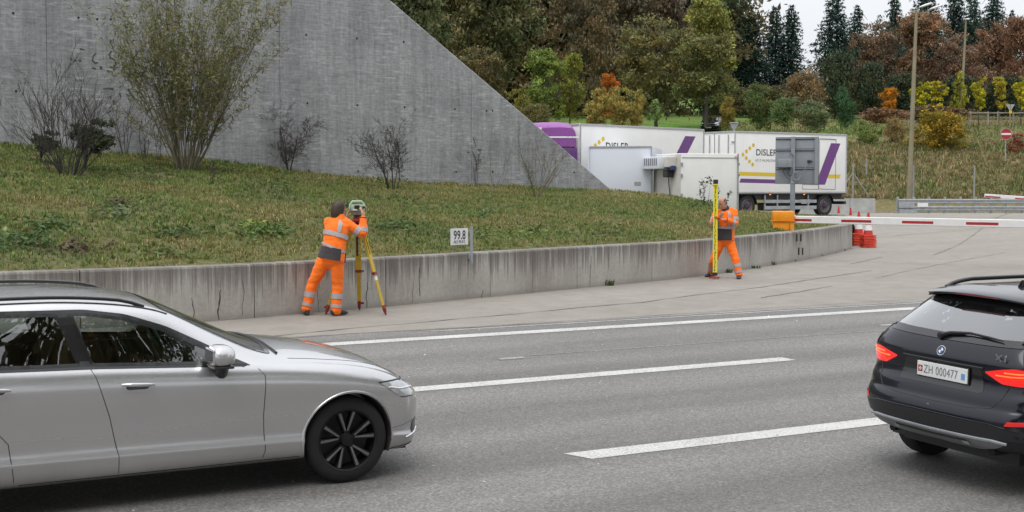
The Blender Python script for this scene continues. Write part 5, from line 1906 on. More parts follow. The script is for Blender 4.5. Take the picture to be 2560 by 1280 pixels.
        MB().tube(pts, .020, 8).build('roof_rail', M_GLOSSBLACK, car, 60)
        for x, sp in ((WX[0], 1), (WX[1], 1)):
            car_wheel(car, x, sg * .865, WR, sg)
            arch_liner(car, x, WR, WR + .042, sg, .54, .85)
        MB().tube([(.17, sg * .52, .345), (.45, sg * .52, .345)], .034, 12).build('exhaust', M_RIM, car, 60)
        m = [(2.95, sg * .96, 1.10)]
        MB().box((2.72, sg * .98, 1.10), (.16, .20, .13), .05).build('mirror', M_NIGHT, car, 40)
    sh.patch([(-.36, .50), (.36, .50), (.30, .68), (-.30, .68)], 'x', 1, .006).build('grille', M_GLOSSBLACK, car)
    sh.patch([(-.27, .40), (.27, .40), (.27, .49), (-.27, .49)], 'x', 1, .008).build('front_plate', M_SIGNWHITE, car)
    if parts:
        # bumper: dark lower valance, silver skid plate, crease and shut lines
        sk = smooth_poly([(.70, .448), (.60, .462), (.3, .458), (0, .455), (-.3, .458), (-.60, .462), (-.70, .448), (-.62, .405), (-.44, .365), (0, .352), (.44, .365), (.62, .405)], .04)
        D_ = sh.patch(sk, 'x', -1, .012, .04).build('skid_plate', M_DIFFUSER, car, 60)
        sh.line([(.70, .448), (.60, .462), (.3, .458), (0, .455), (-.3, .458), (-.60, .462), (-.70, .448)], 'x', -1, .012, off=.012).build('skid_edge', M_GALV, D_, )
        sh.line([(.36, .425), (0, .418), (-.36, .425)], 'x', -1, .010, off=.012).build('skid_groove', M_BLACK, D_)
        for sy in (-.36, .36): sh.patch([(sy - .03, .40), (sy + .03, .40), (sy + .03, .425), (sy - .03, .425)], 'x', -1, .022).build('skid_bolt', M_GALV, D_)
        sh.patch([(-.86, .47), (.86, .47), (.84, .555), (.60, .585), (-.60, .585), (-.84, .555)], 'x', -1, .004, .06).build('bumper_valance', M_BLACK, car, 60)
        sh.line([(.80, .555), (.58, .588), (0, .592), (-.58, .588), (-.80, .555)], 'x', -1, .004, off=.003).build('bumper_crease', M_NIGHT, car)
        tg = [(.70, 1.15), (.76, 1.03), (.66, .88), (.63, .78), (.57, .705), (.40, .684), (0, .678), (-.40, .684), (-.57, .705), (-.63, .78), (-.66, .88), (-.76, 1.03), (-.70, 1.15)]
        sh.line(tg, 'x', -1, .005, off=-.001).build('tailgate_gap', M_BLACK, car)
        # number plate hollow, plate and lamp bar
        rc = smooth_poly([(.40, .795), (.36, .985), (-.42, .985), (-.46, .795)], .03)
        rec = sh.patch(rc, 'x', -1, .002, .05).build('plate_recess', M_GLOSSBLACK, car, 60)
        sh.line([(.38, .992), (-.44, .992)], 'x', -1, .008, off=.006).build('plate_lamp_bar', M_BLACK, rec)
        pc = sh.hit(-.05, .90, 'x', -1, 0)
        px_ = pc.x - .022
        pm = Matrix.Rotation(math.radians(0), 3, 'Y')
        pl = MB().box((px_, -.05, .905), (.012, .52, .118), .004).build('number_plate', M_SIGNWHITE, car)
        MB().box((px_ + .007, -.05, .905), (.012, .54, .135), .004).build('plate_holder', M_BLACK, pl)
        MB().box((px_ - .0068, .175, .905), (.002, .045, .052)).build('plate_crest', M_RED, pl)
        MB().box((px_ - .0078, .175, .905), (.002, .010, .034)).build('crest_cross', M_SIGNWHITE, pl)
        MB().box((px_ - .0078, .175, .905), (.002, .030, .011)).build('crest_cross', M_SIGNWHITE, pl)
        MB().box((px_ - .0068, -.268, .898), (.002, .038, .048)).build('plate_crest', simple('crest_blue', (.12, .30, .55), .4), pl)
        o = obj('plate_lettering', text_mesh('ZH 000477', .098, -.0008, .0005, .74), M_INKGREY, pl)
        o.matrix_local = Matrix(((0, 0, -1, px_ - .008), (-1, 0, 0, .140), (0, 1, 0, .872), (0, 0, 0, 1)))
        # emblem, model badge, wiper, spoiler, brake lamp, fin
        ec = sh.hit(-.005, 1.072, 'x', -1, .004)
        eh = Vector((ec.x, -.005, 1.072))
        tilt = math.radians(-22)
        em = MB().lathe([(0, 0), (.041, 0), (.043, .006)], 28, 'X').build('emblem', M_CHROME, car, 40)
        em.matrix_local = Matrix.Translation(eh) @ Matrix.Rotation(-tilt, 4, 'Y')
        MB().lathe([(.024, -.002), (.036, -.002)], 28, 'X').build('emblem_ring', M_INK, em)
        for q in range(4):
            a0 = q * PI / 2
            MB().add([(-.0025, 0, 0)] + [(-.0025, .023 * math.cos(a0 + i * PI / 12), .023 * math.sin(a0 + i * PI / 12)) for i in range(7)], [tuple(range(8))]).build('emblem_quarter', M_BLUE if q % 2 == 0 else M_SIGNWHITE, em)
        bh = sh.hit(-.50, 1.085, 'x', -1, .004)
        o = obj('model_badge', text_mesh('X1', .075, .002, .002, 1.35), M_CHROME, car)
        o.matrix_local = Matrix(((0, 0, -1, bh.x), (-1, 0, 0, -.52), (0, 1, 0, 1.062), (0, 0, 0, 1)))
        wp = [(.06, 1.168), (-.02, 1.195), (-.20, 1.212), (-.42, 1.202), (-.52, 1.193)]
        wv = [sh.hit(*p, 'x', -1, .022) for p in wp]
        W = MB().tube(wv, [.022, .016, .012, .009, .005], 6).build('rear_wiper', M_BLACK, car, 60)
        MB().lathe([(.03, .02), (.026, -.01), (0, -.012)], 12, 'X', tuple(wv[0])).build('wiper_pivot', M_BLACK, W, 40)
        rows = []
        for y in np.linspace(-.585, .585, 17):
            e = abs(y) / .585
            xb = .495 + .10 * e ** 3
            rw = [sh.hit(x, y, 'z', 1, .003) for x in (1.02, .92, .82)]
            z1 = 1.528 - .040 * e ** 2.2
            rows.append([tuple(rw[0]), tuple(rw[1]), (.80, y, rw[2].z + .006), (.66, y, z1 + .004), (xb + .03, y, z1 - .006), (xb, y, z1 - .018)])
        MB().grid(rows).build('roof_spoiler', M_NIGHT, car, 60, True)
        rows = [[(r[5][0], r[5][1], r[5][2]), (r[5][0] + .012, r[5][1], r[5][2] - .016), (.60, r[5][1], r[5][2] - .030), (.70, r[5][1], r[5][2] - .02)] for r in rows]
        us = MB().grid(rows).build('spoiler_underside', M_GLOSSBLACK, car, 60)
        MB().grid([[(.494, y, 1.508), (.506, y, 1.492)] for y in np.linspace(-.235, .215, 8)]).build('high_brake_lamp', simple('brake_lamp_unlit', (.22, .008, .014), .25, coat=1), car)
        fin = MB()
        rows = []
        for k in range(7):
            t = k / 6
            rows.append([(1.00 + .055 * t + (.17 - .13 * t) * u_, .0 + w_ * .028 * (1 - t * .8), 1.540 + .075 * t * (1 - .1 * t)) for u_, w_ in ((0, 0), (.25, 1), (.6, 1), (1, 0), (.6, -1), (.25, -1))])
        fin.grid(rows, True)
        fin.f.append(tuple(6 * 6 + i for i in range(6)))
        fin.build('antenna_fin', M_GLOSSBLACK, car, 50, True)
        MB().lathe([(.011, 0), (.012, .004), (0, .006)], 10, 'X', (sh.hit(-.0, .64, 'x', -1, .004).x, .0, .64)).build('camera_knob', M_CHROME, car)
    for h in holes: sh.open(*h)
    MB().box((2.0, 0, .42), (3.0, 1.5, .10)).build('cabin_floor', M_INTER, car)
    for sg in (-1, 1): MB().box((1.9, sg * .80, .78), (2.3, .05, .62)).build('door_lining', M_INTER, car)
    MB().box((2.95, 0, .95), (.45, 1.4, .26), .06).build('dashboard', M_INTER, car)
    MB().box((.62, 0, .80), (.75, 1.2, .55)).build('load_cover', M_INTER, car)
    for sy in (-.37, .37):
        seat(car, 2.05, sy, .68); seat(car, 1.22, sy, .70)
    steering(car, 2.62, .37, 1.03)
    MB().box((2.2, 0, .27), (3.6, 1.2, .10)).build('underbody', M_BLACK, car)
    return car
cs_ = 1 / math.sqrt(1 + SLOPE ** 2)
bx, by = sd_xy(8.30, 7.76)
suv_car = suv('dark blue SUV with lit tail lamps cut by the right frame edge', Matrix(((UX, NX * cs_, -NX * SLOPE * cs_, bx), (UY, NY * cs_, -NY * SLOPE * cs_, by), (0, SLOPE * cs_, cs_, road_z(7.76)), (0, 0, 0, 1))))
# parked far car on the green slope
pf = at_y(1818, 331, 122)
far_car = suv('small dark car on the green slope above the trailer roof', Matrix.Translation(pf + Vector((0, 4.3, 0))) @ Matrix.Rotation(math.radians(-112), 4, 'Z'), False)
# ================================================================== PEOPLE AND SURVEY EQUIPMENT
def mat_cloth(name, col, var=0.16, rough=0.85, emit=0.0):
    m, t, b = new_mat(name)
    co = t('ShaderNodeTexCoord').outputs['Object']
    f = t.noise(t.mapping(co, (1, 1, 1.6)), 9, 5, 0.6, 0.6)
    t.put(b.inputs['Base Color'], t.ramp(f, [(0.3, tuple(c * (1 - var) for c in col)), (0.7, tuple(min(1, c * (1 + var)) for c in col))]))
    b.inputs['Roughness'].default_value = rough
    b.inputs['Sheen Weight'].default_value = 0.15
    bp = t('ShaderNodeBump', Strength=0.6, Distance=0.02)
    t.put(bp.inputs['Height'], t.noise(co, 14, 4, 0.6, 1.2))
    t.put(b.inputs['Normal'], bp.outputs[0])
    if emit:
        b.inputs['Emission Color'].default_value = (*col, 1)
        b.inputs['Emission Strength'].default_value = emit
    return m
M_HIVIS = mat_cloth('hi_vis_orange', (1.0, 0.17, 0.004), 0.10)
M_BAND = mat_cloth('reflective_tape', (0.36, 0.33, 0.335), 0.08, 0.45)
M_CHAR = mat_cloth('charcoal_cloth', (0.036, 0.030, 0.034), 0.15)
M_NAVY = mat_cloth('navy_shirt', (0.035, 0.045, 0.085), 0.15)
M_SKIN = simple('skin', (0.50, 0.27, 0.19), 0.55, var=0.12, scale=18)
M_HAIR = simple('brown_hair', (0.042, 0.024, 0.015), 0.6, var=0.45, scale=40)
M_HAIRG = simple('grey_brown_hair', (0.075, 0.060, 0.050), 0.7, var=0.4, scale=40)
M_SHOE = simple('dark_shoe', (0.030, 0.025, 0.022), 0.6, var=0.3, scale=12)
M_YPAINT = simple('tripod_yellow', (0.52, 0.36, 0.012), 0.45, var=0.12, scale=7)
M_YSTAFF = simple('staff_yellow', (0.72, 0.62, 0.015), 0.4, var=0.05, scale=7)
M_TRED = simple('tripod_red', (0.24, 0.022, 0.020), 0.5, var=0.2)
M_STEEL = simple('tip_steel', (0.25, 0.24, 0.23), 0.4, 0.8, var=0.2)
M_MINT = simple('instrument_mint', (0.36, 0.47, 0.36), 0.5, var=0.08)
M_MINTD = simple('instrument_grey_green', (0.17, 0.22, 0.17), 0.5, var=0.1)

def eloft(mb, pts, ra, rb, ref, n=16, close=True):
    """elliptic tube: ra along ref, rb across"""
    pts = [Vector(p) for p in pts]
    N_ = len(pts)
    if not hasattr(ra, '__len__'): ra = [ra] * N_
    if not hasattr(rb, '__len__'): rb = [rb] * N_
    ref = Vector(ref)
    rows = []
    for i, p in enumerate(pts):
        t = (pts[min(i + 1, N_ - 1)] - pts[max(i - 1, 0)]).normalized()
        a = (ref - t * ref.dot(t))
        a = a.normalized() if a.length > 1e-4 else Vector((1, 0, 0))
        b = t.cross(a)
        rows.append([p + a * ra[i] * math.cos(2 * PI * k / n) + b * rb[i] * math.sin(2 * PI * k / n) for k in range(n)])
    if close:
        t0 = (pts[0] - pts[1]).normalized() * min(ra[0], rb[0]) * .6
        t1 = (pts[-1] - pts[-2]).normalized() * min(ra[-1], rb[-1]) * .6
        c0, c1 = pts[0], pts[-1]
        rows.insert(0, [c0 + (q - c0) * .55 + t0 for q in rows[0]])
        rows.append([c1 + (q - c1) * .55 + t1 for q in rows[-1]])
    m0 = len(mb.v)
    mb.grid(rows, True)
    if close:
        mb.f.append(tuple(m0 + k for k in range(n))[::-1])
        mb.f.append(tuple(m0 + (len(rows) - 1) * n + k for k in range(n)))
    return rows
def spline(pts, n=4):
    """Catmull-Rom resample of points with any number of components"""
    P = [np.array(p, float) for p in pts]
    out = []
    for i in range(len(P) - 1):
        p0, p1, p2, p3 = P[max(i - 1, 0)], P[i], P[i + 1], P[min(i + 2, len(P) - 1)]
        for k in range(n):
            t = k / n
            out.append(.5 * (2 * p1 + (p2 - p0) * t + (2 * p0 - 5 * p1 + 4 * p2 - p3) * t * t + (3 * p1 - p0 - 3 * p2 + p3) * t ** 3))
    out.append(P[-1])
    return out
def limb(mb, keys, ref, n=14, sub=4):
    """keys: (x, y, z, ra, rb)"""
    S = spline([tuple(k[0]) + (k[1], k[2]) for k in keys], sub)
    eloft(mb, [s[:3] for s in S], [max(.004, s[3]) for s in S], [max(.004, s[4]) for s in S], ref, n)
    return S
def fuse(mb, name, mat, parent, voxel, smooth=2, wrinkle=0.0, seed=0):
    o = mb.build(name, mat, parent, 179, True)
    r = o.modifiers.new('remesh', 'REMESH')
    r.mode = 'VOXEL'
    r.voxel_size = voxel
    s = o.modifiers.new('smooth', 'SMOOTH')
    s.iterations = smooth
    s.factor = .5
    bake(o)
    me = o.data
    if wrinkle:
        me.calc_loop_triangles()
        nr = [v.normal.copy() for v in me.vertices]
        for v, nn in zip(me.vertices, nr):
            c = v.co
            f = mnoise.noise((c.x * 7 + seed, c.y * 7, c.z * 16)) + .6 * mnoise.noise((c.x * 18, c.y * 18 + seed, c.z * 30))
            v.co = c + nn * f * wrinkle
    me.polygons.foreach_set('use_smooth', [True] * len(me.polygons))
    if not me.materials: me.materials.append(mat)
    me.update()
    return o
def band(name, parent, S, t0, t1, ref, grow, n=24, arc=(0, 1), mat=None, tilt=None):
    """a strip of tape around the lofted shape S between t0 and t1"""
    N_ = len(S) - 1
    rows = []
    for t in np.linspace(t0, t1, 5):
        x = t * N_
        i = min(int(x), N_ - 1)
        s = S[i] * (1 - (x - i)) + S[i + 1] * (x - i)
        tg = Vector((S[min(i + 1, N_)] - S[max(i - 1, 0)])[:3]).normalized()
        a = Vector(ref) - tg * Vector(ref).dot(tg)
        a.normalize()
        b = tg.cross(a)
        row = []
        for k in range(n + 1):
            an = 2 * PI * (arc[0] + (arc[1] - arc[0]) * k / n)
            q = Vector(s[:3]) + a * (s[3] + grow) * math.cos(an) + b * (s[4] + grow) * math.sin(an)
            if tilt is not None: q += tg * tilt * math.cos(an)
            row.append(q)
        rows.append(row)
    return MB().grid(rows).build(name, mat or M_BAND, parent, 60)
def hand(mb, wrist, d, pn, sgn, curl=.5, L=.175, spread=.10):
    """palm, four fingers of unequal length and a thumb; d along the hand, pn out of the palm"""
    d = Vector(d).normalized()
    pn = Vector(pn)
    pn = (pn - d * pn.dot(d)).normalized()
    sd_ = d.cross(pn) * sgn                      # towards the thumb side
    w = Vector(wrist)
    eloft(mb, [w - d * .01, w + d * .035, w + d * .085], [.026, .036, .037], [.018, .015, .012], sd_, 10)
    fl = (.068, .080, .075, .058)
    for i in range(4):
        o = .027 - .018 * i
        base = w + d * .082 + sd_ * o
        dd = (d + sd_ * spread * (1.5 - i) * .5).normalized()
        pts = [base]
        ang = 0
        for f in (.45, .32, .23):
            ang += curl
            v = dd * math.cos(ang) + pn * math.sin(ang)
            pts.append(pts[-1] + v * fl[i] * f)
        mb.tube(pts, [.0092, .0088, .0080, .0062], 7)
    tb = w + d * .025 + sd_ * .026
    tv = (d * .62 + sd_ * .66 + pn * .3).normalized()
    tv2 = (d * .9 + sd_ * .2 + pn * .45).normalized()
    mb.tube([tb, tb + tv * .042, tb + tv * .042 + tv2 * .028, tb + tv * .042 + tv2 * .05], [.0125, .0108, .0095, .007], 7)

def head_mesh(mb, c, fwd, up, s=1.0):
    """skull, jaw, nose, brow, lips, ears; c = centre of the head"""
    f = Vector(fwd).normalized()
    u = (Vector(up) - f * Vector(up).dot(f)).normalized()
    r = f.cross(u)
    def P(a, b, d): return Vector(c) + (f * a + r * b + u * d) * s
    ring = [(-.118, .012, .046, .050), (-.105, .022, .056, .062), (-.085, .018, .064, .078), (-.05, .010, .070, .090), (-.01, .002, .074, .096), (.03, -.004, .077, .099), (.07, -.008, .073, .094), (.10, -.010, .058, .074), (.118, -.010, .034, .045), (.124, -.010, .012, .016)]
    rows = []
    for d, a0, w, l in ring:
        row = []
        for k in range(20):
            an = 2 * PI * k / 20
            ca, sa = math.cos(an), math.sin(an)
            row.append(P(a0 + l * ca * (1 if ca > 0 else 1.02), w * sa, d))
        rows.append(row)
    m0 = len(mb.v)
    mb.grid(rows, True)
    mb.f.append(tuple(m0 + k for k in range(20)))
    mb.f.append(tuple(m0 + 9 * 20 + k for k in range(20))[::-1])
    mb.tube([P(.088, 0, .018), P(.105, 0, -.012), P(.118, 0, -.034), P(.098, 0, -.046)], [.009, .012, .017, .010], 8)     # nose
    mb.tube([P(.078, -.045, .026), P(.092, -.02, .030), P(.094, 0, .028), P(.092, .02, .030), P(.078, .045, .026)], .011, 8)  # brow
    mb.tube([P(.080, -.026, -.070), P(.095, 0, -.068), P(.080, .026, -.070)], .008, 8)                                    # lips
    mb.tube([P(.070, -.015, -.104), P(.086, 0, -.104), P(.070, .015, -.104)], .016, 8)                                    # chin
    for sg in (-1, 1):
        mb.tube([P(.000, sg * .076, -.035), P(-.012, sg * .084, -.010), P(-.014, sg * .086, .016), P(-.002, sg * .078, .028)], [.008, .012, .013, .008], 8)
    return P

def person(name, label, J, R, Fw, base, S=1.0, opts=None):
    """J: joint positions; R: unit vector to the person's right; Fw: forward"""
    o = opts or {}
    th = thing(name, label, 'person', base)
    B = Vector(base)
    J = {k: Vector(v) - B for k, v in J.items()}
    R, Fw = Vector(R).normalized(), Vector(Fw).normalized()
    up = Vector((0, 0, 1))
    # --- body, one continuous surface
    mb = MB()
    P = head_mesh(mb, J['head'], o.get('look', Fw), o.get('hup', up), S)
    limb(mb, [(J['head'] - Vector(o.get('hup', up)) * .05, .052, .055), ((J['head'] + J['neck']) / 2, .056, .058), (J['neck'], .07, .07)], R)
    limb(mb, [(J['neck'], .07, .07), (J['chest'], .165, .11), (J['waist'], .145, .105), (J['hip'], .165, .12)], R)
    for sd_ in ('l', 'r'):
        limb(mb, [(J['sh_' + sd_], .055, .055), (J['el_' + sd_], .042, .042), (J['wr_' + sd_], .028, .026)], R)
        limb(mb, [(J['hp_' + sd_], .085, .085), (J['kn_' + sd_], .058, .06), (J['an_' + sd_], .042, .045)], R)
    body = fuse(mb, 'body', M_SKIN, th, .013, 3)
    hb = MB()
    for sd_ in ('l', 'r'):
        hd, hp, cl = o['hand_' + sd_]
        hand(hb, J['wr_' + sd_], hd, hp, 1 if sd_ == 'l' else -1, cl)
    bm = bmesh.new()
    bm.from_mesh(body.data)
    hm = hb.mesh('hands', 60)
    bm.from_mesh(hm)
    bm.to_mesh(body.data)
    bm.free()
    body.data.polygons.foreach_set('use_smooth', [True] * len(body.data.polygons))
    # --- jacket
    mb = MB()
    T = limb(mb, [(J['hem'], o.get('hemw', .215), .165), (J['hip'] * .5 + J['waist'] * .5, .205, .155), (J['waist'], .190, .148), (J['chest'], .200, .150), (J['uch'], .185, .130), (J['neck'] - up * .01, .085, .085)], R, 22)
    arms = {}
    for sd_ in ('l', 'r'):
        sh_, el, wr = J['sh_' + sd_], J['el_' + sd_], J['wr_' + sd_]
        inn = sh_.lerp(J['uch'], .45)
        arms[sd_] = limb(mb, [(inn, .085, .085), (sh_, .086, .088), (sh_.lerp(el, .5), .076, .078), (el, .068, .070), (el.lerp(wr, .55), .062, .062), (el.lerp(wr, .93), .052, .052)], R)
    jacket = fuse(mb, 'jacket', M_HIVIS, th, .014, 2, .006, 3)
    col = MB()
    limb(col, [(J['neck'] - up * .035, .105, .100), (J['neck'] + up * .012, .088, .086), (J['neck'] + up * .052, .078, .076)], R)
    col.build('collar', o.get('collar', M_HIVIS), jacket, 60)
    for sd_ in ('l', 'r'):
        A = arms[sd_]
        band('sleeve_band', jacket, A, .42, .51, R, .007)
        band('sleeve_band', jacket, A, .66, .735, R, .007)
        band('cuff', jacket, A, .955, 1.0, R, .004, mat=M_CHAR)
    for t0, t1, tl in o['bands']:
        band('chest_band', jacket, T, t0, t1, R, .013, 40, tilt=tl)
    d0, d1, da, db = o['dark']
    band('hem_panel', jacket, T, d0, d1, R, .012, 36, arc=(da, db), mat=M_CHAR)
    for a, t0, t1, w in o.get('vbands', ()):
        N_ = len(T) - 1
        rows = []
        for t in np.linspace(t0, t1, 12):
            x = t * N_
            i = min(int(x), N_ - 1)
            s = T[i] * (1 - (x - i)) + T[i + 1] * (x - i)
            tg = Vector((T[min(i + 1, N_)] - T[max(i - 1, 0)])[:3]).normalized()
            aa = (R - tg * R.dot(tg)).normalized()
            bb = tg.cross(aa)
            rows.append([Vector(s[:3]) + aa * (s[3] + .012) * math.cos(q) + bb * (s[4] + .014) * math.sin(q) for q in np.linspace(2 * PI * a - w, 2 * PI * a + w, 4)])
        MB().grid(rows).build('shoulder_band', M_BAND, jacket, 60)
    # --- trousers
    mb = MB()
    limb(mb, [(J['hip'] + up * .10, .165, .13), (J['hip'], .185, .145), (J['hip'] - up * .09, .150, .125)], R, 20)
    legs = {}
    for sd_ in ('l', 'r'):
        h, k, a = J['hp_' + sd_], J['kn_' + sd_], J['an_' + sd_]
        legs[sd_] = limb(mb, [(h + up * .04, .105, .115), (h.lerp(k, .35), .104, .112), (h.lerp(k, .75), .090, .096), (k, .084, .090), (k.lerp(a, .5), .080, .086), (k.lerp(a, .88), .076, .083), (k.lerp(a, 1.04), .078, .086)], R)
    tr = fuse(mb, 'trousers', M_HIVIS, th, .014, 2, .007, 9)
    for sd_ in ('l', 'r'):
        band('leg_band', tr, legs[sd_], .60, .675, R, .008)
        band('leg_band', tr, legs[sd_], .765, .835, R, .008)
    # --- shoes
    for sd_ in ('l', 'r'):
        an, toe = J['an_' + sd_], J['toe_' + sd_]
        d = (toe - an); d.z = 0; d.normalize()
        sx = Vector((-d.y, d.x, 0))
        g = an.copy(); g.z = o.get('gz', 0.0)
        mb = MB()
        rows = []
        for (l, w, z0, z1) in ((-.085, .030, .012, .075), (-.06, .040, .003, .105), (0, .044, .002, .115), (.06, .043, .004, .095), (.11, .047, .002, .075), (.16, .045, .003, .062), (.20, .032, .010, .045), (.215, .015, .018, .034)):
            c_ = g + d * l + up * (z0 + z1) / 2
            rows.append([c_ + sx * w * math.copysign(abs(math.cos(q)) ** .6, math.cos(q)) + up * (z1 - z0) / 2 * math.copysign(abs(math.sin(q)) ** .7, math.sin(q)) for q in np.linspace(0, 2 * PI, 15)[:-1]])
        mb.grid(rows, True)
        mb.f.append(tuple(range(14))); mb.f.append(tuple(7 * 14 + i for i in range(14))[::-1])
        s_ = mb.build('shoe', M_SHOE, th, 60, True)
    # --- hair
    hm_ = MB()
    f = Vector(o.get('look', Fw)).normalized()
    u = (Vector(o.get('hup', up)) - f * Vector(o.get('hup', up)).dot(f)).normalized()
    r = f.cross(u)
    c = J['head']
    if o['hair'] == 'bob':
        rows = []
        for d, a0, w, l0, l1 in ((.137, -.012, .020, .02, .024), (.128, -.012, .055, .055, .062), (.10, -.014, .088, .088, .095), (.05, -.016, .100, .096, .112), (.0, -.020, .104, .075, .118), (-.05, -.026, .106, .055, .114), (-.10, -.032, .100, .035, .100), (-.128, -.034, .086, .02, .082)):
            row = []
            for k in range(24):
                an = 2 * PI * k / 24
                ca, sa = math.cos(an), math.sin(an)
                j = 1 + .035 * math.sin(k * 5.3 + d * 9) 
                row.append(c + (f * (a0 + (l0 if ca > 0 else l1) * ca * j) + r * w * sa * j + u * (d - .006 * math.sin(k * 2.9))) )
            rows.append(row)
        hm_.grid(rows, True)
        hm_.f.append(tuple(range(24)))
        hm_.f.append(tuple(7 * 24 + k for k in range(24))[::-1])
        hm_.build('hair', M_HAIR, th, 60, True)
    else:
        rows = []                               # short fringe of hair round the back and sides of a bald head
        for d, gw in ((-.055, .003), (-.02, .006), (.02, .007), (.05, .006), (.068, .002)):
            row = []
            for k in range(25):
                an = PI / 2 * .92 + (PI * 2 - PI * .92) * k / 24
                w, l = (.0765, .098) if d < .05 else (.0755, .095)
                row.append(c + f * (-.004 + (l + gw) * math.cos(an)) + r * (w + gw) * math.sin(an) + u * d)
            rows.append(row)
        hm_.grid(rows).build('hair', M_HAIRG, th, 60)
        for sg in (-1, 1):
            MB().box(c + f * .093 + r * sg * .030 + u * .036, (.02, .034, .008), .003, Matrix((f, r, u)).transposed()).build('eyebrow', M_HAIRG, th)
            MB().lathe([(0, .006), (.008, .004), (.010, 0)], 10, 'Z', (0, 0, 0)).build('eye', M_INK, th).location = c + f * .088 + r * sg * .030 + u * .012
    return th, J, B

GA_ = SLOPE * 9.8
# ---- surveyor at the instrument, seen from behind
def at1(px, py, dy=0.0): return at_y(px, py, 20.70 + dy)
foot_l, foot_r = at_road(764, 788), at_road(840, 790)
J1 = dict(head=at1(848, 524, .18), neck=at1(848, 544, .14), uch=at1(844, 560, .13), chest=at1(841, 577, .10), waist=at1(836, 610, .05), hip=at1(829, 645, .02), hem=at1(828, 650, .02),
          sh_l=at1(822, 556, .16), el_l=at1(838, 578, .44), wr_l=at1(866, 546, .52), sh_r=at1(867, 560, .12), el_r=at1(907, 585, .12), wr_r=at1(908, 541, .20),
          hp_l=at1(809, 655, .02), kn_l=at1(781, 712, .04), an_l=at1(767, 772, foot_l.y - 20.70), toe_l=at1(760, 780, foot_l.y - 20.70 + .5),
          hp_r=at1(843, 656, .0), kn_r=at1(844, 716, .02), an_r=at1(840, 777, foot_r.y - 20.70), toe_r=at1(864, 785, foot_r.y - 20.70 + .12))
R1 = Vector((.90, -.43, 0)); F1 = Vector((.43, .90, 0))
base1 = Vector((J1['hip'].x, J1['hip'].y, GA_))
up1 = (J1['neck'] - J1['hip']).normalized()
person('person', 'person in orange hi-vis workwear bending to a survey instrument, seen from behind', J1, R1, F1, base1, 1.0, dict(
    look=(.62, .78, -.05), hup=(0.05, 0.05, 1), hair='bob', hand_l=((.25, .1, .95), (.9, -.1, 0), .35), hand_r=((-.12, .05, 1), (-.8, .5, .1), .35),
    bands=((.50, .565, -.035), (.285, .35, -.045)), dark=(.0, .285, .06, .93), vbands=((.86, .55, .93, .17),), gz=.0, hemw=.225))
# ---- surveyor with the staff, head bent over his hands
def at2(px, py, dy=0.0): return at_y(px, py, 29.15 + dy)
f2l, f2r = at_road(1848, 697), at_road(1776, 692)
J2 = dict(head=at2(1806.5, 507, -.08), neck=at2(1814, 524, .0), uch=at2(1815, 533, .0), chest=at2(1814, 546, .0), waist=at2(1814, 570, .02), hip=at2(1812, 598, .03), hem=at2(1813, 601, .02),
          sh_r=at2(1792, 533, .02), el_r=at2(1781, 557, -.10), wr_r=at2(1797, 541, -.30), sh_l=at2(1834, 527, .0), el_l=at2(1838, 558, -.12), wr_l=at2(1811, 549, -.30),
          hp_r=at2(1803, 603, .03), kn_r=at2(1784, 650, .10), an_r=at2(1777, 684, f2r.y - 29.15), toe_r=at2(1762, 690, f2r.y - 29.15 - .18),
          hp_l=at2(1823, 603, .02), kn_l=at2(1839, 648, -.10), an_l=at2(1848, 687, f2l.y - 29.15), toe_l=at2(1845, 695, f2l.y - 29.15 - .25))
F2 = Vector((-.42, -.90, 0)); R2 = Vector((-.90, .42, 0))
base2 = Vector((J2['hip'].x, J2['hip'].y, GA_))
person('person', 'balding person in orange hi-vis workwear standing behind a yellow levelling staff', J2, R2, F2, base2, .98, dict(
    look=(-.62, -.55, -.55), hup=(-.45, -.3, .84), hair='fringe', hand_l=((-.95, -.1, .25), (.2, -.3, .9), .5), hand_r=((.6, -.35, .45), (.2, .3, .7), .5), collar=M_CHAR,
    bands=((.40, .455, 0),), dark=(.0, .385, .03, .40), vbands=((.155, .46, .90, .15), (.345, .46, .90, .15)), gz=.0, hemw=.205))

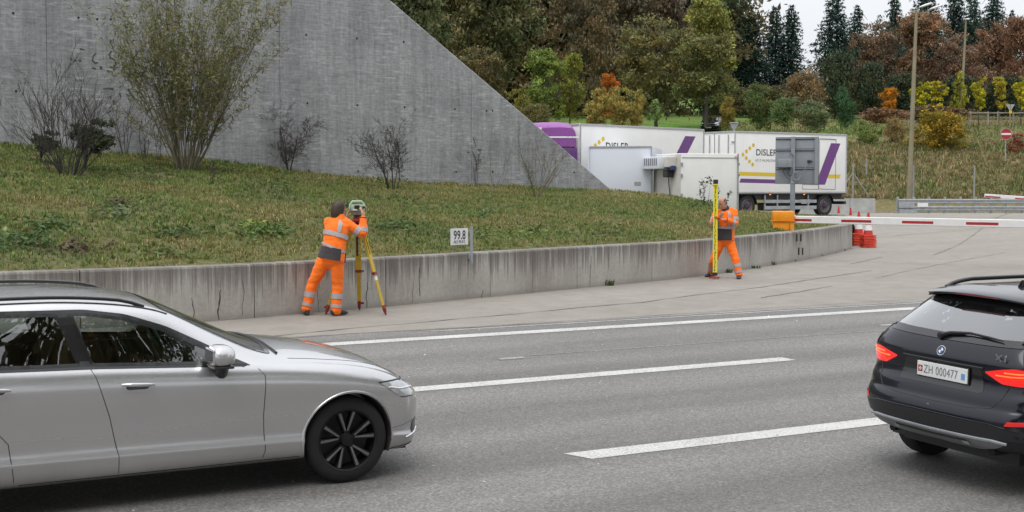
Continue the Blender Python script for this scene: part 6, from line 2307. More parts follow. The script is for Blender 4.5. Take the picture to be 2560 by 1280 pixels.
# ---- survey tripod and level
tp = [at_road(965, 788), at_road(898.5, 775.5), at_road(814, 787)]
hd = at_y(893, 556, 21.05)
tri = thing('survey_tripod', 'yellow wooden survey tripod with red clamps standing before the low wall', 'tripod', (hd.x, hd.y, GA_))
B = Vector((hd.x, hd.y, GA_))
MB().lathe([(0, .0), (.075, .0), (.085, .012), (.085, .035), (.07, .045), (0, .045)], 24, 'Z', (0, 0, hd.z - GA_)).build('tripod_head', M_TRED, tri, 40)
for k, f in enumerate(tp):
    top = Vector((0, 0, hd.z - GA_ - .01)) + ((f - hd) * Vector((1, 1, 0))).normalized() * .065
    ft = f - B
    ax = (ft - top)
    L = ax.length
    ax.normalize()
    sx = ax.cross(Vector((0, 0, 1))).normalized()
    ny = ax.cross(sx)
    mt = Matrix((sx, ny, ax)).transposed()
    lg = MB()
    for sg in (-1, 1):
        lg.box(top + ax * L * .235 + sx * sg * .033, (.020, .030, L * .47), .003, mt)
    lg.v and None
    leg = MB().box(top + ax * L * .44, (.088, .024, L * .20), .004, mt).build('leg', M_YPAINT, tri)
    for sg in (-1, 1):
        MB().box(top + ax * L * .175 + sx * sg * .034, (.020, .030, L * .35), .003, mt).build('leg_rail', M_YPAINT, leg)
    MB().box(top + ax * L * .70, (.058, .022, L * .40), .004, mt).build('leg_slide', M_YPAINT, leg)
    MB().box(top + ax * L * .545, (.104, .045, .045), .008, mt).build('clamp', M_TRED, leg)
    MB().tube([top + ax * L * .545 + sx * .05, top + ax * L * .545 + sx * .085], .012, 8).build('clamp_screw', M_BLACK, leg)
    if k == 0: MB().box(top + ax * L * .60, (.060, .026, .06), .002, mt).build('label', M_SIGNWHITE, leg)
    MB().tube([ft - ax * .16, ft - ax * .06, ft - ax * .005], [.030, .026, .008], 10).build('foot', M_TRED, leg, 40)
    MB().tube([ft - ax * .06, ft + ax * .004], [.014, .004], 8).build('spike', M_STEEL, leg)
    MB().box(ft - ax * .115 + ny * -.02 + sx * .03, (.09, .03, .03), .006, mt).build('tread_plate', M_TRED, leg)
    MB().box(top + ax * .02, (.10, .05, .05), .01, mt).build('hinge', M_TRED, leg)
MB().tube([(0, 0, hd.z - GA_ - .02), (0, 0, hd.z - GA_ - .52)], .018, 8).build('centre_strap', M_BLACK, tri)
iz = hd.z + .05
ins = thing('survey_instrument', 'pale green survey instrument with carrying handle on the yellow tripod', 'instrument', (hd.x, hd.y, iz), math.radians(24))
MB().lathe([(0, 0), (.065, 0), (.065, .02), (.05, .03), (.05, .06), (.06, .07), (0, .07)], 20).build('tribrach', M_TRED, ins, 40)
for a in (0, 2.1, 4.2): MB().lathe([(.016, .02), (.018, .03), (.018, .055), (.012, .06)], 10, 'Z', (.05 * math.cos(a), .05 * math.sin(a), 0)).build('levelling_screw', M_BLACK, ins)
MB().box((0, 0, .10), (.17, .15, .07), .015).build('lower_housing', M_MINTD, ins, 30)
MB().box((0, 0, .175), (.215, .15, .10), .018).build('housing', M_MINT, ins, 30)
MB().box((-.03, -.085, .19), (.08, .03, .055), .006).build('display', M_BLACK, ins)
MB().box((-.06, -.085, .145), (.06, .03, .022), .004).build('keypad', M_SIGNWHITE, ins)
MB().tube([(.05, -.16, .185), (.05, .16, .185)], [.022, .032], 14).build('telescope', M_MINTD, ins, 40)
MB().tube([(.05, -.19, .185), (.05, -.16, .185)], .018, 12).build('eyepiece', M_BLACK, ins, 40)
MB().lathe([(.028, 0), (.03, .02), (0, .022)], 14, 'X', (.108, 0, .16)).build('focus_knob', M_BLACK, ins, 40)
MB().tube([(-.118, 0, .16), (-.116, 0, .225), (-.075, 0, .275), (.075, 0, .275), (.116, 0, .225), (.118, 0, .16)], .016, 8).build('handle', M_MINT, ins, 50)

# ---- levelling staff on its red base plate
sb = at_y(1787.5, 692, 28.88)
st = thing('levelling_staff', 'tall bright yellow levelling staff with black cap standing on the pavement', 'staff', (sb.x, sb.y, GA_), math.radians(-9))
H0, H1 = .075, (692 - 450) / FOC * 28.88 + .05
wS = .092
body = MB().box((0, 0, (H0 + H1) / 2), (wS, .035, H1 - H0), .003).build('staff', M_YSTAFF, st)
for sx in (-1, 1): MB().box((sx * (wS / 2 - .007), -.019, (H0 + H1 - .1) / 2), (.012, .006, H1 - H0 - .12)).build('edge_rail', simple('pale_yellow', (.70, .66, .22), .4), body)
MB().box((0, 0, H1 - .035), (wS + .012, .045, .09), .004).build('cap', M_BLACK, st)
MB().box((0, 0, H0 + .035), (wS + .01, .045, .07), .004).build('shoe', M_BLACK, st)
z = H0 + .12
i = 0
while z < H1 - .12:
    w_ = (.020, .014, .022, .012)[i % 4]
    MB().box((-.006 + .006 * ((i // 2) % 3 - 1), -.0185, z), (w_, .003, .022 if i % 5 else .040)).build('scale_mark', M_INK, body)
    z += .034 if i % 5 else .050
    i += 1
MB().tube([(-.085, -.02, H1 - .115), (-.03, -.03, H1 - .11), (.045, -.03, H1 - .108)], [.006, .014, .012], 8).build('strap_hook', M_YPAINT, st)
bp_ = at_z(1786, 695.5, GA_ + .02)
pt = thing('staff_base_plate', 'small red triangular base plate under the yellow staff', 'base plate', (bp_.x, bp_.y, GA_), math.radians(-20))
MB().prism([(-.13, .02), (-.02, -.08), (.10, -.06), (.11, .03), (-.02, .09)], (0, 0, .025), (1, 0, 0), (0, 1, 0), .022).build('plate', M_CONERED, pt)
MB().lathe([(.032, 0), (.03, .02), (.0, .028)], 12, 'Z', (0, 0, .045)).build('knob', M_STEEL, pt, 40)
for x_, y_ in ((-.1, .015), (.07, -.045), (-.01, .065)): MB().tube([(x_, y_, .0), (x_, y_, .03)], [.006, .012], 6).build('spike', M_CONERED, pt)
MB().box((.09, -.05, .05), (.05, .03, .02), .005).build('grip', M_CONERED, pt)
# ================================================================== VEGETATION
M_FOL = mat_leaf('tree_foliage', 0.30, 0.65)
M_FOLN = mat_leaf('shrub_foliage', 0.35, 0.55)
def mat_bark(name, lo, hi):
    m, t, b = new_mat(name)
    co = t('ShaderNodeTexCoord').outputs['Object']
    f = t.noise(t.mapping(co, (1, 1, .25)), 9, 5, .7)
    t.put(b.inputs['Base Color'], t.ramp(f, [(.3, lo), (.7, hi)]))
    b.inputs['Roughness'].default_value = .9
    return m
M_BARK = mat_bark('bark', (.035, .030, .024), (.105, .092, .075))
M_TWIG = mat_bark('dark_twigs', (.022, .018, .018), (.060, .050, .048))
M_TWIGB = mat_bark('brown_twigs', (.085, .075, .048), (.190, .165, .115))

def leaf_quads(C, size, rng, asp=1.0, droop=0.0, upb=0.4):
    """one kite shaped leaf (or spray of leaves) per centre"""
    n = len(C)
    nr = rng.normal(size=(n, 3))
    nr[:, 2] = np.abs(nr[:, 2]) + upb
    nr /= np.linalg.norm(nr, axis=1, keepdims=True)
    a = rng.normal(size=(n, 3))
    a[:, 2] -= droop
    a -= nr * (a * nr).sum(1, keepdims=True)
    a /= np.linalg.norm(a, axis=1, keepdims=True) + 1e-9
    b = np.cross(nr, a)
    s = size[:, None]
    w = s * asp
    V = np.stack([C - a * s, C + b * w * rng.uniform(.5, 1.0, (n, 1)) + a * s * .1, C + a * s, C - b * w * rng.uniform(.5, 1.0, (n, 1)) + a * s * .1], 1).reshape(-1, 3)
    F = np.arange(n * 4).reshape(n, 4)
    return V, F
def join(parts):
    V, F, T, o = [], [], [], 0
    for v, f, t in parts:
        V.append(v); F.append(f + o); T.append(t); o += len(v)
    return np.concatenate(V), np.concatenate(F), np.concatenate(T)

def tint_of(rng, n, base_var, hue=None, hv=.12):
    g = np.exp(rng.normal(0, base_var, (n, 1)))
    c = g * np.ones((n, 3))
    if hue is not None: c = c * (1 + (np.array(hue) - 1) * rng.uniform(0, 1, (n, 1)))
    c *= np.exp(rng.normal(0, hv, (n, 3)) * np.array([1, .6, .8]))
    return c

def crown_broad(seed, H=1.0, R=.42, lo=.18, nclump=120, per=85, leaf=.020, squash=.62, hue=(1.28, 1.0, .8), airy=.0, spread=1.0):
    """crown of a broadleaved tree, 1 m high; clumps of leaves carried on the outside of lobes"""
    rng = np.random.default_rng(seed)
    parts = []
    lobes = []
    for i in range(11):
        a = rng.uniform(0, 2 * PI)
        z = rng.uniform(.1, .92)
        rr = R * math.sin(PI * (.12 + .80 * z)) ** .7 * rng.uniform(.25, .75)
        lobes.append((rr * math.cos(a), rr * math.sin(a), lo + (H - lo) * z, R * rng.uniform(.34, .58)))
    lobes.append((0, 0, lo + (H - lo) * .82, R * .5))
    lobes.append((0, 0, lo + (H - lo) * .45, R * .7))
    for i in range(nclump):
        lx, ly, lz, lr = lobes[i % len(lobes)]
        d = rng.normal(size=3)
        d /= np.linalg.norm(d)
        c = np.array([lx, ly, lz]) + d * lr * rng.uniform(.70, 1.05) * np.array([1, 1, .8])
        if c[2] > H: c[2] = H - rng.uniform(0, .05)
        if c[2] < lo * .8: continue
        n = int(per * rng.uniform(.5, 1.3))
        cr = R * rng.uniform(.10, .22) * spread
        P = c + rng.normal(size=(n, 3)) * np.array([cr, cr, cr * squash]) * .62
        sz = leaf * rng.uniform(.6, 1.35, n)
        v, f = leaf_quads(P, sz, rng, .62)
        ct = np.exp(rng.normal(0, .22)) * (1 + (np.array(hue) - 1) * rng.uniform(0, 1) ** 1.5)
        t = np.repeat(tint_of(rng, n, .12, None, .06) * ct, 4, 0)
        parts.append((v, f, t))
    return join(parts)

def crown_conifer(seed, R=.20, lo=.10, whorls=30, leaf=.017, dens=1.0):
    rng = np.random.default_rng(seed)
    parts = []
    for w in range(whorls):
        z = lo + (1 - lo) * (w / whorls) ** .92
        rad = R * (1 - (z - lo) / (1 - lo)) ** .62 * rng.uniform(.72, 1.15) + .010
        nb = int(rng.integers(7, 11) if z < .85 else 6)
        for b in range(nb):
            a = 2 * PI * (b + rng.uniform(-.35, .35)) / nb + w
            L = rad * rng.uniform(.6, 1.18)
            n = max(6, int(85 * L / R * dens))
            t = rng.uniform(.12, 1, n) ** .8
            drop = -.32 * L * t ** 1.4 + .10 * L * t ** 3
            wd = L * .16 * (1 - t * .6)
            side = rng.normal(0, 1, n) * wd
            x, y = t * L * math.cos(a) - side * math.sin(a), t * L * math.sin(a) + side * math.cos(a)
            P = np.stack([x, y, z + drop - np.abs(rng.normal(0, .012, n))], 1)
            v, f = leaf_quads(P, leaf * rng.uniform(.6, 1.3, n) * (1 - .35 * t), rng, .42, 1.1, .5)
            tt = np.repeat(tint_of(rng, n, .12, None, .04) * np.exp(rng.normal(0, .2)), 4, 0)
            parts.append((v, f, tt))
    return join(parts)

def trunk_mesh(seed, h=.75, r=.022, limbs=7, lo=.22, conif=False):
    rng = random.Random(seed)
    mb = MB()
    pts = [(0, 0, -.03)]
    x = y = 0
    for k in range(1, 7):
        x += rng.uniform(-.008, .008); y += rng.uniform(-.008, .008)
        pts.append((x, y, h * k / 6))
    mb.tube(pts, [r * (1 - .78 * k / 6) for k in range(7)], 7)
    for i in range(limbs):
        z = lo + (h - lo) * i / limbs
        a = rng.uniform(0, 2 * PI)
        L = (.30 - .16 * i / limbs) if not conif else .10
        p0 = Vector((0, 0, z))
        p1 = p0 + Vector((math.cos(a) * L * .45, math.sin(a) * L * .45, L * .45))
        p2 = p0 + Vector((math.cos(a) * L, math.sin(a) * L, L * .95 if not conif else -.02))
        mb.tube([p0, p1, p2], [r * .45, r * .28, r * .08], 5)
    me = mb.mesh('trunk', 60)
    me.materials.append(M_BARK)
    return me

def cmesh(name, data, mat=None):
    V, F, T = data
    return tri_mesh(name, V, F, T, mat or M_FOL)
BROAD = [cmesh('crown', crown_broad(11, nclump=150, per=90)), cmesh('crown', crown_broad(12, R=.46, nclump=160, per=85, squash=.45)), cmesh('crown', crown_broad(13, R=.36, lo=.12, nclump=140, per=90, hue=(1.25, 1.1, .7))), cmesh('crown', crown_broad(14, R=.50, lo=.08, nclump=170, per=85, squash=.4, hue=(1.35, .98, .75)))]
AIRY = [cmesh('crown', crown_broad(21, R=.34, lo=.22, nclump=70, per=42, leaf=.030, hue=(1.2, 1.1, .7))), cmesh('crown', crown_broad(22, R=.30, lo=.30, nclump=60, per=45, leaf=.034, hue=(1.1, 1.15, .8)))]
BUSH = [cmesh('foliage', crown_broad(31, R=.60, lo=.02, nclump=110, per=60, leaf=.034, hue=(1.25, .95, .7))), cmesh('foliage', crown_broad(32, R=.72, lo=.0, nclump=120, per=55, leaf=.036, hue=(1.3, 1.0, .7), spread=1.2))]
AIRY.append(cmesh('crown', crown_broad(23, R=.26, lo=.26, nclump=48, per=50, leaf=.030, hue=(1.15, 1.0, .8))))
CONIF = [cmesh('crown', crown_conifer(41)), cmesh('crown', crown_conifer(42, R=.24, lo=.16)), cmesh('crown', crown_conifer(43, R=.15, lo=.3, whorls=24, dens=.8))]
TRUNK = [trunk_mesh(1), trunk_mesh(2, .7, .026, 8), trunk_mesh(3, .95, .014, 9, .15, True)]
TRUNK_S = trunk_mesh(5, .75, .022, 6, .34)

def tree(name, label, px, top, bot, Y, cme, tme, col, width=None, group=None, cat='tree', part='crown'):
    """bot and top are where the photo shows the foot and the tip at distance Y"""
    a, b = at_y(px, bot, Y), at_y(px, top, Y)
    h = b.z - a.z
    t = thing(name, label, cat, a, random.uniform(0, 6.28), group)
    w = 1.0
    if width:
        half = max(abs(v.co.x) for v in cme.vertices)
        w = (width / FOC * Y / 2) / (half * h) * .96
    if tme is not None:
        k = obj('trunk', tme, None, t)
        k.scale = (h * min(w, 1.2), h * min(w, 1.2), h)
    c = obj(part, cme, None, t)
    c.scale = (h * w, h * w, h)
    lum = .3 * col[0] + .6 * col[1] + .1 * col[2]
    f = 1.9 if lum < .12 else (1.45 if lum < .17 else 1.22)
    c.color = (col[0] * f * .95, col[1] * f * (1.08 if lum < .17 else .93), col[2] * f * 1.05, 1)  # crowns lightened; among far trees this colour gives the hazy look
    return t

GRN, OLV, BRN, RUS, DKG, YEL, ORG = (.060, .085, .022), (.085, .078, .026), (.100, .058, .028), (.115, .048, .022), (.016, .030, .018), (.26, .23, .022), (.34, .15, .018)
G1 = 'beeches at the edge of the wood'
tree('beech_tree', 'dark olive beech whose crown meets the sloping wall edge at the top', 1030, -70, 330, 120, BROAD[0], TRUNK[0], (.048, .055, .026), 260, G1)
tree('beech_tree', 'olive-brown beech right of the wall slope, second along the wood', 1130, -90, 320, 128, BROAD[1], TRUNK[1], (.078, .068, .030), 280, G1)
tree('beech_tree', 'russet-tinged beech behind the pale green tree', 1250, -80, 320, 132, BROAD[0], TRUNK[0], (.062, .064, .030), 270, G1)
tree('beech_tree', 'low dark beech beneath the wall slope', 1190, 120, 330, 112, BROAD[3], TRUNK[1], (.060, .050, .022), 200, G1)
tree('beech_tree', 'tall brown beech left of the orange-tipped shrub', 1440, -90, 310, 140, BROAD[3], TRUNK[0], (.082, .066, .040), 260, G1)
tree('beech_tree', 'dull brown beech high above the orange-tipped shrub', 1570, -80, 300, 146, BROAD[1], TRUNK[1], (.080, .062, .042), 250, G1)
tree('beech_tree', 'broad olive-brown beech above the lorry roof', 1640, 45, 312, 122, BROAD[3], TRUNK[0], (.082, .076, .032), 270, G1)
tree('beech_tree', 'broad olive beech at the right end of the wood edge', 1765, 95, 312, 118, BROAD[1], TRUNK[1], (.082, .080, .032), 230, G1)
tree('lime_tree', 'airy yellow-green tree standing out against the sky', 1760, 5, 300, 128, BROAD[2], TRUNK[0], (.115, .110, .034), 180)
tree('beech_tree', 'grey-brown thin beech crown left of the airy yellow-green tree', 1670, -60, 300, 150, BROAD[0], TRUNK[1], (.075, .055, .045), 190, G1)
tree('ash_tree', 'bright green young tree right of the wall slope', 1365, 130, 330, 98, BROAD[2], TRUNK[1], (.085, .105, .028), 130)
tree('ash_tree', 'yellow-green young tree beside the bright green one', 1425, 140, 325, 100, BROAD[2], TRUNK[0], (.130, .130, .030), 90)
tree('shrub', 'low green shrub peeping over the sloping wall', 1290, 228, 330, 92, BUSH[0], None, (.095, .090, .022), 90, cat='shrub', part='foliage')
tree('shrub', 'brownish shrub left of the purple cab roof', 1345, 265, 335, 84, BUSH[1], None, (.070, .065, .026), 110, cat='shrub', part='foliage')
tree('shrub', 'shrub with a bright orange tip behind the white lorry', 1522, 188, 315, 96, BROAD[2], None, (.33, .12, .018), 62, cat='shrub', part='foliage')
for px, top, w, lab in ((1490, 225, 95, 'yellow-green willow shrub left of the orange-tipped one'), (1555, 222, 110, 'yellow-green willow shrub in front of the orange-tipped one'), (1592, 228, 55, 'tall thin yellowish shrub right of the orange-tipped one')):
    tree('willow_shrub', lab, px, top, 322, 90, BUSH[0], None, (.205, .165, .050), w, 'willow shrubs behind the white lorry', 'shrub', 'foliage')
tree('shrub', 'small grey-green shrub at the end of the willow row', 1638, 250, 322, 92, AIRY[0], TRUNK_S, (.10, .14, .05), 55, cat='shrub', part='foliage')
tree('shrub', 'golden shrub low at the right end of the wood edge', 1822, 245, 318, 112, BUSH[0], None, (.13, .10, .024), 60, cat='shrub', part='foliage')
# conifers
G2 = 'dark conifers on the skyline'
for px, top, bot, Y, k, w, lab in (
        (1878, 22, 290, 165, 1, 105, 'dark conifer left of the sky gap, first of two'),
        (1935, 12, 290, 168, 1, 90, 'dark conifer in the middle of the left conifer clump'),
        (1976, 5, 285, 166, 0, 90, 'dark conifer edging the sky gap on its left'),
        (2085, -20, 300, 160, 1, 135, 'tall conifer edging the sky gap on its right'),
        (2140, 5, 300, 168, 0, 80, 'conifer next right of the sky gap conifer'),
        (2232, -35, 290, 185, 0, 70, 'slim conifer top rising behind the russet beeches'),
        (2310, -60, 290, 180, 1, 120, 'conifer top directly behind the twin-headed lamp'),
        (2385, -50, 290, 188, 0, 110, 'conifer top between the two street lamps'),
        (2428, -30, 290, 184, 1, 90, 'conifer top just right of the single-headed lamp'),
        (2480, -45, 290, 186, 0, 90, 'conifer top near the right frame edge'),
        (2525, 18, 290, 190, 0, 60, 'small conifer tip closest to the right frame edge')):
    tree('conifer_tree', lab, px, top, bot, Y, CONIF[k], TRUNK[2], (.022, .038, .030), w * 1.8, G2)  # pale bluish colour stands in for haze over the conifers
G3 = 'russet beeches right of the gap'
for px, top, bot, Y, k, w, col, lab in (
        (2185, 60, 300, 150, 3, 170, (.085, .058, .040), 'russet beech right of the sky gap conifer'),
        (2300, 38, 300, 152, 1, 190, (.115, .068, .042), 'rust-brown beech behind the twin-headed lamp'),
        (2395, 90, 300, 148, 3, 170, (.100, .064, .048), 'mauve-brown beech between the street lamps'),
        (2475, 62, 300, 154, 0, 160, (.108, .062, .042), 'rust-brown beech right of the single-headed lamp'),
        (2555, 50, 300, 150, 1, 150, (.112, .062, .042), 'rust-brown beech cut by the right frame edge')):
    tree('beech_tree', lab, px, top, bot, Y, BROAD[k], TRUNK[0], col, w, G3)
for px, top, w, lab in ((2095, 140, 130, 'black-green thicket under the sky gap conifer'), (2175, 165, 110, 'black-green thicket left of the orange tree'), (2260, 190, 150, 'dark thicket behind the yellow trees, left'), (2390, 200, 170, 'dark thicket behind the yellow trees, middle'), (2510, 200, 160, 'dark thicket behind the yellow trees, right')):
    tree('thicket', lab, px, top, 300, 142, BUSH[1], None, (.028, .036, .022), w, 'thickets at the foot of the wood', 'shrub', 'foliage')
for px, top, bot, Y, k, w, col, lab in (
        (1905, 215, 322, 112, 0, 110, (.055, .068, .024), 'dense green bush right of the small dark car'),
        (1960, 250, 322, 108, 1, 90, (.060, .085, .036), 'second green bush right of the small dark car'),
        (2018, 185, 322, 118, 1, 130, (.105, .075, .045), 'tall brown-grey bush below the sky gap'),
        (2040, 255, 325, 106, 0, 110, (.075, .095, .050), 'grey-green bush beside the small fence'),
        (2113, 222, 318, 114, 0, 70, (.030, .062, .030), 'dark green cone-shaped bush left of the orange tree'),
        (2165, 305, 388, 100, 0, 80, (.090, .110, .035), 'leafy green bush on the bank above the braced post'),
        (2345, 285, 398, 97, 1, 160, (.190, .135, .020), 'big golden yellow bush right of the tall lamp post'),
        (2280, 325, 392, 98, 0, 70, (.15, .115, .028), 'smaller golden bush behind the tall lamp post'),
        (2235, 300, 385, 101, 1, 70, (.13, .095, .045), 'dry straw-coloured bush between the two far bushes'),
        (2400, 345, 400, 98, 0, 70, (.12, .11, .03), 'low olive bush right of the golden one'),
        (2200, 275, 312, 118, 1, 150, (.13, .075, .050), 'reddish low scrub under the orange tree'),
        (2330, 270, 312, 122, 1, 200, (.095, .060, .040), 'reddish low scrub under the yellow trees')):
    tree('bush', lab, px, top, bot, Y, BUSH[k], None, col, w, None, 'bush', 'foliage')
tree('red_shrub', 'thin dark red shrub below the no-entry sign', 2540, 335, 405, 95, AIRY[0], TRUNK_S, (.13, .035, .030), 60, None, 'shrub', 'foliage')
# young trees with stakes
tree('maple_tree', 'small orange-leaved tree left of the tall lamp post', 2221, 222, 305, 120, BROAD[2], TRUNK_S, (.36, .17, .016), 58)
G4 = 'yellow avenue trees'
M_STAKE = simple('stake_wood', (.30, .27, .22), .8, var=.2)
for px, top, w, col, lab in ((2300, 205, 60, (.34, .32, .02), 'yellow young tree just right of the tall lamp post'), (2345, 198, 64, (.36, .34, .025), 'yellow young tree second from the tall lamp post'), (2398, 182, 60, (.24, .25, .03), 'yellow-green young tree behind the single-headed lamp'),
                             (2446, 192, 50, (.33, .31, .025), 'yellow young tree right of the single-headed lamp'), (2496, 188, 58, (.32, .30, .03), 'yellow young tree left of the pale triangular sign'), (2552, 192, 50, (.36, .33, .02), 'yellow young tree at the right frame edge')):
    t = tree('avenue_tree', lab, px, top, 308, 128, AIRY[(px // 7) % 3], TRUNK_S, col, w, G4)
    if px > 2390:
        for dx in (-.85, .85):
            for dy in (-.6, .6): MB().tube([(dx, dy, -.2), (dx, dy, 1.05)], .05, 6).build('stake', M_STAKE, t)
            MB().tube([(dx, -.6, .95), (dx, .6, .95)], .035, 6).build('stake_rail', M_STAKE, t)
        for dy in (-.6, .6): MB().tube([(-.85, dy, .95), (.85, dy, .95)], .035, 6).build('stake_rail', M_STAKE, t)
# the rest of the wood, too deep to tell trees apart
def wood_mass(name, label, spots, seed):
    rng = np.random.default_rng(seed)
    parts = []
    pool = [crown_broad(61, nclump=100, per=62, leaf=.018), crown_broad(62, R=.48, nclump=105, per=60, leaf=.018), crown_conifer(63, R=.24, whorls=24, leaf=.016, dens=.6)]
    for x, y, z, h, w, k, col in spots:
        V, F, T = pool[k]
        a = rng.uniform(0, 6.28)
        R_ = np.array([[math.cos(a), -math.sin(a), 0], [math.sin(a), math.cos(a), 0], [0, 0, 1]])
        parts.append(((V @ R_.T) * np.array([h * w, h * w, h]) + np.array([x, y, z]), F, T * np.array(col)))
    V, F, T = join(parts)
    T = T * np.array([1.85, 2.2, 2.05])  # foliage lightened, so the far wood gets its haze from colour
    o = obj(name, tri_mesh(name, V, F, T, M_FOLN))
    o['kind'] = 'stuff'
    o['label'] = label
    o.color = (1, 1, 1, 1)
    return o
sp = []
for px in range(930, 1830, 42):
    for Y in (165, 190):
        a = at_y(px + random.uniform(-20, 20), 300, Y)
        k = random.choice((0, 1, 2, 2))
        col = random.choice(((.058, .056, .030), (.040, .050, .026), (.078, .060, .034))) if k < 2 else (.018, .032, .022)
        sp.append((a.x, a.y, a.z - 2, random.uniform(24, 32) * (1.0 if px < 1720 else .80), random.uniform(.8, 1.1), k, col))
for px in range(2150, 2640, 45):
    a = at_y(px, 300, 200)
    sp.append((a.x, a.y, a.z - 2, random.uniform(13, 18), 1.0, random.choice((0, 2)), random.choice(((.075, .045, .03), (.02, .034, .024)))))
for px in range(1800, 2150, 40):
    a = at_y(px, 300, 150)
    sp.append((a.x, a.y, a.z - 1, random.uniform(3.5, 5.5), 1.3, random.choice((0, 1)), random.choice(((.07, .06, .03), (.045, .055, .026)))))
wood_mass('far_wood', 'deep mixed autumn wood filling the background', sp, 71)
# wood behind the viewer, mirrored in the car windows and paint
sp = []
for i in range(20):
    sx_, dx_ = sd_xy(-30 + 4.2 * i + random.uniform(-1, 1), -10.5 - random.uniform(0, 3))
    if i in (4, 13): continue
    sp.append((sx_, dx_, road_z(-12) - .1, random.uniform(17, 29), random.uniform(.45, .62), random.choice((0, 1, 1, 0)), random.choice(((.05, .06, .024), (.08, .06, .03), (.03, .045, .02)))))
wood_mass('roadside_wood', 'dense roadside trees across the motorway', sp, 72)

# ---------------------------------------------------------------- shrubs on the bank
def grow(mb, p, d, L, r, depth, rng, tips, split=3, bend=.25, up=.12, seg=4, ratio=.62, ang=.55, minr=.0045):
    pts, rad = [p.copy()], [r]
    for k in range(seg):
        d = (d + Vector((rng.gauss(0, bend), rng.gauss(0, bend), rng.gauss(0, bend) + up)) * .35).normalized()
        pts.append(pts[-1] + d * L / seg)
        rad.append(max(minr * .6, r * (1 - .55 * (k + 1) / seg)))
    mb.tube(pts, rad, 5 if r > .008 else 3, False)
    tips.append((pts, d, depth))
    if depth > 0:
        for i in range(split):
            k = rng.randint(1, seg)
            ax = Vector((rng.gauss(0, 1), rng.gauss(0, 1), rng.gauss(0, .5)))
            nd = (d + ax.normalized() * ang * rng.uniform(.7, 1.5)).normalized()
            grow(mb, pts[k], nd, L * ratio * rng.uniform(.7, 1.15), max(minr, rad[k] * .62), depth - 1, rng, tips, split, bend, up, seg, ratio, ang, minr)
def leaves_on(tips, per, size, asp, rng, tint, mind=9, lowcut=0.0, sd_=.03, keep=None):
    C = []
    for pts, d, dep in tips:
        if dep > mind: continue
        for _ in range(per):
            k = rng.integers(0, len(pts) - 1)
            q = pts[k].lerp(pts[k + 1], rng.uniform())
            C.append((q.x + rng.normal(0, sd_), q.y + rng.normal(0, sd_), q.z + rng.normal(0, sd_)))
    C = np.array(C)
    if lowcut: C = C[C[:, 2] > lowcut]
    if keep is not None: C = C[[keep(c) for c in C]]
    n = len(C)
    V, F = leaf_quads(C, size * rng.uniform(.6, 1.3, n), rng, asp, -.6, .1)
    ti = np.array(tint)[rng.integers(0, len(tint), n)] * np.exp(rng.normal(0, .2, (n, 1)))
    return tri_mesh('leaves', V, F, np.repeat(ti, 4, 0), M_FOLN)
def shrub(name, label, px, py, stems, H, spread, seed, mat, depth=3, r=.016, split=3, leaf=None, cat='shrub', group=None, lean=(0, 0), bend=.25, ang=.55, ratio=.6, up=.12, base_r=.12):
    g = bank_spot(px, py)
    t = thing(name, label, cat, (g.x, g.y, g.z - .03), 0, group)
    rng = random.Random(seed)
    mb, tips = MB(), []
    for i in range(stems):
        a = 2 * PI * (i + rng.uniform(-.3, .3)) / stems
        s = spread * rng.uniform(.35, 1.0)
        d = Vector((math.cos(a) * s + lean[0], math.sin(a) * s * .6 + lean[1], 1)).normalized()
        p = Vector((math.cos(a) * base_r * rng.uniform(.2, 1), math.sin(a) * base_r * rng.uniform(.2, 1), 0))
        grow(mb, p, d, H * rng.uniform(.55, .8), r * rng.uniform(.7, 1.1), depth, rng, tips, split, bend, up, 5, ratio, ang)
    mb.build('branches', mat, t, 60)
    if leaf:
        me = leaves_on(tips, leaf[0], leaf[1], leaf[2], np.random.default_rng(seed), leaf[3], leaf[4] if len(leaf) > 4 else 9, leaf[5] if len(leaf) > 5 else 0, leaf[6] if len(leaf) > 6 else .03)
        o = obj('leaves', me, None, t)
        o.color = (1, 1, 1, 1)
    return t
WIL = [(.150, .172, .052), (.200, .210, .075), (.110, .135, .042), (.25, .235, .10), (.22, .17, .07)]
shrub('willow_shrub', 'tall fan-shaped willow shrub with narrow olive leaves against the wing wall', 468, 426, 36, 4.7, .49, 5, M_TWIGB, 2, .018, 5, (13, .072, .24, WIL, 2, .75, .08), up=.09, bend=.18, ang=.42, ratio=.46, base_r=.28, lean=(.06, 0))
shrub('bare_shrub', 'dark bare shrub with an evergreen clump, leftmost on the bank', 172, 437, 26, 1.95, .95, 6, M_TWIG, 3, .013, 3, None, up=.18, bend=.3, ang=.5, base_r=.35)
g = bank_spot(225, 425)
t = thing('evergreen_clump', 'dark evergreen clump of leaves growing in the leftmost bare shrub', 'shrub', (g.x, g.y - .2, g.z))
k = obj('foliage', cmesh('foliage', crown_broad(51, R=.55, lo=.25, nclump=60, per=60, leaf=.05, hue=(1.1, 1, .8)), M_FOLN), None, t)
k.scale = (.95, .8, .95); k.color = (.060, .085, .038, 1); k.location = (.18, 0, .12)
rg_ = random.Random(3)
mb_, tp_ = MB(), []
for i in range(9): grow(mb_, Vector((-.05, 0, 0)), Vector((rg_.uniform(-.1, .5), rg_.uniform(-.3, .3), 1)).normalized(), .7, .012, 1, rg_, tp_)
mb_.build('branches', M_TWIG, t, 60)
t2 = copy_tree(t); t2['label'] = 'small dark evergreen clump low on the left of the leftmost shrub'
g2 = bank_spot(112, 405); t2.location = (g2.x, g2.y - .2, g2.z); t2.scale = (.62, .62, .62)
shrub('sapling', 'slender bare sapling with twin stems left of the willow shrub', 312, 391, 5, 1.5, .25, 8, M_TWIG, 2, .012, 3, base_r=.10)
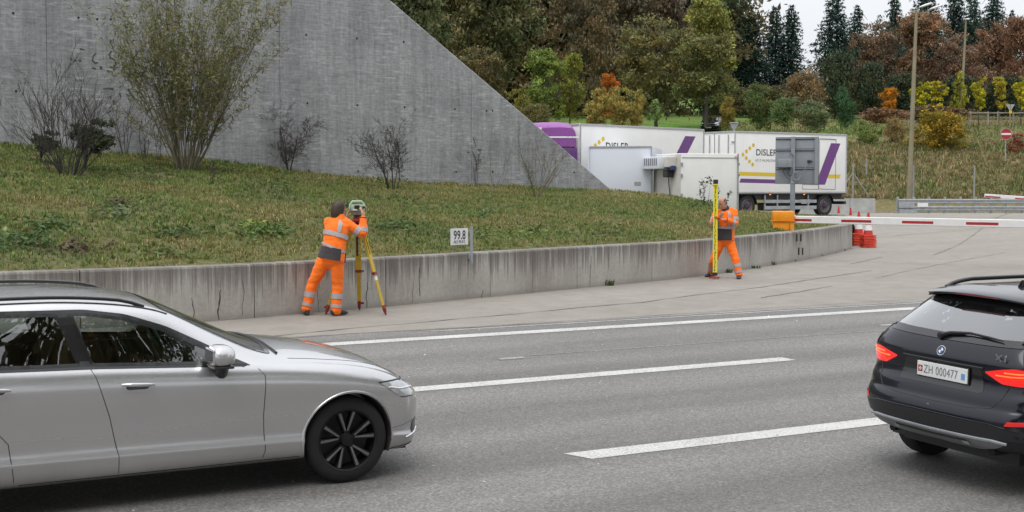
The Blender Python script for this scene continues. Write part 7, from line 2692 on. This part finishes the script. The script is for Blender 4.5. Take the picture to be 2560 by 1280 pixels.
shrub('sapling', 'low bare sapling close to the left foot of the willow shrub', 362, 400, 5, 1.0, .35, 9, M_TWIG, 2, .009, 3, base_r=.10)
shrub('sapling', 'thin bare sapling between the low sapling and willow shrub', 396, 404, 3, 1.2, .2, 10, M_TWIG, 2, .009, 3, base_r=.05)
shrub('bare_tree', 'small bare dark tree standing alone before the wing wall', 722, 431, 3, 1.75, .28, 14, M_TWIG, 4, .026, 5, bend=.24, ang=.95, ratio=.58, up=.03, base_r=.06)
shrub('sapling', 'little bare sapling on the slope right of the willow shrub', 532, 462, 2, .55, .35, 13, M_TWIG, 3, .009, 3, leaf=(1, .022, .5, [(.06, .055, .03), (.10, .08, .04)], 1), base_r=.03)
shrub('bare_shrub', 'leaning bare dark shrub in the middle of the bank', 985, 474, 5, 1.75, .55, 15, M_TWIG, 4, .018, 4, bend=.28, ang=.8, ratio=.58, base_r=.14, lean=(.1, 0))
shrub('sapling', 'thin stalk with brown dead leaves against the wall', 1190, 464, 2, 1.25, .12, 16, M_TWIG, 2, .009, 3, leaf=(3, .035, .5, [(.055, .045, .03), (.08, .06, .035)], 2), base_r=.04)
shrub('sapling', 'spindly bare stems left of the green-tinged shrub', 1244, 478, 5, 1.5, .55, 17, M_TWIGB, 1, .008, 3, base_r=.08)
shrub('green_tinged_shrub', 'spreading half-bare shrub with some green leaves near the wall tip', 1345, 493, 10, 1.7, 1.0, 18, M_TWIGB, 2, .013, 4, leaf=(2, .035, .2, [(.075, .075, .026), (.11, .095, .04)], 1), lean=(.15, 0), base_r=.10, bend=.2, ang=.4)
# leafy stems beside the staff
def leafy(px, py, H, n, seed, label, sx=0.0, size=.05):
    g = bank_spot(px, py)
    t = thing('leafy_plant', label, 'plant', (g.x, g.y, g.z))
    rng = random.Random(seed)
    for i in range(n):
        mb, tips = MB(), []
        d = Vector((rng.uniform(-.25, .25) + sx, rng.uniform(-.2, .2), 1)).normalized()
        grow(mb, Vector((rng.uniform(-.15, .15), rng.uniform(-.1, .1), 0)), d, H * rng.uniform(.6, 1), .008, 1, rng, tips, 3, .15, .1, 5, .3, .6)
        mb.build('stem', M_TWIG, t, 60)
        o = obj('leaves', leaves_on(tips, 7, size, .5, np.random.default_rng(seed + i), [(.035, .055, .022), (.06, .085, .03), (.05, .05, .02)]), None, t)
        o.color = (1, 1, 1, 1)
    return t
leafy(1762, 515, .95, 4, 31, 'leafy upright plant left of the yellow staff')
leafy(1800, 520, .95, 2, 32, 'leafy upright plant between the staff and the white trailer', .2)

# ---------------------------------------------------------------- grass
def tufts(P, size, tint, rng, blades=9, droop=.55):
    """bent grass blades: P (n,3) roots"""
    n = len(P)
    nb = n * blades
    root = np.repeat(P, blades, 0)
    sz = np.repeat(size, blades) * rng.uniform(.45, 1.25, nb)
    a = rng.uniform(0, 2 * PI, nb)
    root = root + np.stack([np.cos(a), np.sin(a), np.zeros(nb)], 1) * (rng.uniform(0, .35, nb) * sz)[:, None]
    out = rng.uniform(.15, 1.1, nb) * droop * 1.6
    d = np.stack([np.cos(a), np.sin(a), np.zeros(nb)], 1)
    side = np.stack([-np.sin(a), np.cos(a), np.zeros(nb)], 1)
    w = (sz * rng.uniform(.035, .075, nb))[:, None]
    up = np.array([[0, 0, 1.0]])
    mid = root + d * (sz * out * .45)[:, None] + up * (sz * .55)[:, None]
    tip = root + d * (sz * out)[:, None] + up * (sz * (1 - .55 * out.clip(0, 1)))[:, None] * .95
    V = np.stack([root - side * w, root + side * w, mid + side * w * .8, mid - side * w * .8, tip], 1).reshape(-1, 3)
    b = np.arange(nb)[:, None] * 5
    F = np.concatenate([b + np.array([[0, 1, 2]]), b + np.array([[0, 2, 3]]), b + np.array([[3, 2, 4]])], 1).reshape(-1, 3)
    T = np.repeat(np.repeat(tint, blades, 0) * np.exp(rng.normal(0, .25, (nb, 1))) * np.exp(rng.normal(0, .08, (nb, 3))), 5, 0)
    return V, F, T
rng = np.random.default_rng(5)
NI, NJ = BANK.shape[0], BN
# area weights of the bank cells
c00, c10, c01 = BANK[:-1, :BN], BANK[1:, :BN], BANK[:-1, 1:BN + 1]
ar = np.linalg.norm(np.cross(c10 - c00, c01 - c00), axis=2)
vis = np.array([1.0 if px > -120 else 0.02 for px in BPX[:-1]])[:, None]
far_w = np.ones((1, BN))
wgt = (ar * vis).ravel()
NT_ = 42000
ci = rng.choice(len(wgt), NT_, p=wgt / wgt.sum())
ii, jj = ci // BN, ci % BN
fa, fb = rng.uniform(0, 1, NT_), rng.uniform(0, 1, NT_)
fj = jj + fb
ii2, jj2 = ii, np.minimum(jj, BN - 1)
P = (BANK[ii2, jj2] * ((1 - fa) * (1 - fb))[:, None] + BANK[ii2 + 1, jj2] * (fa * (1 - fb))[:, None] + BANK[ii2, jj2 + 1] * ((1 - fa) * fb)[:, None] + BANK[ii2 + 1, jj2 + 1] * (fa * fb)[:, None])
P[:, 2] -= .01
def nz(p, s, o): return np.array([mnoise.noise((q[0] * s + o, q[1] * s, o * .7)) for q in p])
n1, n2, n3 = nz(P, .35, 1.0), nz(P, 1.1, 5.0), nz(P, 2.6, 9.0)
straw, olive, green, dark = np.array([.285, .255, .115]), np.array([.215, .210, .075]), np.array([.150, .205, .055]), np.array([.085, .125, .042])
m = (n1 * .9 + n2 * .7 + n3 * .35 + rng.normal(0, .28, NT_))
leftness = np.clip((-P[:, 0] - 1.5) / 9.0, 0, 1)
m = m * .85 + .02 - .34 * leftness
T = np.where((m > .38)[:, None], straw, np.where((m > -.12)[:, None], olive, np.where((m > -.62)[:, None], green, dark)))
sz = (.055 + .034 * (n2 + .4) + rng.uniform(0, .05, NT_)).clip(.05, .22) * np.where(fj / BN > .93, 1.5, 1.0) * np.where(fj < 1.0, .75, 1.0)
V, F, TT = tufts(P, sz, T, rng, 9)
o = obj('bank_grass', tri_mesh('bank_grass', V, F, TT, M_GRASS)); tag(o, 'rough olive and straw coloured grass on the bank', 'grass', None, 'stuff')
# broad leaved weeds in patches on the bank
W, WT = [], []
for px, py, n, sp_, c in ((660, 590, 90, .9, (.075, .115, .030)), (720, 580, 60, .8, (.060, .095, .026)), (640, 570, 20, .3, (.16, .20, .05)), (1020, 570, 70, .9, (.055, .085, .026)), (60, 610, 120, 1.4, (.052, .085, .028)), (130, 570, 80, 1.2, (.055, .09, .03)), (280, 540, 60, .8, (.075, .10, .045)), (300, 515, 40, .4, (.06, .055, .025)), (450, 590, 60, .8, (.055, .08, .026)), (1220, 545, 18, .25, (.055, .085, .03)), (1250, 535, 12, .25, (.12, .14, .06)), (860, 520, 24, .3, (.05, .07, .026)), (1400, 580, 50, 1.0, (.075, .095, .03)), (1240, 590, 60, .9, (.085, .11, .03)), (1770, 515, 90, .55, (.060, .090, .028)), (1560, 570, 40, .9, (.08, .095, .03)), (950, 455, 60, 1.0, (.07, .09, .03)), (700, 460, 50, 1.2, (.07, .09, .03)), (1000, 500, 40, .8, (.06, .08, .025)), (420, 640, 40, .8, (.08, .10, .03)), (1350, 600, 60, 1.4, (.085, .125, .03)), (200, 630, 40, .8, (.075, .055, .035))):
    for _ in range(int(n * .6)):
        q = bank_spot(px + random.gauss(0, 40 * sp_), py + random.gauss(0, 9 * sp_))
        for _k in range(5):
            W.append((q.x + random.gauss(0, .07), q.y + random.gauss(0, .07), q.z + random.uniform(.02, .13)))
            WT.append(c)
W, WT = np.array(W), np.array(WT)
V, F = leaf_quads(W, rng.uniform(.03, .075, len(W)), rng, .6, 0, .9)
o = obj('bank_weeds', tri_mesh('bank_weeds', V, F, np.repeat(WT * 1.5 * np.exp(rng.normal(0, .25, (len(W), 1))), 4, 0), M_GRASS)); tag(o, 'patches of broad-leaved weeds in the bank grass', 'weeds', None, 'stuff')
# rough grass on the far bank
NB = 13000
X, Yv = rng.uniform(5, 48, NB), 80.6 + 22 * rng.uniform(0, 1, NB) ** 1.1
P = np.array([(x, y, ground_z(x, y) - .03) for x, y in zip(X, Yv)])
n1, n2 = nz(P, .22, 3.0), nz(P, .9, 6.0)
m = n1 + .8 * n2 + rng.normal(0, .3, NB) + .02
T = np.where((m > .25)[:, None], np.array([.270, .215, .105]), np.where((m > -.35)[:, None], np.array([.190, .170, .072]), np.array([.125, .165, .050])))
V, F, TT = tufts(P, rng.uniform(.22, .55, NB), T, rng, 7, .6)
o = obj('far_bank_grass', tri_mesh('far_bank_grass', V, F, TT, M_GRASS)); tag(o, 'dry brown grass covering the far bank', 'grass', None, 'stuff')
# meadow beyond
NB = 7000
X, Yv = rng.uniform(8, 52, NB), rng.uniform(103, 138, NB)
P = np.array([(x, y, ground_z(x, y) - .03) for x, y in zip(X, Yv)])
n1 = nz(P, .12, 3.3)
near = (X / Yv < .155)
T = np.where(near[:, None], np.array([.150, .290, .045]), np.where((n1 > .05)[:, None], np.array([.29, .235, .125]), np.array([.165, .190, .062])))
V, F, TT = tufts(P, np.where(near, .14, .42) * rng.uniform(.6, 1.2, NB), T, rng, 7, .6)
o = obj('meadow_grass', tri_mesh('meadow_grass', V, F, TT, M_GRASS)); tag(o, 'green and straw meadow grass below the wood', 'grass', None, 'stuff')
# little weeds growing at the foot of the low wall
for i, (px, py, s_, lab) in enumerate(((1516, 714, .16, 'small weed at the wall foot left of the staff person'), (1812, 682, .15, 'leafy weed between the feet of the staff person'), (1884, 671, .12, 'small weed at the wall foot just right of the staff person'), (1926, 663, .14, 'two-tipped weed at the wall foot below the drain holes'), (1978, 654, .10, 'tiny weed under the drain holes'), (2047, 641, .10, 'small weed row at the wall foot right of the drain holes'), (2078, 633, .12, 'weed near the wall end'), (2105, 627, .10, 'last weed before the cone stacks'))):
    p = at_z(px, py, GA_)
    t = thing('weed', lab, 'weed', (p.x, p.y - .02, GA_))
    n = 26
    Pw = np.stack([rng.normal(0, .6 * s_, n), rng.normal(0, .18 * s_, n), np.zeros(n)], 1)
    V, F, TT = tufts(Pw, np.full(n, s_ * .9), np.tile(np.array([[.065, .095, .030]]), (n, 1)), rng, 4, .5)
    obj('blades', tri_mesh('weed', V, F, TT, M_GRASS), None, t)

# grit lying on the carriageway
NP = 420
ps, pd = rng.uniform(2, 26, NP), rng.uniform(4.5, 17.2, NP)
Pp = np.array([(*sd_xy(a_, b_), road_z(b_) + .004) for a_, b_ in zip(ps, pd)])
r_ = rng.uniform(.004, .013, NP)[:, None]
an = rng.uniform(0, 6.28, NP)
e1 = np.stack([np.cos(an), np.sin(an), np.zeros(NP)], 1) * r_ * 1.4
e2 = np.stack([-np.sin(an), np.cos(an), np.zeros(NP)], 1) * r_
upv = np.array([[0, 0, 1.0]]) * r_ * .8
V = np.stack([Pp - e1, Pp - e2, Pp + e1, Pp + e2, Pp + upv], 1).reshape(-1, 3)
bq = np.arange(NP)[:, None] * 5
F = np.concatenate([bq + np.array([[k, (k + 1) % 4, 4]]) for k in range(4)], 1).reshape(-1, 3)
T = np.repeat(np.array([[.42, .40, .37]]) * np.exp(rng.normal(0, .35, (NP, 1))), 5, 0)
o = obj('road_grit', tri_mesh('road_grit', V, F, T, M_GRASS)); tag(o, 'pale grit scattered on the road', 'grit', None, 'stuff')
